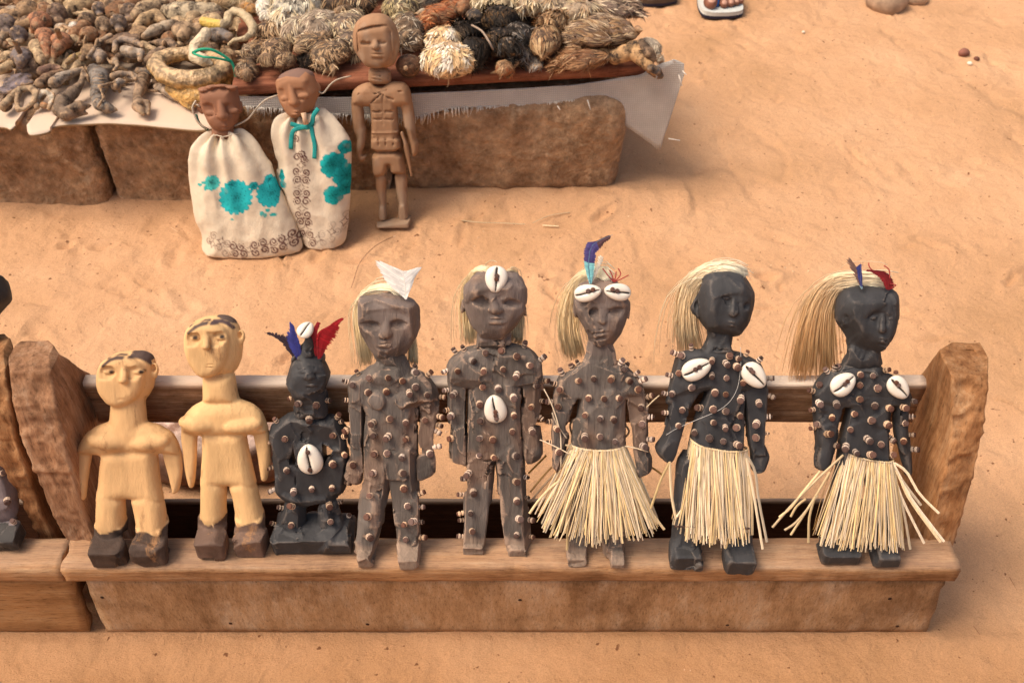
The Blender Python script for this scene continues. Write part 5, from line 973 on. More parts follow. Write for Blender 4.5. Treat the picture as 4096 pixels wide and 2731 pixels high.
def folds(s, V, Q, cx, ytop, n, seed, amp=.0045):
    N_ = normals(V, Q); u0, v0 = s.P(cx, ytop); dz = np.clip((v0 - V[:, 2]) / .22, 0, 1.6); ang = np.arctan2(V[:, 0] - u0, -V[:, 1] + .012 + dz * .03)
    g = np.sin(ang * n + 2.2 * fbm(V, 9, seed, 2)) * np.exp(-dz * 3.0) * amp * 1.8 + amp * 1.0 * fbm(V * [1.8, 1, .5], 15, seed + 1, 3) + .0048 * (.45 - np.abs(fbm(V * [1, 1, .7], 24, seed + 5, 2))) + .0010 * fbm(V, 60, seed + 2, 2)
    return V + N_ * g[:, None]
f.infl(y1((330, 905), (220, 940), (115, 1015), (78, 1150), (76, 1400)) + y1b((72, 300), (100, 560), (150, 880), (195, 970), (235, 1060), (230, 1240), (252, 1345), (330, 1400), (600, 1440), (850, 1462), (1100, 1400), (1450, 1300), (1482, 1240), (1462, 1120), (1400, 950), (1250, 600), (1100, 300)) + y1((1060, 1300), (1000, 1200), (900, 1040), (790, 930), (700, 872), (600, 885), (480, 925)), 95, 74, 0, 4)
f.seat_cut()
V, Q = f.F.nets(); V = relax(V, Q, 2); V = folds(f, V, Q, 880, 535, 11, 41)
X, Y = unproj(f, V, 60); c = np.tile(np.array((.70, .59, .44)), (len(V), 1)); c *= (1 + .10 * fbm(V, 30, 6, 3))[:, None]; front = V[:, 1] < .012
xx, yy = (X - 740) / .3189, (Y - 600) / .3189; k = .3189
def fl(c, x, y, r, **kw): return flower(c, xx, yy, x, y, r, **kw)
c0 = c.copy()
c = fl(c, 350, 405, 100, n=12, base=(.06, .44, .40)); c = fl(c, 650, 585, 222, n=17); c = fl(c, 600, 430, 60, n=5); c = fl(c, 870, 445, 58, n=7); c = fl(c, 1075, 545, 180, n=15, cut=xx < 1168); c = fl(c, 1040, 380, 62, n=5)
for x, y, a, b in ((185, 436, 40, 22), (240, 405, 34, 20), (272, 470, 20, 40), (1110, 810, 46, 22), (975, 790, 30, 34), (1045, 750, 32, 24), (1015, 812, 24, 28), (610, 858, 26, 14)): c = mixc(c, np.clip((1 - ((xx - x) / a) ** 2 - ((yy - y) / b) ** 2) * 4, 0, 1), (.03, .38, .36))
for i, (x, y) in enumerate(((300, 1135), (372, 1068), (440, 1212), (540, 1160), (520, 1280), (718, 1205), (640, 1292), (745, 1292), (890, 1172), (905, 1275), (990, 1150), (1012, 1242), (1122, 1140), (1135, 1242), (1212, 1112), (1235, 1212), (1335, 1058), (1362, 1168), (615, 1190), (1420, 1100))):
    c = spiral(c, xx, yy, x, y, 54, 1 if i % 2 else -1, i * 1.7, (.12, .045, .04), str_=.55 if i < 5 else .95)
for x, y in ((815, 1240), (470, 1130), (1060, 1200), (1280, 1150), (350, 1170)): c = star(c, xx, yy, x, y, 70, .3)
c = mixc(c, .25 * np.clip(fbm(V, 60, 9, 2) - .35, 0, 1) * 4, (.42, .32, .22)); c = np.where(front[:, None], c, c0)
obj('cloth_sack', mesh('cloth_sack', V, Q, True, c), M_cloth, f.root); D1 = f
V_, F_ = tube([cr([f.L(*p) for p in [(*y1((330, 925))[0], 30), (*y1((400, 915))[0], 44), (*y1((480, 935))[0], 52), (*y1((600, 905))[0], 44), (*y1((690, 890))[0], 20)]], k_ / 14) for k_ in range(15)], .0012, 5); obj('drawstring', mesh('drawstring', V_, F_), M_rope, f.root)
for l in ([(*y1((190, 560))[0], 10), (*y1((120, 520))[0], 10), (*y1((105, 600))[0], 12), (*y1((130, 690))[0], 14), (*y1((170, 760))[0], 16), (*y1((280, 835))[0], 10)], [(*y1((140, 480))[0], 10), (*y1((95, 560))[0], 16), (*y1((110, 640))[0], 14)]): twig(f, l, 4.2, M_rope, 'ear_string')
# ---- doll 2
def y2(*p): return Z(1050, 240, .319, *p)
def y2b(*p): return Z(1050, 640, .2679, *p)
f = Fig('cloth_doll', 'doll with light brown wooden head in a narrow sack tied with teal ribbon', 'doll', 1290, 1022, (1065, 260, 1410, 1050), 130, 'dolls in printed cloth sacks', zb=.004, off=.05, lean=R(22), mat_=M_brown, h=.0021)
SF = f.F; f.F = Fld((-.15, -.07, .20), (.09, .07, .47), .0016)
f.infl(y2((195, 290), (225, 190), (330, 132), (450, 112), (560, 125), (625, 160), (660, 260), (690, 345), (702, 400), (682, 500), (650, 600), (560, 680), (470, 722), (390, 712), (320, 640), (260, 540), (225, 460), (200, 370)), 44, 62, 0, 5)
f.infl(y2((195, 300), (210, 230), (330, 185), (480, 180), (600, 215), (610, 300), (600, 500), (560, 640), (470, 712), (390, 712), (320, 640), (260, 540), (225, 460)), 26, 28, 42, 4)
f.ell((*y2((690, 370))[0], -10), (12, 10, 26), 3); f.infl(y2((380, 680), (370, 800), (560, 800), (540, 690)), 24, 28, 0, 5)
f.infl(y2((225, 340), (320, 335), (345, 460), (320, 520), (240, 500)), 8, 14, 76, 6, True); f.infl(y2((420, 335), (580, 335), (600, 470), (520, 500), (440, 490)), 8, 14, 76, 6, True)
f.nose(*y2((345, 320))[0], *y2((400, 530))[0], 9, 17, 22)
for x, y, r_ in ((285, 485, 17), (515, 455, 22)): w = f.w(*y2((x, y))[0]); f.ell((*y2((x, y))[0], w), (r_, 10, 11), 3, rot=4); f.groove(y2((x - 60, y + 24), (x, y + 34), (x + 60, y + 22)), 1.6)
f.mouth(*y2((430, 665))[0], 20, 6, 8)
f.finish((.36, .175, .09), 900, .3, 32, 1, lambda V, c: area(f, V, c, y2((150, 300), (200, 235), (340, 188), (500, 205), (560, 140), (700, 240), (720, 60), (150, 60)), (.20, .115, .085)), part='head', face=(1190, 390, 75, 90), keep=.1)
f.F = SF
f.infl(y2((320, 712), (210, 745), (150, 850), (148, 1000), (180, 1180), (222, 1290), (215, 1400)) + y2b((240, 100), (242, 380), (330, 480), (400, 700), (500, 950), (600, 1180), (622, 1350), (700, 1400), (920, 1470), (1100, 1425), (1180, 1350), (1205, 1230), (1260, 1150), (1290, 980), (1300, 600), (1300, 200)) + y2((1092, 1300), (1085, 1050), (1055, 970), (970, 860), (850, 755), (730, 650), (600, 690), (450, 740)), 80, 66, 0, 4)
f.seat_cut(); V, Q = f.F.nets(); V = relax(V, Q, 2); V = folds(f, V, Q, 1195, 470, 10, 47, .004)
X, Y = unproj(f, V, 55); c = np.tile(np.array((.68, .57, .43)), (len(V), 1)); c *= (1 + .10 * fbm(V, 30, 8, 3))[:, None]; front = V[:, 1] < .014; c0 = c.copy()
xx, yy = (X - 1050) / .2679, (Y - 640) / .2679
for i, (x, y) in enumerate(((520, 160), (655, 180), (530, 290), (655, 300), (530, 490), (660, 490), (530, 610), (660, 610), (545, 810), (670, 810), (570, 920), (690, 930), (600, 1100), (710, 1110), (750, 1240), (530, -50), (640, -30), (505, -330), (600, -90))):
    c = spiral(c, xx, yy, x, y, 62, 1 if i % 2 else -1, 1.6 + i % 2 * 3.1 + (i // 2 % 2) * 2.5)
for x, y in ((590, 70), (590, 400), (600, 715), (645, 1030)): c = star(c, xx, yy, x, y, 100)
for x, y in ((585, 235), (597, 555), (615, 870)): c = star(c, xx, yy, x, y, 34)
for x, y in ((900, 1100), (920, 1220), (1040, 1170), (1050, 950), (1120, 1060), (700, 1380), (830, 1390), (1230, 830), (1210, 1020)): c = spiral(c, xx, yy, x, y, 58, 1, x * .01, (.30, .22, .17), str_=.5)
for x, y in ((1040, 1060), (1215, 930), (830, 1170)): c = star(c, xx, yy, x, y, 90, .2)
T2 = (.012, .30, .30)
for x, y, r, n in ((1060, 70, 200, 9), (1230, -180, 110, 5), (1240, 250, 190, 7), (1060, 520, 150, 6), (1230, 430, 120, 5), (285, 250, 62, 5), (310, 360, 60, 5), (275, 190, 40, 5)): c = flower(c, xx, yy, x, y, r, n, y * .01, base=T2)
c = mixc(c, .25 * np.clip(fbm(V, 60, 19, 2) - .35, 0, 1) * 4, (.42, .32, .22)); c = np.where(front[:, None], c, c0)
obj('cloth_sack', mesh('cloth_sack', V, Q, True, c), M_cloth, f.root)
for i, l in enumerate(([(580, 850), (500, 850), (400, 880), (365, 960), (355, 1120)], [(610, 840), (630, 950), (655, 1080), (650, 1240)], [(560, 850), (620, 790), (640, 700), (700, 610)], [(350, 800), (450, 830), (560, 840), (640, 800)])):
    P_ = [f.L(*q, 74 - 4 * (i == 3)) for q in y2(*l)]; V_, F_ = tube([cr(P_, k_ / 14) for k_ in range(15)], [.0042] * 15, 6, flat=.16); obj('ribbon', mesh('ribbon', V_, F_), M_teal, f.root)
V_, F_ = tube([f.L(*q, w_) for q, w_ in zip(y2((545, 800), (530, 740), (515, 665)), (84, 90, 90))], [.0055, .0045, .0052], 7); obj('wooden_plug', mesh('wooden_plug', V_, F_), mat('pale_peg', (.62, .42, .27), .7, .15), f.root)
twig(f, [(*q, w_) for q, w_ in zip(y2((705, 395), (760, 420), (860, 300), (960, 240), (1110, 205)), (0, 0, -20, -40, -70))], 3, M_rope, 'string')
twig(D1, [(*q, w_) for q, w_ in zip(y1((620, 800), (780, 720), (880, 600), (1010, 470), (1180, 410)), (10, 10, 0, -10, -20))], 3.4, M_rope, 'string')
# ---- soldier
def y3(*p): return Z(1350, 30, .319, *p)
def y3b(*p): return Z(1350, 480, .2999, *p)
f = Fig('carved_soldier', 'unpainted brown wooden soldier with helmet, shorts and cartridge belt leaning on the tray', 'wood carving', 1575, 911, (1395, 40, 1690, 925), 120, None, zb=.004, off=.028, lean=R(16), mat_=M_brown, h=.0018)
f.infl(y3((190, 430), (195, 300), (230, 185), (320, 112), (430, 76), (560, 78), (660, 130), (740, 250), (778, 400), (775, 520), (735, 680), (660, 752), (380, 750), (320, 690), (255, 610), (205, 520)), 46, 66, 0, 4)
f.infl(y3((262, 260), (440, 200), (640, 185), (690, 260), (705, 400), (715, 560), (690, 660), (640, 720), (540, 752), (400, 735), (320, 665), (280, 560), (262, 400)), 4, 40, 84, 3, True); f.infl(y3((268, 270), (450, 210), (636, 195), (680, 270), (695, 420), (700, 570), (660, 670), (540, 745), (400, 728), (325, 655), (285, 550), (270, 400)), 26, 26, 42, 2)
f.infl(y3((392, 740), (388, 960), (680, 960), (668, 760)), 34, 38, 0, 4)
for y in (800, 850, 895): f.groove(y3((430, y), (530, y + 14), (650, y)), 3.1)
f.infl(y3((390, 935), (270, 975), (195, 1040), (172, 1140), (180, 1240), (925, 1240), (938, 1150), (900, 1000), (830, 935), (680, 930), (540, 1010)), 34, 42, 0, 6)
f.infl(y3((172, 1140), (180, 1350), (208, 1568)) + y3b((240, 180), (265, 260), (248, 370), (262, 490), (300, 560), (360, 545), (400, 470), (375, 455), (345, 480), (325, 430), (372, 330), (385, 100)) + y3((350, 1500), (330, 1260), (290, 1180)), 20, 28, 0, 4)
f.infl(y3((935, 1140), (975, 1400), (982, 1560)) + y3b((1035, 120), (1045, 240), (1085, 300), (1080, 430), (1020, 490), (985, 470), (950, 250), (905, 100)) + y3((845, 1560), (805, 1260), (760, 1180)), 20, 28, 0, 4)
f.infl(y3((300, 1150), (408, 1200), (430, 1568)) + y3b((448, 150), (450, 420), (820, 420), (820, 100)) + y3((770, 1500), (745, 1200), (760, 1100)), 26, 40, 0, 4)
f.infl(y3b((450, 200), (455, 405), (860, 400), (835, 190)), 14, 47, 0, 2); f.infl(y3b((455, 120), (455, 170), (830, 160), (820, 110)), 8, 44, 0, 2)
for x in (545, 640, 740): f.groove(y3b((x, 245), (x + 4, 345)), 3.4)
f.groove(y3b((460, 362), (850, 352)), 3.1); f.groove(y3b((460, 408), (860, 398)), 3.1); f.groove(y3b((480, 238), (825, 228)), 3.1)
f.infl(y3b((460, 400), (470, 740), (600, 735), (655, 690), (690, 560), (715, 705), (880, 705), (918, 690), (862, 400)), 20, 46, 0, 4)
f.infl(y3b((505, 700), (510, 920), (560, 1100), (555, 1320), (662, 1320), (650, 1000), (655, 700)), 20, 30, 0, 4); f.infl(y3b((755, 680), (790, 980), (820, 1100), (812, 1320), (950, 1320), (930, 1050), (930, 680)), 20, 30, 0, 4)
f.infl(y3b((552, 1110), (555, 1320), (664, 1320), (652, 1120)), 10, 36, 2, 2); f.infl(y3b((820, 1090), (812, 1320), (952, 1320), (925, 1090)), 10, 36, 2, 2)
f.infl(y3b((530, 1335), (980, 1290), (990, 1400), (992, 1480), (530, 1490), (528, 1400)), 10, 56, 6, 2, sm=0)
f.cap((*y3b((860, 175))[0], 30), (*y3b((910, 330))[0], 30), 7, 8, 1, 2); f.cap((*y3b((915, 360))[0], 28), (*y3b((985, 740))[0], 20), 11, 5, .8, 2)
f.groove(y3((260, 1095), (480, 1085), (600, 1040), (820, 1060)), 3.4); f.groove(y3((420, 1195), (545, 1090), (700, 1160)), 4.1); f.groove(y3((570, 1100), (570, 1480)), 2.7)
for x0, x1 in ((450, 545), (600, 690)):
    for y in (1310, 1405): f.groove(y3((x0, y), (x1, y)), 5.1)
f.seat_cut()
f.infl(y3((310, 400), (380, 380), (450, 400), (440, 440), (330, 450)), 4, 14, 72, 3, True); f.infl(y3((510, 390), (590, 370), (650, 400), (610, 440), (510, 430)), 4, 14, 72, 3, True)
for x in (380, 570): w = f.w(*y3((x, 415))[0]); f.ell((*y3((x, 415))[0], w), (15, 8, 8), 2)
f.nose(*y3((475, 400))[0], *y3((478, 490))[0], 8, 14, 20); f.mouth(*y3((505, 588))[0], 30, 8, 10, -3)
def pt(V, c):
    c = c * (1 + .30 * fbm(V * [1, 1, .4], 34, 5, 3))[:, None]; d_ = np.clip(fbm(V, 26, 15, 3) * 4 - .3, 0, 1)[:, None] * .45; c = c * (1 - d_) + np.array((.42, .31, .22)) * d_; z = V[:, 2]; m = np.clip((.07 + .01 * fbm(V, 20, 2, 2) - z) / .015, 0, 1)[:, None]; return c * (1 - .5 * m) + np.array((.36, .27, .19)) * .5 * m
f.finish((.33, .185, .10), 900, 0, 33, 1, pt, soft=.0006, rough=.0003)
# ================================================================ THE STALL
M_board = mat('cardboard', (.62, .48, .36), .85, .07, 14, stretch=(1, .12, 1), bump=.25, bscale=120, bdist=.0006, dark=(.45, .33, .24), dscale=7, dthr=(.55, .8))
M_edge = mat('cardboard_edge', (.30, .20, .11), .9, .3, 90)
def sack_mat():
    m = mat('woven_sack', (.54, .505, .46), .9, .12, 25, bump=0); nt = m.node_tree; N, L = nt.nodes.new, nt.links.new; b = nt.nodes['Principled BSDF']
    tc = N('ShaderNodeTexCoord'); src = b.inputs['Base Color'].links[0].from_socket; w = []
    for ax in ('X', 'Z'):
        t = N('ShaderNodeTexWave'); t.bands_direction = ax; t.inputs['Scale'].default_value = 75; t.inputs['Distortion'].default_value = .6; L(tc.outputs['Object'], t.inputs[0]); w.append(t.outputs['Fac'])
    mu = N('ShaderNodeMath'); mu.operation = 'MULTIPLY'; L(w[0], mu.inputs[0]); L(w[1], mu.inputs[1])
    r = N('ShaderNodeMapRange'); r.inputs[3].default_value = .88; r.inputs[4].default_value = 1.16; L(mu.outputs[0], r.inputs[0]); v = N('ShaderNodeVectorMath'); v.operation = 'SCALE'; L(src, v.inputs[0]); L(r.outputs[0], v.inputs['Scale'])
    L(v.outputs[0], b.inputs['Base Color']); bp = N('ShaderNodeBump'); bp.inputs['Distance'].default_value = .001; L(mu.outputs[0], bp.inputs['Height']); L(bp.outputs[0], b.inputs['Normal']); return m
M_sack = sack_mat()
def sheet(name, cols, nx, ny, th, m, parent=None, wav=.002, seed=0, down=True, edge=None):
    """cols: list of (A, B) world points; surface swept between them with an own thickness"""
    V, Q = [], []
    for i in range(nx + 1):
        A = cr([c[0] for c in cols], i / nx) if len(cols) > 2 else None; B = cr([c[1] for c in cols], i / nx)
        for j in range(ny + 1): V.append(A + (B - A) * j / ny)
    V = np.array(V); n = ny + 1; I = np.arange((nx + 1) * n).reshape(nx + 1, n)
    Q = np.stack([I[:-1, :-1], I[1:, :-1], I[1:, 1:], I[:-1, 1:]], -1).reshape(-1, 4); N_ = normals(V, Q); V = V + N_ * (wav * fbm(V, 14, seed, 3) + wav * .25 * fbm(V, 60, seed + 1, 2))[:, None]
    W = V - N_ * th; k = len(V); Q2 = (Q + k)[:, ::-1]; bd = np.concatenate([I[:, 0], I[-1, 1:], I[::-1, -1][1:], I[0, ::-1][1:-1]]); nb = np.roll(bd, -1)
    S = np.stack([bd, bd + k, nb + k, nb], 1); me = mesh(name, np.concatenate([V, W]), np.concatenate([Q, Q2, S]))
    me.materials.append(m)
    if edge: me.materials.append(edge); mi = np.zeros(len(Q) * 2 + len(S), dtype=np.int32); mi[2 * len(Q):] = 1; me.polygons.foreach_set('material_index', mi)
    return obj(name, me, None, parent)
# front lip marks of the cardboard (x, y), 0.212 m above the ground, running back under the heap
lip = [(106, 500), (119, 537), (191, 528), (223, 505), (340, 497), (446, 494), (560, 500), (682, 511), (815, 521), (935, 500)]
cols = [(on_z(x, y, .211), on_z(x, y, .211) + Vector((.0, .34, .0))) for x, y in lip]
o = sheet('cardboard_sheet', [(np.array(a), np.array(b)) for a, b in cols], 110, 20, .0045, M_board, None, .0018, 3, edge=M_edge); tag(o, 'large creamy cardboard sheet with a ragged front edge under the dried chameleons', 'cardboard')
lip = [(-420, 520), (-200, 515), (0, 508), (49, 515), (91, 448), (100, 400)]
cols = [(on_z(x, y, .2055), on_z(x, y, .2055) + Vector((.0, .30, .0))) for x, y in lip]
o = sheet('cardboard_sheet', [(np.array(a), np.array(b)) for a, b in cols], 50, 14, .0045, M_board, None, .0012, 4, edge=M_edge); tag(o, 'smaller flat cardboard piece at the far left edge of the stall', 'cardboard')
# tray boards
a0 = on_z(940, 389, .245); a1 = on_z(2590, 309, .245); ang = math.atan2(a1.y - a0.y, a1.x - a0.x); ln = math.hypot(a1.x - a0.x, a1.y - a0.y)
def tray(label, y0, y1, z0, z1, x0, x1, m, seed):
    o = plank('tray_board', x0, x1, y0, y1, z0, z1, m, None, 90, 6, 4, .0016, seed, rnd=.004); o.location = (a0.x, a0.y, 0); o.rotation_euler = (0, 0, ang); return tag(o, label, 'board')
tray('reddish brown front board of the tray carrying the dried birds', 0, .085, .2445, .272, 0, ln, M_tray, 51)
tray('board behind the front board, mostly hidden under the dried birds', .087, .24, .238, .266, .01, ln - .03, M_tray, 52)
tray('rearmost tray board under the feather heap', .242, .55, .236, .264, -.02, ln - .06, M_tray, 53)
tray('rough board carrying the back of the heap of animal parts', .36, .85, .212, .238, -1.15, -.06, M_tray, 54)
# sack hanging under the tray
top = [(900, 392), (1000, 392), (1400, 395), (1650, 380), (2050, 361), (2300, 345), (2560, 305), (2640, 262), (2700, 246), (2738, 262)]
bot = [(900, 420), (960, 425), (1400, 462), (1670, 466), (1824, 431), (2040, 428), (2300, 402), (2397, 425), (2471, 482), (2560, 545), (2638, 600), (2675, 493), (2738, 296)]
def lerpx(L_, x):
    for (x0, y0), (x1, y1) in zip(L_[:-1], L_[1:]):
        if x0 <= x <= x1: return y0 + (y1 - y0) * (x - x0) / (x1 - x0)
    return L_[-1][1]
def hang_y(px): t = (px - 940) / 1650; return a0.y + (a1.y - a0.y) * min(max(t, 0), 1.1) + .004 - .022 * max(0, (px - 2350) / 400)
xs_ = [900, 960] + list(range(1020, 2400, 60)) + [2420, 2471, 2520, 2560, 2600, 2638, 2655, 2675, 2700, 2736]
cols = [(np.array(on_y(x, lerpx(top, x) - 6, hang_y(x))), np.array(on_y(x, lerpx(bot, x), hang_y(x) - .006))) for x in xs_]
sk = empty('woven_sack', (a0 + a1) / 2 * 1.0); tag(sk, 'greyish white woven sack with a frayed edge hanging below the tray', 'sack')
o = sheet('sack_cloth', cols, 220, 12, .0012, M_sack, None, .0022, 5); o.parent = sk; o.matrix_parent_inverse = Matrix.Translation(-sk.location)
V, F = [], []; rg = random.Random(5)
for i in range(330):
    x = rg.uniform(905, 2380); y = lerpx(bot, x); l = rg.uniform(10, 42) * (1 if x < 2250 else .6); p = on_y(x, y - 4, hang_y(x) - .007); q = on_y(x + rg.gauss(0, 4), y + l, hang_y(x) - .009); tube([p, (p + q) / 2 + Vector((rg.gauss(0, .001), -.001, 0)), q], [.0011, .0010, .0007], 3, V, F)
for a, b in (((2350, 400), (2362, 440)), ((2230, 425), (2240, 440)), ((2675, 555), (2720, 562)), ((2700, 250), (2690, 240)), ((2730, 285), (2745, 300)), ((2715, 300), (2728, 345))): p = on_y(*a, 1.80); q = on_y(*b, 1.79); tube([p, q], [.0013, .001], 4, V, F)
o = obj('fringe', mesh('fringe', V, F), mat('sack_thread', (.74, .69, .61), .9, .15, 80, bump=0)); o['kind'] = 'stuff'; o.parent = sk; o.matrix_parent_inverse = Matrix.Translation(-sk.location)
# ---------------------------------------------------------------- dried animals, one by one
M_dried = mat('dried_skin', rough=.7, var=.45, vscale=75, attr=True, bump=1.0, bscale=140, bdist=.0035, spec=.35, dark=(.035, .02, .012), dscale=60, dthr=(.46, .62), wear=(.42, .27, .15))
M_scale = mat('snake_scales', rough=.5, var=.2, vscale=90, attr=True, bump=0, spec=.4)
def scale_bump(m):
    nt = m.node_tree; N, L = nt.nodes.new, nt.links.new; b = nt.nodes['Principled BSDF']; tc = N('ShaderNodeTexCoord'); v = N('ShaderNodeTexVoronoi'); v.inputs['Scale'].default_value = 190; L(tc.outputs['Object'], v.inputs[0])
    bp = N('ShaderNodeBump'); bp.inputs['Distance'].default_value = .002; bp.inputs['Strength'].default_value = .9; L(v.outputs['Distance'], bp.inputs['Height']); L(bp.outputs[0], b.inputs['Normal'])
scale_bump(M_scale)
M_plume = mat('plumage', rough=.75, var=.15, vscale=120, attr=True, bump=0, spec=.2)
HEAP = 'dried animals heaped on the stall'
def TZ(px, py):       # height of what carries the heap there
    return .262 if px > 960 else (.2125 if py > 330 else .2125 + .028 * min(1, (330 - py) / 180))
class Item:
    def __init__(s, name, label, cat, cx, cy, h=.0026, mat_=M_dried, group=HEAP, z0=None):
        s.z0 = TZ(cx, cy) if z0 is None else z0; s.c = on_z(cx, cy, s.z0); s.k = (s.c - C0).dot(FW) / FPX; s.ops = []; s.h = h; s.mat = mat_
        s.root = None; s.name, s.label, s.cat, s.group = name, label, cat, group
    def W(s, px, py, h=0.): return np.array(on_z(px, py, s.z0 + h) - s.c)
    def cap(s, a, b, ra, rb, k=3, cut=False): s.ops.append(('c', s.W(*a), s.W(*b), ra * s.k, rb * s.k, k * s.k, cut)); return s
    def ell(s, c, r, k=3, cut=False, rot=0, pitch=0):
        M = Matrix.Rotation(R(rot), 3, 'Z') @ Matrix.Rotation(R(pitch), 3, 'Y'); s.ops.append(('e', s.W(*c), np.array(r) * s.k, M, k * s.k, cut)); return s
    def chain(s, P, rr, k=3):
        for i in range(len(P) - 1): s.cap(P[i], P[i + 1], rr[i], rr[i + 1], k)
        return s
    def build(s, col, noise_=.0012, nf=90, seed=1, facet_=0, part='body'):
        lo, hi = np.full(3, 1e9), np.full(3, -1e9)
        for o in s.ops:
            if o[0] == 'c' and not o[6]: r = max(o[3], o[4]); lo = np.minimum(lo, np.minimum(o[1], o[2]) - r); hi = np.maximum(hi, np.maximum(o[1], o[2]) + r)
            elif o[0] == 'e' and not o[5]: r = o[2].max(); lo = np.minimum(lo, o[1] - r); hi = np.maximum(hi, o[1] + r)
        F = Fld(lo - .004, hi + .004, s.h)
        for o in s.ops:
            if o[0] == 'c': F.cap(o[1], o[2], o[3], o[4], 1, o[5], o[6])
            else: F.ell(o[1], o[2], np.array(o[3]), o[4], o[5])
        V, Q = F.nets(); V = relax(V, Q, 1)
        if noise_: V = V + normals(V, Q) * (noise_ * fbm(V, nf, seed, 3))[:, None]
        c = col(V) if callable(col) else np.tile(np.array(col, float), (len(V), 1)) * (1 + .35 * fbm(V, 60, seed + 4, 3))[:, None]
        if part == 'body' and s.root is None:
            s.root = obj(s.name, mesh(s.name, V, Q, True, np.clip(c, 0, 1)), s.mat); s.root.location = s.c; tag(s.root, s.label, s.cat, s.group); s.me = s.root
        else: s.me = obj(part, mesh(part, V, Q, True, np.clip(c, 0, 1)), s.mat, s.root)
        s.ops = []; return s
def two(a, b, zc, amp=.01, seed=1):
    a, b = np.array(a), np.array(b)
    def q(V): m = np.clip((V[:, 2] - zc + amp * fbm(V, 50, seed, 2)) / .004, 0, 1)[:, None]; return (b * (1 - m) + a * m) * (1 + .3 * fbm(V, 70, seed + 2, 3))[:, None]
    return q
def q1(*p): return Z(0, 0, .3316, *p)
def q2(*p): return Z(450, 0, .3316, *p)
DG, DB, PL = (.23, .16, .105), (.18, .105, .06), (.50, .38, .26)
def PH(pts, hs): return [(x, y, h) for (x, y), h in zip(pts, hs if hasattr(hs, '__len__') else [hs] * len(pts))]
# chameleons on the cardboard
it = Item('dried_chameleon', 'dried grey chameleon curled with its head pointing right at the front of the cardboard', 'dried animal', 300, 420)
it.chain(PH(q1((985, 800), (1000, 900), (980, 1010), (880, 1120), (760, 1230), (730, 1330), (800, 1390), (900, 1380)), (.03, .03, .028, .022, .02, .018, .016, .014)), (6, 9, 13, 24, 30, 30, 24, 16)); it.chain(PH(q1((990, 820), (1050, 920), (1075, 1000)), (.034, .03, .02)), (7, 8, 4))
it.chain(PH(q1((860, 1330), (960, 1290), (1090, 1275)), (.022, .024, .018)), (22, 22, 6), 5); it.ell((*q1((930, 1300))[0], .034), (18, 14, 10), 3, True); it.cap((*q1((720, 1240))[0], .02), (*q1((1040, 1215))[0], .012), 4, 3); it.cap((*q1((800, 1395))[0], .01), (*q1((1040, 1370))[0], .012), 14, 8); it.build(DG, .0010, 90, 1)
it = Item('dried_chameleon', 'dried ribbed grey chameleon with folded front leg left of the lizard with gaping jaw', 'dried animal', 410, 380)
it.chain(PH(q1((1130, 850), (1210, 930), (1200, 1040), (1160, 1150), (1200, 1260), (1300, 1310), (1400, 1325)), (.03, .03, .026, .02, .018, .016, .014)), (26, 38, 32, 22, 24, 22, 8), 5)
for i in range(5): it.cap((*q1((1110, 905 + i * 38))[0], .044), (*q1((1300, 915 + i * 34))[0], .044), 3, 3, 4)
it.chain(PH(q1((1200, 1040), (1400, 990), (1440, 1100)), (.05, .04, .01)), (7, 6, 8)); it.chain(PH(q1((1200, 1040), (1250, 1180), (1180, 1290)), (.05, .034, .03)), (5, 5, 6)); it.ell((*q1((1270, 1270))[0], .032), (14, 11, 8), 2, True); it.build((.215, .185, .155), .0012, 90, 2)
it = Item('dried_lizard', 'brown dried lizard with a gaping jaw lying alone on the open cardboard', 'dried animal', 560, 400)
it.chain(PH(q2((380, 930), (340, 1050), (300, 1180), (310, 1280), (370, 1370)), (.016, .018, .018, .02, .014)), (28, 24, 16, 24, 10), 5); it.chain(PH(q2((300, 1230), (420, 1250), (430, 1380)), (.02, .016, .012)), (12, 14, 7)); it.ell((*q2((280, 1270))[0], .042), (12, 12, 9), 2, True); it.cap((*q2((350, 1290))[0], .034), (*q2((390, 1420))[0], .028), 3, 5, 2, True); it.cap((*q2((240, 1090))[0], .008), (*q2((560, 1100))[0], .008), 4, 6); it.build((.36, .245, .155), .0010, 80, 3)
it = Item('dried_chameleon', 'small dried chameleon with a spiral tail and pale snout above the coiled snake', 'dried animal', 640, 200)
it.chain(PH(q2((470, 600), (440, 590), (420, 550), (440, 515), (490, 515), (560, 520), (680, 540), (760, 600)), (.03, .03, .03, .03, .03, .03, .032, .03)), (4, 4, 5, 6, 8, 14, 26, 22)); it.chain(PH(q2((600, 640), (500, 690), (400, 750)), (.034, .034, .024)), (24, 24, 13), 5); it.ell((*q2((540, 665))[0], .056), (10, 8, 8), 2, True); it.chain(PH(q2((760, 580), (810, 600), (825, 640)), (.04, .036, .01)), (5, 5, 4)); it.build(lambda V: np.where((V[:, 0] < -.035)[:, None], np.array(PL) * (1 + .2 * fbm(V, 70, 3, 2))[:, None], np.array((.25, .165, .105)) * (1 + .3 * fbm(V, 60, 3, 3))[:, None]), .0012, 80, 4)
it = Item('dried_chameleon', 'thin dried chameleon with a bluish white snout left of the coiled snake', 'dried animal', 560, 285)
it.chain(PH(q2((320, 860), (430, 860), (520, 880), (600, 900)), (.022, .02, .018, .016)), (16, 12, 15, 10)); it.chain(PH(q2((430, 870), (400, 940), (480, 950)), (.02, .012, .008)), (5, 4, 4)); it.build(lambda V: np.where((V[:, 0] < .0)[:, None], np.array((.50, .50, .47)), np.array((.22, .19, .16)) * (1 + .3 * fbm(V, 60, 3, 3))[:, None]), .0008, 80, 5)
it = Item('dried_skull', 'pale flat skull with one dark eye hole under the coiled snake', 'skull', 650, 350)
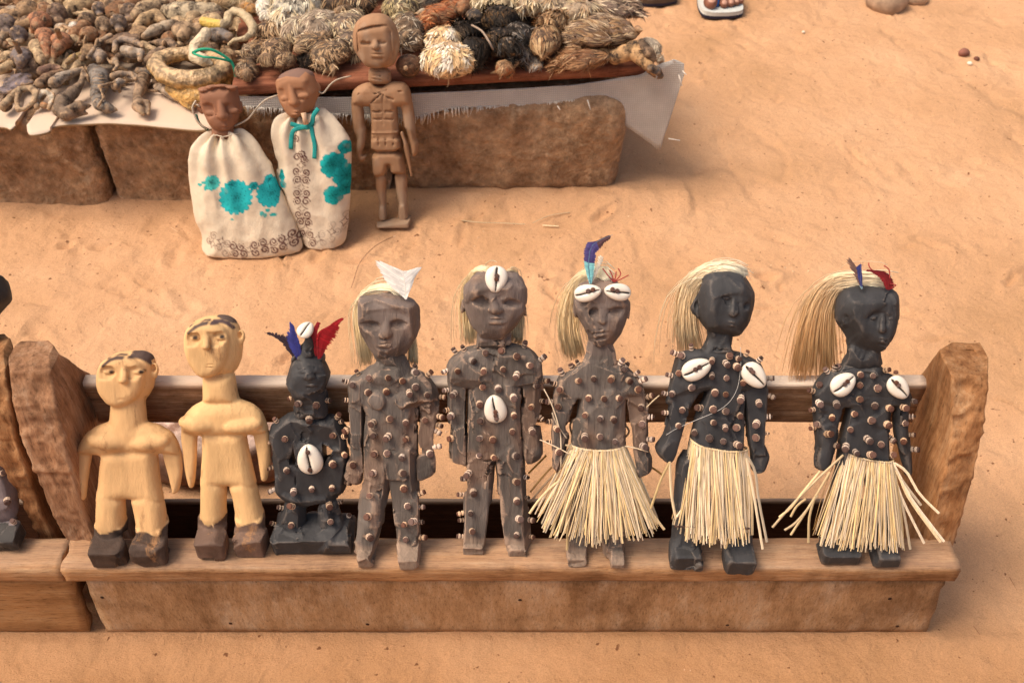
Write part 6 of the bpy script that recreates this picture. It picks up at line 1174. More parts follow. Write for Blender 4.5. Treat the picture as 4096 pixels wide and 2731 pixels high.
it.ell((*q2((580, 1060))[0], .018), (34, 22, 18), 5, rot=-25); it.chain(PH(q2((600, 1070), (690, 1130), (760, 1190)), (.018, .016, .010)), (18, 18, 12), 5); it.ell((*q2((690, 1130))[0], .030), (12, 10, 9), 2, True); it.build((.44, .34, .25), .0012, 80, 6)
it = Item('jaw_bone', 'ring shaped bone with a large dark hole at the left front of the stall', 'bone', 110, 385)
it.chain(PH(q1((230, 1080), (370, 1060), (440, 1130), (410, 1230), (300, 1320), (220, 1330), (200, 1220), (230, 1080)), (.028, .028, .024, .018, .012, .012, .018, .028)), (14, 12, 14, 12, 9, 10, 9, 14)); it.chain(PH(q1((30, 1290), (130, 1190), (220, 1080)), .014), (16, 18, 12)); it.build((.42, .30, .18), .0022, 70, 7)
it = Item('tooth_bone', 'curved pale bone with an orange lump in its gap beside the ring shaped bone', 'bone', 180, 390)
it.chain(PH(q1((440, 1290), (450, 1180), (520, 1110), (590, 1130), (630, 1210), (590, 1310)), (.01, .018, .024, .024, .018, .01)), (12, 12, 12, 10, 11, 9)); it.chain(PH(q1((570, 1080), (650, 1140), (640, 1230)), (.03, .026, .02)), (7, 6, 5)); it.build((.50, .43, .33), .0014, 90, 8)
it.ell((*q1((530, 1275))[0], .010), (18, 14, 13)); it.build((.45, .15, .04), .001, 120, 9, part='orange_lump')
it = Item('dried_skin_slab', 'long slab of grey scaly dried skin lying above the ring shaped bone', 'dried skin', 60, 330)
it.ell((*q1((210, 960))[0], .02), (60, 40, 14), 6, rot=38); it.ell((*q1((90, 1080))[0], .016), (50, 34, 12), 6, rot=40); it.ell((*q1((300, 1000))[0], .022), (36, 26, 12), 6, rot=20); it.build((.19, .15, .155), .0022, 110, 10)
# big coiled snake
SN = (.50, .36, .19)
def snk(V): m = np.clip((V[:, 2] - .046 + .006 * fbm(V, 60, 2, 2)) / .012, 0, 1)[:, None]; c = np.array((.45, .26, .08)) * (1 - m) + np.array((.44, .30, .16)) * m; s_ = np.clip(fbm(V, 120, 5, 2) * 3, -1, 1)[:, None]; return c * (1 + .45 * s_)
it = Item('coiled_snake', 'large coiled yellow brown snake tied with green string', 'dried snake', 765, 330, .0018, M_scale)
P_ = [(520, 800), (620, 905), (800, 960), (1000, 965), (1200, 930), (1340, 850), (1330, 760), (1230, 690), (1060, 655), (880, 650), (700, 670), (570, 720), (520, 800)]
it.chain(PH(q2(*P_), .052), (32, 34, 36, 36, 36, 34, 30, 28, 26, 26, 28, 30, 32), 6)
it.chain(PH(q2((720, 1080), (850, 1150), (960, 1180), (1090, 1160), (1240, 1090), (1380, 980), (1420, 900), (1380, 820)), (.022, .020, .022, .024, .024, .026, .03, .04)), (28, 32, 34, 34, 32, 30, 26, 24), 6); it.chain(PH(q2((800, 1130), (880, 1230), (950, 1310)), (.016, .012, .008)), (26, 20, 10), 5); it.build(snk, .0007, 150, 11)
it.chain(PH(q2((1000, 560), (1080, 480), (1130, 400)), (.075, .085, .085)), (24, 24, 22), 6); it.chain(PH(q2((980, 600), (1000, 690), (1100, 730), (1190, 770)), (.085, .080, .078, .072)), (20, 24, 24, 9), 6); it.ell((*q2((1070, 715))[0], .092), (7, 6, 6), 2, True); it.cap((*q2((1040, 795))[0], .070), (*q2((1190, 800))[0], .068), 3, 3, 2, True); it.build((.62, .50, .33), .0006, 150, 12, part='head')
M_green = mat('green_string', (.02, .32, .18), .6, .2, 60)
def W_(px, py, z): return on_z(px, py, z)
P_ = [W_(*q2((970, 640))[0], .31), W_(*q2((1060, 600))[0], .325), W_(*q2((1180, 600))[0], .325), W_(*q2((1300, 650))[0], .315), W_(*q2((1420, 735))[0], .30), W_(*q2((1470, 830))[0], .285), W_(*q2((1500, 1000))[0], .26), W_(*q2((1490, 1120))[0], .235)]
V_, F_ = tube([cr(P_, k_ / 24) for k_ in range(25)], .0030, 6); P2 = [W_(*q2((980, 650))[0], .315), W_(*q2((1100, 690))[0], .318), W_(*q2((1230, 700))[0], .315), W_(*q2((1420, 740))[0], .30)]; tube([cr(P2, k_ / 14) for k_ in range(15)], .0024, 6, V_, F_)
o = obj('green_string', mesh('green_string', V_, F_), M_green); tag(o, 'bright green string knotted round the coiled snake and hanging down', 'string')
P2 = [on_y(*q2((1010, 1380))[0], 1.70), on_y(*q2((1050, 1490))[0], 1.69), on_y(*q2((1150, 1568))[0], 1.68)]; V_, F_ = tube([cr(P2, k_ / 9) for k_ in range(10)], .0026, 6); o = obj('green_string', mesh('green_string', V_, F_), mat('dark_green_string', (.02, .09, .06), .7)); tag(o, 'short dark green string end beside the ear of the wide doll', 'string')
# pale snake loops
def q3(*p): return Z(900, 0, .2424, *p)
it = Item('dried_snake', 'pale slender snake bent in a loop with a yellow tail tip', 'dried snake', 960, 120, .0017, M_scale)
it.chain(PH(q3((60, 740), (150, 670), (330, 640), (440, 560), (460, 440), (380, 310), (270, 220), (150, 190), (60, 260), (40, 380), (-60, 420), (-200, 400), (-350, 360)), (.05, .06, .06, .06, .06, .06, .06, .06, .055, .05, .05, .05, .05)), (6, 8, 10, 14, 17, 18, 17, 16, 17, 18, 20, 20, 18), 4); it.build(lambda V: np.where((V[:, 0] + .0 < -.012)[:, None] & (V[:, 1] < -.04)[:, None], np.array((.62, .42, .09)), np.array((.48, .37, .22))) * (1 + .25 * fbm(V, 90, 2, 3))[:, None], .0006, 120, 13)
# small monkey-like skull
it = Item('dried_monkey_skull', 'tan dried monkey skull with round eye sockets facing the viewer', 'skull', 740, 140)
it.ell((*q2((850, 370))[0], .036), (44, 38, 34), 5); it.chain(PH(q2((850, 430), (840, 510)), (.036, .022)), (26, 17), 6); it.ell((*q2((790, 425))[0], .060), (14, 15, 14), 3, True); it.ell((*q2((925, 425))[0], .060), (14, 15, 14), 3, True); it.chain(PH(q2((1010, 380), (1120, 340), (1200, 330)), .03), (30, 34, 28), 8); it.build((.46, .31, .18), .0014, 60, 14)
# antelope heads with muzzles
def head_(label, c, muz, ear, cols_, seed, sc_=1., sock=None):
    it = Item('dried_antelope_head', label, 'animal head', *c); k = sc_
    it.ell((*c, .034), (38 * k, 32 * k, 30 * k), 5); m = ((c[0] + muz[0]) / 2, (c[1] + muz[1]) / 2); it.chain([(*c, .036), (*m, .034), (*muz, .022)], (28 * k, 20 * k, 12 * k), 6)
    if ear: it.chain([(c[0] + ear[0] * .25, c[1] + ear[1] * .2, .062), (c[0] + ear[0] * .6, c[1] + ear[1] * .55, .082), (c[0] + ear[0], c[1] + ear[1] + 30, .105)], (10 * k, 9 * k, 4 * k), 4)
    if sock: it.ell((*sock, .062), (13 * k, 13 * k, 12 * k), 3, True)
    ax = on_z(*muz, .03) - on_z(*c, .03); L_ = ax.length; ax = np.array(ax / L_)
    def cl(V): t = np.clip((V @ ax - L_ * .35 + .006 * fbm(V, 50, seed, 2)) / .012, 0, 1)[:, None]; return (np.array(cols_[0]) * (1 - t) + np.array(cols_[1]) * t) * (1 + .3 * fbm(V, 60, seed + 1, 3))[:, None]
    return it.build(cl, .0018, 60, seed)
OR = (.38, .16, .075); GR = (.19, .165, .16)
head_('grey dried antelope head with one tall brown ear at the left edge', q1((260, 680))[0], q1((240, 800))[0], (-36, -90), (GR, (.20, .16, .15)), 21, 1.1, q1((340, 640))[0])
head_('grey dried antelope head with orange muzzle and upright ear beside the cream lump', q1((740, 500))[0], q1((660, 680))[0], (-26, -78), (GR, OR), 22, 1.15, q1((760, 510))[0])
head_('grey dried antelope head with a long orange muzzle squeezed against the eared one', q1((540, 430))[0], q1((570, 680))[0], None, (GR, OR), 23, 1.0, q1((560, 420))[0])
head_('brownish dried antelope head lying behind the two orange muzzled heads', q1((480, 260))[0], q1((420, 400))[0], None, ((.24, .16, .11), OR), 24, 1.25, q1((470, 290))[0])
it = Item('white_lump', 'bright white egg shaped lump beside the antelope heads', 'lump', 296, 112); it.ell((*q1((890, 330))[0], .03), (22, 24, 20)); it.ell((*q1((850, 400))[0], .03), (18, 16, 14), 6); it.build((.80, .77, .68), .0014, 60, 15)
it = Item('cream_lump', 'cream coloured rounded lump left of the bright white one', 'lump', 250, 110); it.ell((*q1((740, 340))[0], .028), (26, 18, 18)); it.build((.62, .52, .40), .0014, 60, 16)
# round dried heads
rh = [((1050, 260), 34, (.16, .095, .055), 'dark brown round dried head right of the bright white lump'), ((1250, 290), 30, (.34, .23, .14), 'tan round dried head between two darker ones near the top left'), ((1430, 280), 34, (.20, .15, .12), 'grey round dried head with small teeth near the top left'),
      ((690, 160), 38, (.20, .125, .085), 'brown domed dried head with a small nostril near the top left'), ((1200, 110), 28, (.19, .15, .135), 'small grey dried head behind the tan round one'), ((1370, 90), 38, (.27, .175, .105), 'brown column shaped dried piece at the top edge'),
      ((70, 300), 42, (.20, .15, .125), 'dark grey dried lump at the far left edge'), ((230, 420), 34, (.13, .10, .095), 'nearly black dried lump behind the tall eared head'), ((1560, 150), 36, (.24, .16, .11), 'brown rounded dried piece right of the column shaped one')]
for i, ((x, y), r, c, lb) in enumerate(rh):
    px, py = q1((x, y))[0]; it = Item('dried_head', lb, 'animal head', px, py); it.ell((px, py, .036), (r, r * .9, r), 4); it.ell((px + r * .1, py + r * .75, .030), (r * .55, r * .5, r * .4), 6); it.ell((px - r * .35, py + r * .2, .036 + r * .7 * it.k), (r * .22, r * .22, r * .2), 3, True); it.ell((px + r * .4, py + r * .2, .036 + r * .7 * it.k), (r * .22, r * .22, r * .2), 3, True); it.ell((px - r * .7, py - r * .5, .036 + r * .7 * it.k), (r * .3, r * .2, r * .35), 3); it.build(c, .0022, 55, 40 + i)
for i, (P_, rr, c, lb) in enumerate(((((780, 180), (860, 120), (960, 90), (1060, 60), (1150, 50)), (18, 26, 28, 22, 12), (.40, .27, .14), 'spotted tan lizard body stretched near the top left'), (((800, 760), (880, 700), (960, 680), (1020, 640)), (8, 14, 16, 8), (.50, .34, .13), 'small yellowish dried lizard below the orange muzzles'),
                   (((480, 1010), (560, 960), (640, 900), (760, 860)), (20, 24, 14, 8), (.27, .16, .09), 'brown dried beak like piece on bare cardboard'), (((650, 1000), (720, 940), (860, 890), (980, 850)), (22, 20, 16, 12), (.40, .32, .24), 'pale knobbly bone above the curled chameleon'),
                   (((1060, 700), (1130, 600), (1220, 500), (1330, 440)), (8, 9, 9, 12), (.30, .23, .17), 'thin grey brown dried limb leaning across the left heap'), (((500, 860), (620, 830), (720, 830)), (18, 20, 12), (.24, .13, .09), 'reddish brown twisted strip below the antelope heads'),
                   (((1130, 700), (1180, 640), (1230, 680), (1200, 740)), (16, 20, 20, 14), (.34, .26, .20), 'greyish crumpled small animal beside the ribbed chameleon'), (((1250, 670), (1340, 760), (1400, 790)), (7, 6, 6), (.34, .27, .22), 'pair of thin pale leg bones above the ribbed chameleon'),
                   (((120, 120), (250, 150), (420, 130), (560, 80)), (16, 20, 18, 10), (.25, .20, .15), 'curved grey horn lying near the top left corner'), (((-20, 520), (40, 440), (120, 390)), (16, 20, 16), (.34, .25, .16), 'tan dried piece at the left edge above the eared head'))):
    p = q1(*P_); it = Item('dried_piece', lb, 'dried animal part', *p[len(p) // 2]); it.chain(PH(p, .026), rr, 4)
    if len(p) > 3: it.chain(PH([p[1], (p[1][0] + 16, p[1][1] + 22)], (.03, .008)), (5, 4)); it.chain(PH([p[2], (p[2][0] - 8, p[2][1] + 26)], (.03, .008)), (5, 4))
    it.build(c, .0020, 60, 60 + i)
for i, (P_, rr, c, lb) in enumerate(((((290, 190), (380, 130), (500, 80), (580, 60)), (24, 34, 30, 18), (.44, .31, .18), 'large tan lizard back with dark spots'), (((290, 320), (400, 240), (520, 200), (620, 260)), (16, 28, 28, 14), (.46, .31, .16), 'arched golden tan dried body above the skull'),
                   (((380, 440), (500, 380), (640, 330), (760, 290)), (14, 22, 24, 18), (.45, .35, .24), 'pale dried body stretched behind the monkey skull'), (((20, 620), (40, 520), (120, 480), (250, 500), (360, 560)), (10, 12, 14, 14, 9), (.28, .21, .16), 'arched grey chameleon body above the thin one'),
                   (((150, 620), (240, 640), (340, 640), (330, 720)), (22, 24, 16, 10), (.40, .32, .24), 'cream and grey dried lizard head in the middle heap'), (((640, 120), (780, 160), (950, 170), (1200, 150), (1330, 110)), (20, 40, 44, 36, 22), (.54, .43, .28), 'long pale furry skin stretched behind the snakes'),
                   (((0, 920), (100, 900), (220, 890), (280, 960)), (14, 14, 10, 8), (.24, .18, .13), 'small dark chameleon with thin legs on the cardboard'), (((30, 1050), (80, 990), (160, 980)), (14, 14, 8), (.22, .19, .16), 'dark grey dried paw near the lizard with gaping jaw'), (((0, 760), (40, 720), (60, 800), (20, 850)), (10, 10, 8, 7), (.36, .27, .19), 'tiny curled skeleton left of the thin chameleon'),
                   (((1200, 420), (1300, 430), (1400, 450)), (26, 30, 20), (.22, .19, .17), 'grey smooth dried neck behind the snake head'), (((1130, 260), (1230, 260), (1300, 330)), (26, 30, 22), (.50, .36, .20), 'tan crumpled skin left of the pale snake loop'))):
    p = q2(*P_); it = Item('dried_piece', lb, 'dried animal part', *p[len(p) // 2]); it.chain(PH(p, .034), rr, 5); it.chain(PH([p[1], (p[1][0] + 14, p[1][1] + 24)], (.03, .008)), (6, 4)); it.build(c, .0022, 60, 80 + i)
# ---------------------------------------------------------------- filler of the crowd: a few prototypes, copied
def proto(ops, h=.0017, col=DB, noise_=.0018, seed=1):
    F = Fld((-.05, -.03, -.01), (.06, .03, .06), h)
    for o in ops: getattr(F, o[0])(*o[1:])
    V, Q = F.nets(); V = relax(V, Q, 1); V = V + normals(V, Q) * (noise_ * fbm(V, 70, seed, 3))[:, None]; return V, Q, fbm(V, 60, seed + 3, 3)
PR = [proto([('ell', (0, 0, .016), (.018, .015, .015), None, .002), ('cap', (.01, 0, .013), (.036, 0, .008), .010, .005, 1, .004), ('ell', (-.006, .011, .032), (.006, .003, .013), None, .002), ('ell', (-.006, -.011, .032), (.006, .003, .013), None, .002), ('ell', (.012, .011, .020), (.004, .003, .004), None, .001, True), ('ell', (.012, -.011, .020), (.004, .003, .004), None, .001, True)], seed=1),
      proto([('ell', (0, 0, .018), (.022, .019, .018), None, .002), ('ell', (.014, 0, .010), (.012, .011, .009), None, .003), ('ell', (.012, .009, .024), (.005, .004, .005), None, .001, True), ('ell', (.012, -.009, .024), (.005, .004, .005), None, .001, True)], seed=2),
      proto([('cap', (-.04, .008, .006), (-.015, -.004, .010), .003, .008, 1, .003), ('cap', (-.015, -.004, .010), (.012, 0, .010), .009, .009, 1, .003), ('cap', (.012, 0, .010), (.034, .004, .008), .007, .004, 1, .003), ('cap', (0, 0, .012), (.006, .018, .003), .003, .002, 1, .002), ('cap', (0, 0, .012), (.006, -.018, .003), .003, .002, 1, .002), ('cap', (-.018, 0, .01), (-.026, .018, .003), .003, .002, 1, .002)], seed=3),
      proto([('cap', (-.03, -.01, .008), (-.01, .012, .014), .006, .009, 1, .003), ('cap', (-.01, .012, .014), (.02, .010, .012), .009, .008, 1, .003), ('cap', (.02, .010, .012), (.034, -.012, .007), .008, .004, 1, .003)], seed=4),
      proto([('ell', (0, 0, .012), (.030, .018, .012), None, .002), ('ell', (.01, .006, .022), (.010, .008, .006), None, .003), ('cap', (-.02, -.01, .012), (-.034, -.02, .006), .006, .004, 1, .003)], seed=5)]
PR += [proto([('cap', (-.045, .0, .010), (-.03, .014, .014), .002, .004, 1, .003), ('cap', (-.03, .014, .014), (-.005, .010, .018), .004, .010, 1, .003), ('cap', (-.005, .010, .018), (.018, -.002, .016), .010, .009, 1, .003), ('cap', (.018, -.002, .016), (.040, -.010, .010), .010, .003, 1, .003), ('cap', (0, .012, .014), (.004, .028, .012), .003, .0025, 1, .002), ('cap', (.004, .028, .012), (.016, .030, .002), .0025, .002, 1, .002), ('cap', (.01, -.004, .014), (-.004, -.022, .010), .003, .0025, 1, .002), ('cap', (-.004, -.022, .010), (.008, -.030, .002), .0025, .002, 1, .002), ('ell', (.022, -.010, .022), (.005, .004, .004), None, .001, True)], seed=6),
       proto([('ell', (-.012, 0, .018), (.016, .014, .014), None, .002), ('cap', (0, .006, .016), (.040, .004, .012), .006, .003, 1, .003), ('cap', (0, -.006, .006), (.036, -.010, .002), .005, .0025, 1, .003), ('ell', (-.002, .012, .020), (.007, .005, .006), None, .001, True), ('ell', (-.002, -.012, .020), (.007, .005, .006), None, .001, True), ('ell', (.018, -.002, .009), (.016, .006, .0025), None, .001, True)], seed=7),
       proto([('ell', (0, 0, .006), (.040, .022, .005), None, .002), ('ell', (-.02, .012, .010), (.018, .012, .006), None, .004), ('ell', (.012, -.008, .012), (.020, .010, .007), None, .004), ('ell', (.03, .018, .004), (.012, .008, .02), None, .002, True), ('ell', (-.03, -.02, .004), (.012, .009, .02), None, .002, True)], noise_=.0045, seed=8),
       proto([('cap', (-.03, 0, .012), (.0, .008, .022), .009, .011, 1, .003), ('cap', (0, .008, .022), (.028, 0, .012), .011, .007, 1, .003)] + [('cap', (-.02 + .009 * i_, -.012, .014), (-.018 + .009 * i_, .020, .016), .0022, .0022, 1, .002) for i_ in range(5)] + [('cap', (.028, 0, .012), (.042, -.008, .004), .006, .003, 1, .003)], seed=9)]
PRM = []
for i, (V, Q, n) in enumerate(PR):
    for j, c in enumerate(((.17, .105, .065), (.36, .22, .11), (.52, .37, .21), (.26, .125, .055))): PRM.append((i, j, mesh('dried_scrap', V, Q, True, np.clip(np.array(c) * (1 + .5 * n)[:, None], 0, 1))))
KN = ('small eared dried head', 'small round dried head', 'thin dried lizard', 'bent dried limb', 'flat dried lump', 'curled dried chameleon', 'beaked dried skull', 'flat torn dried skin', 'ribbed dried carcass'); CN = ('dark grey', 'light brown', 'pale tan', 'dark brown')
rg = random.Random(12); placed = []
LAND = [(110, 385, 'ring shaped bone'), (60, 225, 'tall eared grey head'), (245, 165, 'orange muzzled head'), (296, 110, 'bright white lump'), (474, 96, 'grey toothed head'), (411, 95, 'tan round head'), (229, 55, 'brown domed head'), (350, 35, 'spotted lizard body'), (454, 30, 'brown column piece'), (738, 139, 'monkey skull'), (620, 210, 'spiral tailed chameleon'),
        (556, 285, 'thin blue snouted chameleon'), (300, 410, 'curled chameleon'), (410, 350, 'ribbed chameleon'), (560, 400, 'lizard with gaping jaw'), (24, 100, 'dark lump at the left edge'), (850, 50, 'pale furry skin'), (600, 80, 'golden arched body'), (940, 130, 'pale snake loop'), (765, 260, 'coiled snake'), (150, 30, 'curved grey horn'), (60, 320, 'scaly skin slab'), (560, 20, 'tan lizard back'), (300, 225, 'small yellowish lizard')]
def scrap(px, py, h, sc_=1., i=None, where='in the crowded heap at the left of the stall'):
    i = rg.choice((0, 1, 2, 3, 4, 5, 5, 6, 6, 7, 8, 8, 5)) if i is None else i; j = rg.randrange(4); me = [m for a, b, m in PRM if a == i and b == j][0]; z = TZ(px, py) + h; p = on_z(px, py, z)
    o = obj('dried_scrap', me, M_dried); o.location = p; o.rotation_euler = (rg.uniform(-.35, .35), rg.uniform(-.35, .35), rg.uniform(0, 6.28)); k = sc_ * rg.uniform(.8, 1.25); o.scale = (k, k, k)
    for lm in sorted(LAND, key=lambda a: (a[0] - px) ** 2 + 2 * (a[1] - py) ** 2):
        rel = 'behind' if lm[1] - py > 34 else ('in front of' if py - lm[1] > 34 else ('left of' if lm[0] > px else 'right of')); lb = f'{CN[j]} {KN[i].replace("small ", "")} {rel} the {lm[2]}'
        if lb not in USED: break
    USED.add(lb); tag(o, lb, 'dried animal part', f'{KN[i]}s crowding the stall')
USED = set()
for i in range(400):
    px, py = rg.uniform(-60, 960), rg.uniform(-60, 300) ; py = min(py, 330 - 0 * px)
    if px > 430 and py > 260: continue
    if min([abs(px - a) + 1.3 * abs(py - b) for a, b in placed] or [999]) < 44: continue
    placed.append((px, py)); scrap(px, py, rg.uniform(-.004, .014), 1.12)
for px, py in ((30, 440), (10, 400), (60, 370), (215, 350), (250, 330), (330, 300), (480, 300), (520, 250), (470, 350), (610, 290), (140, 330), (130, 300), (20, 300), (180, 300), (500, 330), (620, 330)): scrap(px, py, 0, .6)
# ---------------------------------------------------------------- birds: plump bodies clothed in overlapping feathers
def plume(name, label, cat, blobs, pal, n, ln=(18, 40), wd=5, flow=None, seed=1, core=(.05, .03, .02), curl=.4, messy=.5, z0=None, extra=None, dr=1.0):
    """blobs: (px, py, h, rx, ry, rz, rot); feathers lie along flow (deg in plan) or radiate"""
    blobs = [(a, b_, h_, r1 * 1.14, r2 * 1.25, r3 * 1.15, ro) for a, b_, h_, r1, r2, r3, ro in blobs]; cx, cy = blobs[0][0], blobs[0][1]; it = Item(name, label, cat, cx, cy, .0032, M_dried, HEAP, z0); rb = random.Random(seed + 500)
    for a, b_, h_, r1, r2, r3, ro in list(blobs):
        if r1 > 34:
            for _i in range(3): blobs.append((a + rb.uniform(-.8, .8) * r1, b_ + rb.uniform(-.7, .7) * r2, max(.008, h_ + rb.uniform(-.016, .012)), r1 * rb.uniform(.3, .6), r2 * rb.uniform(.3, .6), r3 * rb.uniform(.4, .7), rb.uniform(0, 90)))
    for px, py, h, rx, ry, rz, rot in blobs: it.ell((px, py, h), (rx, ry, rz), 8, rot=rot)
    if extra: extra(it)
    it.build(core, .002, 40, seed); rr = random.Random(seed); V, F, c = [], [], []
    fo = noise.noise_vector
    for i in range(int(n * 2.2)):
        px, py, h, rx, ry, rz, rot = blobs[rr.choices(range(len(blobs)), [b[3] * b[4] for b in blobs])[0]]; ctr = Vector(it.W(px, py, h)); M = Matrix.Rotation(R(rot), 3, 'Z')
        th = rr.uniform(0, 6.2832); u = rr.uniform(-.25, 1) ; sq = math.sqrt(max(0, 1 - u * u)); d = Vector((math.cos(th) * sq, math.sin(th) * sq, u)); p = ctr + M @ Vector((d.x * rx, d.y * ry, d.z * rz)) * it.k; nn = (M @ Vector((d.x / rx, d.y / ry, d.z / rz))).normalized()
        fl = Vector((math.cos(R(flow)), math.sin(R(flow)), -.1)) if flow is not None else (M @ Vector((d.x, d.y, -.55)))
        fl = fl + Vector((rr.gauss(0, messy * .45), rr.gauss(0, messy * .45), rr.gauss(0, messy * .25))) + Vector(noise.noise_vector(p * 30 + Vector((0, seed, 0)))) * messy * 2.6; t = (fl - nn * fl.dot(nn)); t = (t.normalized() if t.length > 1e-4 else Vector((1, 0, 0))) + nn * rr.uniform(-.12, curl * .35); t.normalize(); sd_ = t.cross(nn).normalized()
        L_ = rr.uniform(*ln) * it.k * dr * 1.1; w = wd * it.k * rr.uniform(.25, .75); b = len(V); bend = rr.uniform(-.1, .35) * L_
        for f, ww in ((0, .5), (.5, 1), (1, .12)):
            q = p + t * L_ * f - nn * bend * f * f; V.append(tuple(q + sd_ * w * ww)); V.append(tuple(q + nn * w * .12)); V.append(tuple(q - sd_ * w * ww))
        for k in range(2):
            for j in range(2): F.append((b + 3 * k + j, b + 3 * k + j + 1, b + 3 * k + j + 4, b + 3 * k + j + 3))
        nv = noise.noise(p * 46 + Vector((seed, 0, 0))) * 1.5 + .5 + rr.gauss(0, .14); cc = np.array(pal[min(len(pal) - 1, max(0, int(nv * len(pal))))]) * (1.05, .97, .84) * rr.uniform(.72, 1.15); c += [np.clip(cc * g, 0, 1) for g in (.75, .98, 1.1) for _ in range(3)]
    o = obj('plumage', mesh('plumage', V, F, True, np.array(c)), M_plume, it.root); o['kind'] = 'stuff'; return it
def q4(*p): return Z(1550, 0, .2424, *p)
def q5(*p): return Z(2050, 0, .3954, *p)
CR = [(.72, .62, .44), (.62, .50, .33), (.78, .72, .58)]; BR = [(.30, .19, .11), (.40, .28, .17), (.20, .12, .07), (.50, .38, .25)]; WH = [(.85, .82, .72), (.78, .72, .58), (.9, .88, .8)]
BK = [(.018, .015, .013), (.03, .024, .02), (.05, .035, .025)]; TN = [(.55, .40, .26), (.45, .31, .19), (.66, .53, .38), (.30, .20, .12)]; RD = [(.42, .15, .06), (.50, .22, .10), (.34, .11, .05), (.55, .32, .18)]
def b3(x, y, h, rx, ry, rz=None, rot=0): return (*q3((x, y))[0], h, rx, ry, rz or min(rx, ry), rot)
def b4(x, y, h, rx, ry, rz=None, rot=0): return (*q4((x, y))[0], h, rx, ry, rz or min(rx, ry), rot)
def b5(x, y, h, rx, ry, rz=None, rot=0): return (*q5((x, y))[0], h, rx, ry, rz or min(rx, ry), rot)
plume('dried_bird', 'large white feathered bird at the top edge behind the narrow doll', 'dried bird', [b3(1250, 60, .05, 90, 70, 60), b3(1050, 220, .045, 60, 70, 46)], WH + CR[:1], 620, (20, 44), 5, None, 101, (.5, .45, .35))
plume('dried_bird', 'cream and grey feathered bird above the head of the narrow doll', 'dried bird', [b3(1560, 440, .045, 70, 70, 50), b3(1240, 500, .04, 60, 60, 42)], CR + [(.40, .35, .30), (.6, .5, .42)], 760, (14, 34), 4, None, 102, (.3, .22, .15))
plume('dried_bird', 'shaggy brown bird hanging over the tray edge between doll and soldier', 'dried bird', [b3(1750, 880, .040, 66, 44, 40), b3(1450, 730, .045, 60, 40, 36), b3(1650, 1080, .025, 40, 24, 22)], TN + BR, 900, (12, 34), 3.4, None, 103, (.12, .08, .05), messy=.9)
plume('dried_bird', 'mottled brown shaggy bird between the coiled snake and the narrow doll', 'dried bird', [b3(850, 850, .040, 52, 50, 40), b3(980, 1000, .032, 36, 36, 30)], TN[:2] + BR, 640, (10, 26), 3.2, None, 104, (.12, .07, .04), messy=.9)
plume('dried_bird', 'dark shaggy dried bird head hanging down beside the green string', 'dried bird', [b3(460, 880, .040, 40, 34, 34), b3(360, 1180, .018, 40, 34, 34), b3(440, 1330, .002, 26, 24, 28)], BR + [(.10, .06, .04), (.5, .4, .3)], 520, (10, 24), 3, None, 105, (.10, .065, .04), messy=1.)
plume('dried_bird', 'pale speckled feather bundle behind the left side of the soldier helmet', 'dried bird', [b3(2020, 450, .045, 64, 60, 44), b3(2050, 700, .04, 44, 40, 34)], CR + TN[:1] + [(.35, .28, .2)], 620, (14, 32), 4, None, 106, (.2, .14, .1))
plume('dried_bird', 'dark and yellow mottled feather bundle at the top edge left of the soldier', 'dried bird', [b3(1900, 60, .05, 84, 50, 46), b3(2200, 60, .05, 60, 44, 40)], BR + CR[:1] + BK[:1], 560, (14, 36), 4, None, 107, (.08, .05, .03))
it = Item('orange_ball', 'smooth orange brown ball shaped dried fruit or head near the white tuft', 'lump', *q3((440, 170))[0]); it.ell((*q3((440, 170))[0], .045), (28, 28, 27)); it.ell((*q3((330, 100))[0], .05), (20, 16, 16), 5); it.build((.45, .22, .06), .0015, 50, 17)
plume('feather_tuft', 'small pure white tuft of down beside the orange ball', 'feathers', [b3(640, 90, .05, 26, 40, 24), b3(680, 270, .04, 22, 18, 18)], [(.92, .9, .84)], 260, (8, 20), 4, None, 108, (.7, .66, .58))
plume('feather_tuft', 'beige straw like feathers sticking up at the top left of the tray', 'feathers', [b3(100, 0, .05, 60, 40, 30), b3(350, 40, .05, 36, 30, 26)], CR[:2] + TN[:2], 300, (16, 40), 4, 60, 109, (.3, .2, .1))
# right of the soldier
def _(i): i.ell((*q4((330, 1110))[0], .034), (50, 44, 44), 5)
it = Item('dried_monkey_head', 'dark brown smooth monkey head right of the soldier shoulder', 'animal head', *q4((340, 1120))[0])  # a head alone, not the whole monkey
it.ell((*q4((350, 1080))[0], .036), (50, 42, 42), 4); it.ell((*q4((360, 1200))[0], .018), (34, 22, 22), 6); it.ell((*q4((250, 990))[0], .060), (16, 14, 12), 4, True); it.ell((*q4((470, 1000))[0], .060), (16, 14, 12), 4, True); it.ell((*q4((300, 1130))[0], .050), (9, 9, 12), 6); it.build((.16, .075, .038), .001, 50, 18)
plume('dried_bird', 'grey brown ragged feathers above the dark monkey head', 'dried bird', [b4(330, 700, .05, 54, 40, 36), b4(330, 480, .05, 50, 50, 40)], [(.42, .35, .27), (.30, .22, .15), (.62, .56, .48), (.2, .14, .1)], 560, (14, 34), 4, None, 110, (.12, .08, .05), messy=.9)
plume('dried_bird', 'olive and cream mottled bird at the top edge right of the helmet', 'dried bird', [b4(230, 120, .05, 60, 50, 44)], [(.45, .38, .22), (.25, .18, .1), (.6, .53, .36)], 420, (14, 30), 4, None, 111, (.1, .08, .05))
plume('dried_bird', 'dark streaked feather bundle at the top edge left of the orange bird', 'dried bird', [b4(660, 60, .05, 60, 40, 36)], [(.12, .1, .08), (.3, .26, .2), (.05, .04, .04)], 340, (18, 40), 4, 200, 112, (.05, .04, .03))
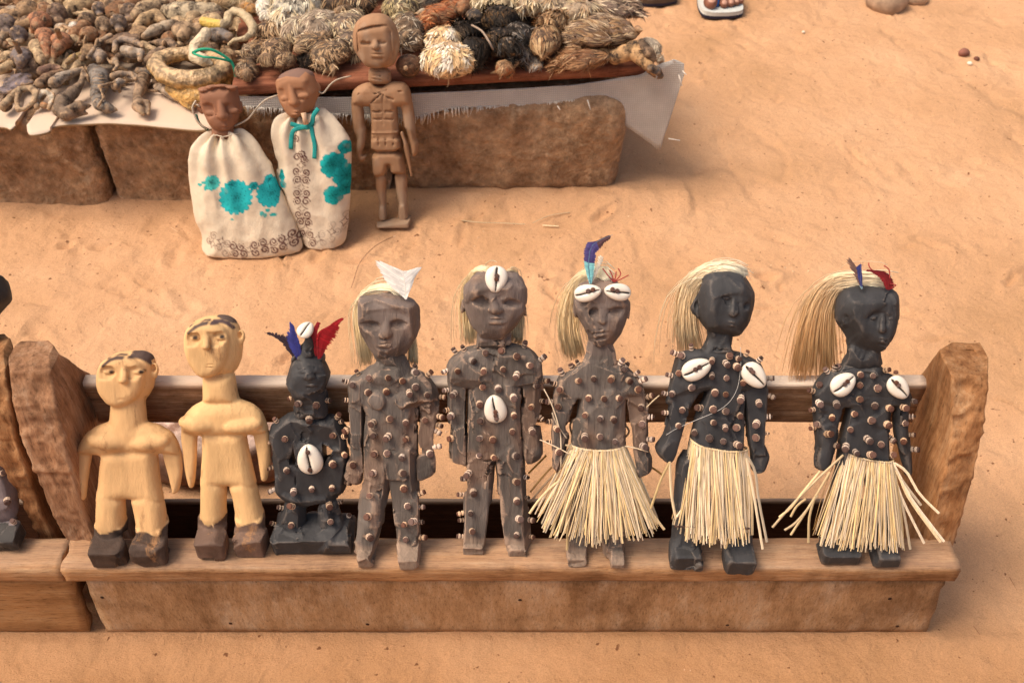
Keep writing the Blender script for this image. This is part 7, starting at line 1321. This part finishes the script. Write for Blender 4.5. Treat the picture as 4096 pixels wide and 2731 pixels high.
it = Item('dried_bird_skull', 'small pale bird skull with a beak pointing left above the orange feathers', 'skull', *q4((600, 220))[0]); it.ell((*q4((610, 215))[0], .05), (26, 18, 18)); it.chain([(*q4((540, 225))[0], .05), (*q4((410, 232))[0], .046)], (8, 3)); it.ell((*q4((570, 240))[0], .066), (7, 6, 6), 2, True); it.build((.52, .45, .34), .001, 60, 19)
plume('dried_bird', 'orange red bird with spread wing behind the cream feather ball', 'dried bird', [b4(880, 260, .045, 70, 44, 36, 25), b4(640, 400, .035, 50, 26, 22, 25), b4(1150, 100, .05, 44, 40, 34)], RD, 620, (16, 38), 5, 205, 113, (.35, .14, .06))
it = Item('brown_ball', 'smooth shiny brown ball beside the black bird', 'lump', *q4((1250, 140))[0]); it.ell((*q4((1240, 140))[0], .06), (30, 32, 30)); it.build((.30, .12, .045), .0005, 40, 20)
plume('dried_bird', 'fluffy cream feather ball on the tray edge', 'dried bird', [b4(1000, 1000, .045, 92, 70, 56), b4(920, 680, .06, 60, 50, 46)], [(.82, .62, .38), (.72, .50, .28), (.88, .76, .56), (.88, .84, .78)], 1250, (14, 30), 6, None, 114, (.5, .34, .2), curl=.6)
it = Item('dangling_bone', 'pale bird leg dangling below the cream feather ball', 'dried animal part', *q4((1000, 1340))[0]); it.chain([(*q4((1010, 1300))[0], .02), (*q4((1005, 1400))[0], .008), (*q4((985, 1430))[0], .006)], (5, 4, 4)); it.chain([(*q4((780, 1270))[0], .02), (*q4((765, 1340))[0], .01)], (4, 3)); it.build((.60, .45, .30), .0006, 60, 25)
plume('dried_bird', 'glossy black long feathered bird lying over the tray edge', 'dried bird', [b4(1280, 560, .055, 52, 50, 40), b4(1420, 850, .045, 54, 60, 40)], BK, 620, (30, 66), 5, -75, 115, (.015, .012, .01), curl=.15, messy=.2)
it = Item('dried_bird', 'round charcoal bird head on top of the glossy black bird', 'animal head', *q4((1430, 290))[0]); it.ell((*q4((1430, 280))[0], .07), (32, 30, 29)); it.chain([(*q4((1480, 400))[0], .06), (*q4((1470, 440))[0], .05)], (16, 8)); it.build((.055, .05, .048), .0012, 60, 26)  # just the head, under the name shared with the birds
twig_pts = [on_z(*q4((x, y))[0], z_) for x, y, z_ in ((1390, 420, .345), (1560, 520, .345), (1680, 700, .335), (1745, 820, .32))]; V_, F_ = tube([cr(twig_pts, k_ / 10) for k_ in range(11)], .0022, 5); o = obj('white_quill', mesh('white_quill', V_, F_), M_bead); tag(o, 'thin white quill lying across the black feathers', 'quill')
plume('dried_bird', 'black and brown bird in the middle of the right tray', 'dried bird', [b4(1850, 350, .055, 66, 54, 46), b4(1850, 700, .05, 50, 56, 42)], BK + [(.10, .06, .03)], 720, (18, 44), 5, -80, 116, (.02, .015, .01), messy=.5)
plume('dried_bird', 'black bird with bluish grey tail feathers beside the brown wing', 'dried bird', [b4(2150, 640, .05, 56, 70, 46), b4(2180, 900, .035, 44, 44, 34)], BK + [(.06, .065, .075), (.20, .18, .17)], 700, (18, 44), 5, -70, 117, (.02, .015, .01), messy=.5)
plume('dried_bird', 'small orange brown bird head with open beak at the tray edge', 'animal head', [b4(1930, 1130, .026, 30, 28, 26)], RD + TN[:2], 220, (8, 20), 3, None, 118, (.30, .14, .06), extra=lambda i: (i.cap((*q4((1850, 1180))[0], .02), (*q4((1700, 1210))[0], .014), 12, 5, 4), i.cap((*q4((1900, 1200))[0], .014), (*q4((1840, 1330))[0], .004), 12, 4, 4)))  # bird head only
plume('dried_bird', 'pale yellow and cream feathers at the top edge above the black birds', 'dried bird', [b4(1780, 60, .06, 80, 40, 36), b4(1950, 60, .06, 60, 50, 40)], CR + [(.5, .4, .24)], 460, (16, 36), 4, None, 119, (.35, .27, .16))
plume('dried_bird', 'brown folded wing with scalloped feathers left of the vulture head', 'dried bird', [b5(330, 420, .050, 54, 76, 46, -12), b5(400, 240, .06, 50, 44, 40)], BR[:2] + [(.34, .20, .11), (.5, .36, .22)], 700, (20, 42), 6, -95, 120, (.16, .09, .05), curl=.2, messy=.25)
plume('dried_bird', 'grey bird head with a yellow beak under the brown wing', 'animal head', [b5(190, 630, .022, 36, 24, 22)], [(.30, .27, .25), (.45, .42, .4), (.15, .13, .12)], 200, (8, 22), 3, None, 121, (.2, .17, .15))  # head without the rest of the bird
it = Item('yellow_beak', 'small yellow beak tip at the tray edge under the brown wing', 'beak', *q5((290, 650))[0]); it.chain([(*q5((255, 665))[0], .02), (*q5((310, 640))[0], .014)], (9, 5)); it.build((.62, .36, .08), .0004, 60, 27)
plume('dried_bird', 'reddish brown fan of feathers spread left of the vulture neck', 'dried bird', [b5(740, 590, .035, 84, 34, 26, 12), b5(560, 620, .028, 50, 28, 20, 10)], [(.36, .20, .11), (.45, .27, .15), (.55, .38, .24), (.22, .11, .06)], 760, (24, 56), 5, 195, 122, (.2, .1, .05), curl=.1, messy=.22)
plume('dried_bird', 'dusty brown back feathers behind the vulture neck', 'dried bird', [b5(800, 330, .055, 84, 54, 42), b5(1080, 330, .055, 50, 54, 40), b5(650, 400, .045, 50, 40, 34)], BR + [(.24, .17, .13), (.58, .46, .34)], 860, (20, 46), 5, 170, 123, (.18, .11, .07), curl=.2, messy=.35)
plume('dried_bird', 'pale fuzzy feathers at the top edge near the end of the tray', 'dried bird', [b5(400, 60, .06, 90, 44, 40), b5(700, 130, .06, 70, 40, 34), b5(140, 60, .06, 40, 36, 34)], CR + TN[:2] + BR[:1], 700, (16, 40), 4, None, 124, (.4, .3, .2))
plume('dried_bird', 'grey brown wing at the back right corner of the tray', 'dried bird', [b5(950, 110, .05, 80, 40, 34, -10), b5(1150, 90, .045, 50, 36, 30)], [(.26, .19, .15), (.36, .27, .2), (.62, .53, .42), (.2, .14, .12)], 560, (20, 46), 5, -30, 125, (.2, .14, .1), curl=.2, messy=.3)
plume('feather_tuft', 'dark grey tuft at the top right corner of the heap', 'feathers', [b5(1220, 80, .04, 26, 28, 24)], [(.12, .11, .1), (.3, .27, .24), (.6, .56, .5)], 160, (10, 26), 4, -10, 126, (.1, .09, .08))
it = Item('dried_tip', 'pointed brown ear standing up behind the vulture head', 'dried animal part', *q5((1260, 300))[0]); it.chain([(*q5((1250, 330))[0], .03), (*q5((1265, 300))[0], .06), (*q5((1310, 310))[0], .105)], (16, 14, 4)); it.build((.36, .20, .11), .001, 60, 28)
plume('feather_tuft', 'pale grey down along the back of the vulture beak', 'feathers', [b5(1400, 470, .03, 30, 44, 24, 30), b5(1490, 600, .02, 16, 22, 16)], [(.6, .54, .45), (.75, .7, .62), (.4, .34, .27)], 260, (8, 20), 3, None, 127, (.4, .33, .25))
it = Item('dried_vulture_head', 'dried tan vulture head with a dark hooked beak at the right end of the tray', 'animal head', *q5((1230, 560))[0], h=.0017)  # head and neck only, no vulture body
it.chain([(*q5((900, 540))[0], .03), (*q5((1040, 580))[0], .032), (*q5((1140, 540))[0], .04)], (18, 28, 34), 6); it.ell((*q5((1240, 500))[0], .044), (44, 36, 34), 6); it.chain([(*q5((1260, 560))[0], .04), (*q5((1370, 660))[0], .028), (*q5((1440, 730))[0], .018)], (30, 22, 14), 6); it.ell((*q5((1205, 500))[0], .078), (9, 9, 9), 2, True)
it.build(two((.50, .30, .14), (.42, .24, .11), .03, .01, 3), .0012, 50, 29)
it.chain([(*q5((1300, 440))[0], .056), (*q5((1380, 540))[0], .05), (*q5((1430, 600))[0], .04)], (18, 20, 12), 5); it.build((.20, .13, .08), .001, 50, 30, part='dark_crown')
it.chain([(*q5((1400, 690))[0], .032), (*q5((1470, 720))[0], .024), (*q5((1500, 770))[0], .006), (*q5((1465, 800))[0], -.012)], (15, 15, 11, 3), 4); it.chain([(*q5((1380, 720))[0], .014), (*q5((1440, 780))[0], .0)], (10, 5), 3); it.build((.10, .095, .095), .0006, 60, 31, part='beak')
for px, py, s_ in ((1180, 330, .7), (1480, 300, .6)): pass
it = Item('white_lump', 'white crumpled plastic knot on the sack corner right of the vulture beak', 'plastic', *q5((1620, 690))[0], z0=.235); it.ell((*q5((1620, 680))[0], .012), (28, 24, 20)); it.ell((*q5((1690, 740))[0], .004), (16, 14, 12), 6); it.build((.70, .68, .64), .003, 60, 32)
for i, (px, py, rx, ry, pal_, lb) in enumerate(((1100, 120, 60, 40, TN, 'tan shaggy bundle filling the gap behind the mottled brown bird'), (1190, 150, 50, 36, CR, 'small cream bundle left of the cream and grey bird'), (1420, 200, 60, 40, BR, 'brown bundle low behind the soldier neck on its left'), (1720, 150, 60, 40, BR, 'dull brown bundle between dark monkey head and cream ball'),
        (1990, 60, 60, 46, TN, 'tan bundle behind the round charcoal bird head'), (2090, 90, 50, 44, BK, 'black bundle behind the bluish tailed bird'), (2260, 130, 60, 44, BR, 'brown bundle behind the folded wing'), (2430, 170, 60, 40, TN, 'tan bundle under the dusty back feathers'), (1040, 200, 40, 30, BR, 'dark brown bundle right of the pale snake loop'), (1240, 250, 40, 26, BK, 'blackish bundle in the shade under the shaggy brown bird'), (2290, 60, 60, 40, BR, 'brown bundle under the pale fuzzy feathers'), (1800, 120, 50, 36, RD, 'rusty bundle in front of the shiny brown ball'))):
    plume('dried_bird', lb, 'dried bird', [(px, py, .022, rx, ry, 34, 0)], pal_, 300, (16, 40), 5, None, 160 + i, (.1, .06, .04), messy=.8)
# more birds behind, so the heap goes on past the top of the frame
for i, (px, py) in enumerate(((1100, -90), (1300, -110), (1500, -90), (1700, -110), (1900, -90), (2100, -100), (2300, -90), (2480, -60))):
    plume('dried_bird', ('brown', 'cream', 'dark grey', 'tan', 'pale', 'dark brown', 'mottled', 'dusty')[i] + ' feather bundle in the back row beyond the top of the photo', 'dried bird', [(px, py, .05, 80, 54, 46, 0)], (BR, CR, BK, TN, CR, BR, TN, BR)[i], 260, (20, 44), 6, None, 140 + i, (.12, .08, .05))
# ================================================================ REST
# rock behind the bench
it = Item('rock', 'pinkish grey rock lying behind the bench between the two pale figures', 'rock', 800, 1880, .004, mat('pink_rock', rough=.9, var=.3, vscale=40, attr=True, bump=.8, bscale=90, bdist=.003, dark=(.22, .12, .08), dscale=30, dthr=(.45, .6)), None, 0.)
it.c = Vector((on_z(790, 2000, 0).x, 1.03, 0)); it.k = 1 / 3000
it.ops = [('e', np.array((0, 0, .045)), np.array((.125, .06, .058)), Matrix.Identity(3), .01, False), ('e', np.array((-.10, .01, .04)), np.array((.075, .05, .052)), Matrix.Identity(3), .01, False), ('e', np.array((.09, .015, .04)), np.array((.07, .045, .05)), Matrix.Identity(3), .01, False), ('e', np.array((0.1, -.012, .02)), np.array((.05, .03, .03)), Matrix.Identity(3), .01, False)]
def rc(V): m = np.clip((V[:, 2] - .070 + .012 * fbm(V, 30, 4, 2)) / .012, 0, 1)[:, None]; return np.array((.25, .12, .07)) * (1 - m) + np.array((.58, .42, .34)) * m  # shadowed brown front and lit pale top painted in by height
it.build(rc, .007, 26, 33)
M_stone = mat('stone', rough=.9, var=.25, vscale=60, attr=True, bump=.7, bscale=200, bdist=.002)
def stone(label, px, py, r, c, seed):
    it = Item('stone', label, 'stone', px, py, max(.0012, r * .00005), M_stone, None, 0.); it.ell((px, py, r * .3 * it.k), (r, r * .8, r * .7), 3, rot=seed * 40); it.ell((px + r * .4, py, r * .2 * it.k), (r * .6, r * .6, r * .5), 4); it.build(c, r * it.k * .14, .8 / (r * it.k), seed)
stone('reddish brown stone on the sand near the upper right corner', 3855, 212, 24, (.24, .10, .07), 1); stone('small dark stone just right of the reddish one', 3906, 236, 13, (.15, .06, .04), 2); stone('white chip on the sand below the two dark stones', 3878, 255, 11, (.75, .66, .52), 3)
stone('grey brown rock at the top edge right of the sandal', 3545, 2, 84, (.40, .28, .19), 4); stone('flat pale stone beside the rock at the top edge', 3670, -6, 48, (.48, .33, .22), 5); stone('tiny white chip on the open sand at the right', 3213, 129, 7, (.8, .7, .55), 6)
# straws and roots on the sand
def groundtwig(label, pts, r, m, cat='twig'):
    P_ = [on_z(x, y, .004 + z_) for x, y, z_ in pts]; V_, F_ = tube([cr(P_, k_ / 16) for k_ in range(17)], r, 5); tag(obj('twig', mesh('twig', V_, F_), m), label, cat)
groundtwig('long thin straw lying on the sand in front of the pale block', [(1848, 882, 0), (1920, 890, .004), (2000, 892, .002), (2100, 897, .004)], .0010, M_straw)
groundtwig('short yellow straw stub right of the long straw', [(2170, 902, .003), (2235, 905, .003)], .0014, M_straw)
groundtwig('dark bent root line on the sand above the white feather', [(1570, 948, .003), (1500, 985, .005), (1440, 1050, .004), (1415, 1120, .003), (1405, 1150, .002)], .0007, M_postd)
groundtwig('thin reddish rootlet right of the long straw', [(2130, 892, .004), (2200, 862, .006), (2280, 850, .004)], .0008, M_straw)
# loose grit, too many to count
rg = np.random.default_rng(9); V, F = [], []
for i in range(2600):
    y = rg.uniform(.55, 3.0); x = rg.uniform(-1, 1) * (.35 + y * .62); s_ = rg.uniform(.0006, .0016) * (1.8 if rg.random() < .06 else 1)
    if abs(y - .80) < .11 and -.9 < x < .62: continue
    b = len(V); 
    for dx, dy, dz in ((1, 0, 0), (-.5, .87, 0), (-.5, -.87, 0), (0, 0, 1)): V.append((x + dx * s_, y + dy * s_, .0015 + .009 * 0 + dz * s_ * 1.2))
    F += [(b, b + 1, b + 3), (b + 1, b + 2, b + 3), (b + 2, b, b + 3)]
rs = random.Random(77)
for i in range(900):
    y = rs.uniform(1.0, 1.72) if i < 620 else rs.uniform(.52, 3.0); x = rs.uniform(-1, 1) * (.35 + y * .62); s_ = rs.uniform(.0012, .0042) * (.6 if i > 620 else 1)
    if noise.noise(Vector((x * 3.4, y * 3.4, 5))) < -.02 or (abs(y - .80) < .11 and -.9 < x < .62): continue
    b = len(V)
    for dx, dy, dz in ((1, .1, 0), (-.4, .9, 0), (-.6, -.8, 0), (rs.uniform(-.2, .2), rs.uniform(-.2, .2), .7)): V.append((x + dx * s_ * rs.uniform(.7, 1.3), y + dy * s_, .0012 + dz * s_))
    F += [(b, b + 1, b + 3), (b + 1, b + 2, b + 3), (b + 2, b, b + 3)]
for i in range(110):
    y = rs.uniform(.52, 2.6); x = rs.uniform(-1, 1) * (.35 + y * .6)
    if abs(y - .80) < .11 and -.9 < x < .62: continue
    a_ = rs.uniform(0, 3.14); l_ = rs.uniform(.004, .014); b = len(V)
    for t_, w_ in ((-1, .0005), (1, .0005)): V += [(x + math.cos(a_) * l_ * t_, y + math.sin(a_) * l_ * t_, .002), (x + math.cos(a_) * l_ * t_ - math.sin(a_) * w_, y + math.sin(a_) * l_ * t_ + math.cos(a_) * w_, .0012)]
    F += [(b, b + 2, b + 3), (b, b + 3, b + 1)]
V = np.array(V); gme = bpy.data.objects['ground']; dg = bpy.context.evaluated_depsgraph_get()
GB = BVHTree.FromPolygons([tuple(v.co) for v in gme.data.vertices], [tuple(p.vertices) for p in gme.data.polygons])
def gz(x, y): h = GB.ray_cast(Vector((x, y, 1)), Vector((0, 0, -1))); return h[0].z if h[0] else 0
for i in range(0, len(V), 4): V[i:i + 4, 2] += gz(V[i, 0], V[i, 1]) - .0015
c = np.repeat(rg.choice(3, len(V) // 4, p=[.40, .15, .45]), 4); pal = np.array([(.26, .13, .07), (.70, .48, .30), (.44, .25, .13)]); o = obj('grit', mesh('grit', V, F, False, pal[c]), M_stone); tag(o, 'scattered grit on the sand', 'grit', kind='stuff')
# ---------------------------------------------------------------- the passer-by at the top edge: only feet in flip-flops are in the picture
SKIN = mat('dark_skin', rough=.55, var=.12, vscale=40, attr=True, bump=.3, bscale=200, bdist=.0006, spec=.4)
pr = empty('person', on_z(2890, 60, 0)); tag(pr, 'person standing at the top edge, only toes in a blue strapped flip-flop visible', 'person')
PO = pr.location.copy()
F = Fld((-.26, -.06, .012), (.12, .34, 1.0), .0055)
ft = on_z(2890, 60, .02) - PO
def leg(dx, dy):
    F.cap((dx, dy + .05, .05), (dx, dy + .20, .06), .030, .040, 1, .012); F.cap((dx, dy + .20, .05), (dx + .01, dy + .21, .18), .040, .032, 1, .015); F.cap((dx + .01, dy + .21, .18), (dx + .01, dy + .20, .48), .036, .056, 1, .015); F.cap((dx + .01, dy + .20, .48), (dx + .01, dy + .22, .92), .058, .085, 1, .02)
leg(0, 0); leg(-.165, .09)
V, Q = F.nets(); V = relax(V, Q, 2); c = np.tile(np.array((.20, .085, .05)), (len(V), 1)); obj('body', mesh('body', V, Q, True, c), SKIN, pr)
F = Fld((-.10, -.05, .014), (.10, .10, .09), .0017)
F.cap((-.030, .070, .034), (-.037, .006, .034), .018, .0185, .9, .006); F.cap((-.037, .006, .034), (-.037, -.004, .033), .0185, .015, 1, .004)
for x, r, l in ((.000, .0115, .000), (.020, .0105, .006), (.037, .0095, .014), (.051, .0085, .024)): F.cap((x * .85, .075, .036), (x, l, .030), .014, r, 1, .004)
F.cap((-.02, .07, .036), (.03, .08, .036), .024, .022, .8, .01)
V, Q = F.nets(); V = relax(V, Q, 1); nail = np.zeros(len(V), bool)
for x, l, r in ((-.037, -.006, .008), (.000, -.004, .0058), (.020, .002, .005), (.037, .010, .0045), (.051, .021, .004)): nail |= (np.hypot(V[:, 0] - x, (V[:, 1] - l)) < r * 1.25) & (V[:, 2] > .034)
c = np.tile(np.array((.22, .09, .055)), (len(V), 1)) * (1 + .2 * fbm(V, 60, 3, 2))[:, None]; c[nail] = (.50, .28, .20); o = obj('foot', mesh('foot', V, Q, True, c), SKIN, pr)
def sole(dx, dy, rot, m1, m2, nm):
    P_ = [(-.058, -.022), (-.03, -.034), (.02, -.032), (.055, -.018), (.062, .02), (.052, .10), (.036, .20), (.028, .25), (-.03, .25), (-.046, .18), (-.06, .08), (-.064, .02)]
    P_ = chaikin(P_, 2); n = len(P_); V = [(p[0], p[1], .002) for p in P_] + [(p[0], p[1], .010) for p in P_] + [(p[0] * .99, p[1], .011) for p in P_] + [(p[0] * .98, p[1], .021) for p in P_]
    Fc = [tuple(range(n))[::-1], tuple(range(3 * n, 4 * n))] + [(k * n + i, k * n + (i + 1) % n, (k + 1) * n + (i + 1) % n, (k + 1) * n + i) for k in range(3) for i in range(n)]
    me = mesh(nm, V, Fc, False); me.materials.append(m1); me.materials.append(m2); me.polygons.foreach_set('material_index', [1, 0] + [1] * n + [0] * (2 * n)); o = obj(nm, me, None, pr); o.location = (dx, dy, 0); o.rotation_euler = (0, 0, rot); return o
Mw, Mn, Mb = mat('white_rubber', (.55, .58, .55), .6, .1, 60), mat('navy_rubber', (.02, .02, .04), .6), mat('blue_rubber', (.03, .16, .55), .5)
sole(-.002, 0, 0, Mw, Mn, 'flip_flop'); sole(-.175, .085, .1, mat('brown_rubber', (.10, .07, .05), .7), Mn, 'flip_flop')
for P_ in ([(-.017, .008, .021), (-.018, .012, .045), (-.020, .03, .056)], [(-.020, .03, .056), (-.045, .06, .050), (-.062, .09, .022)], [(-.020, .03, .056), (.02, .06, .058), (.050, .09, .024)]):
    V_, F_ = tube([cr(P_, k_ / 8) for k_ in range(9)], .0055, 6); obj('strap', mesh('strap', V_, F_), Mb, pr)
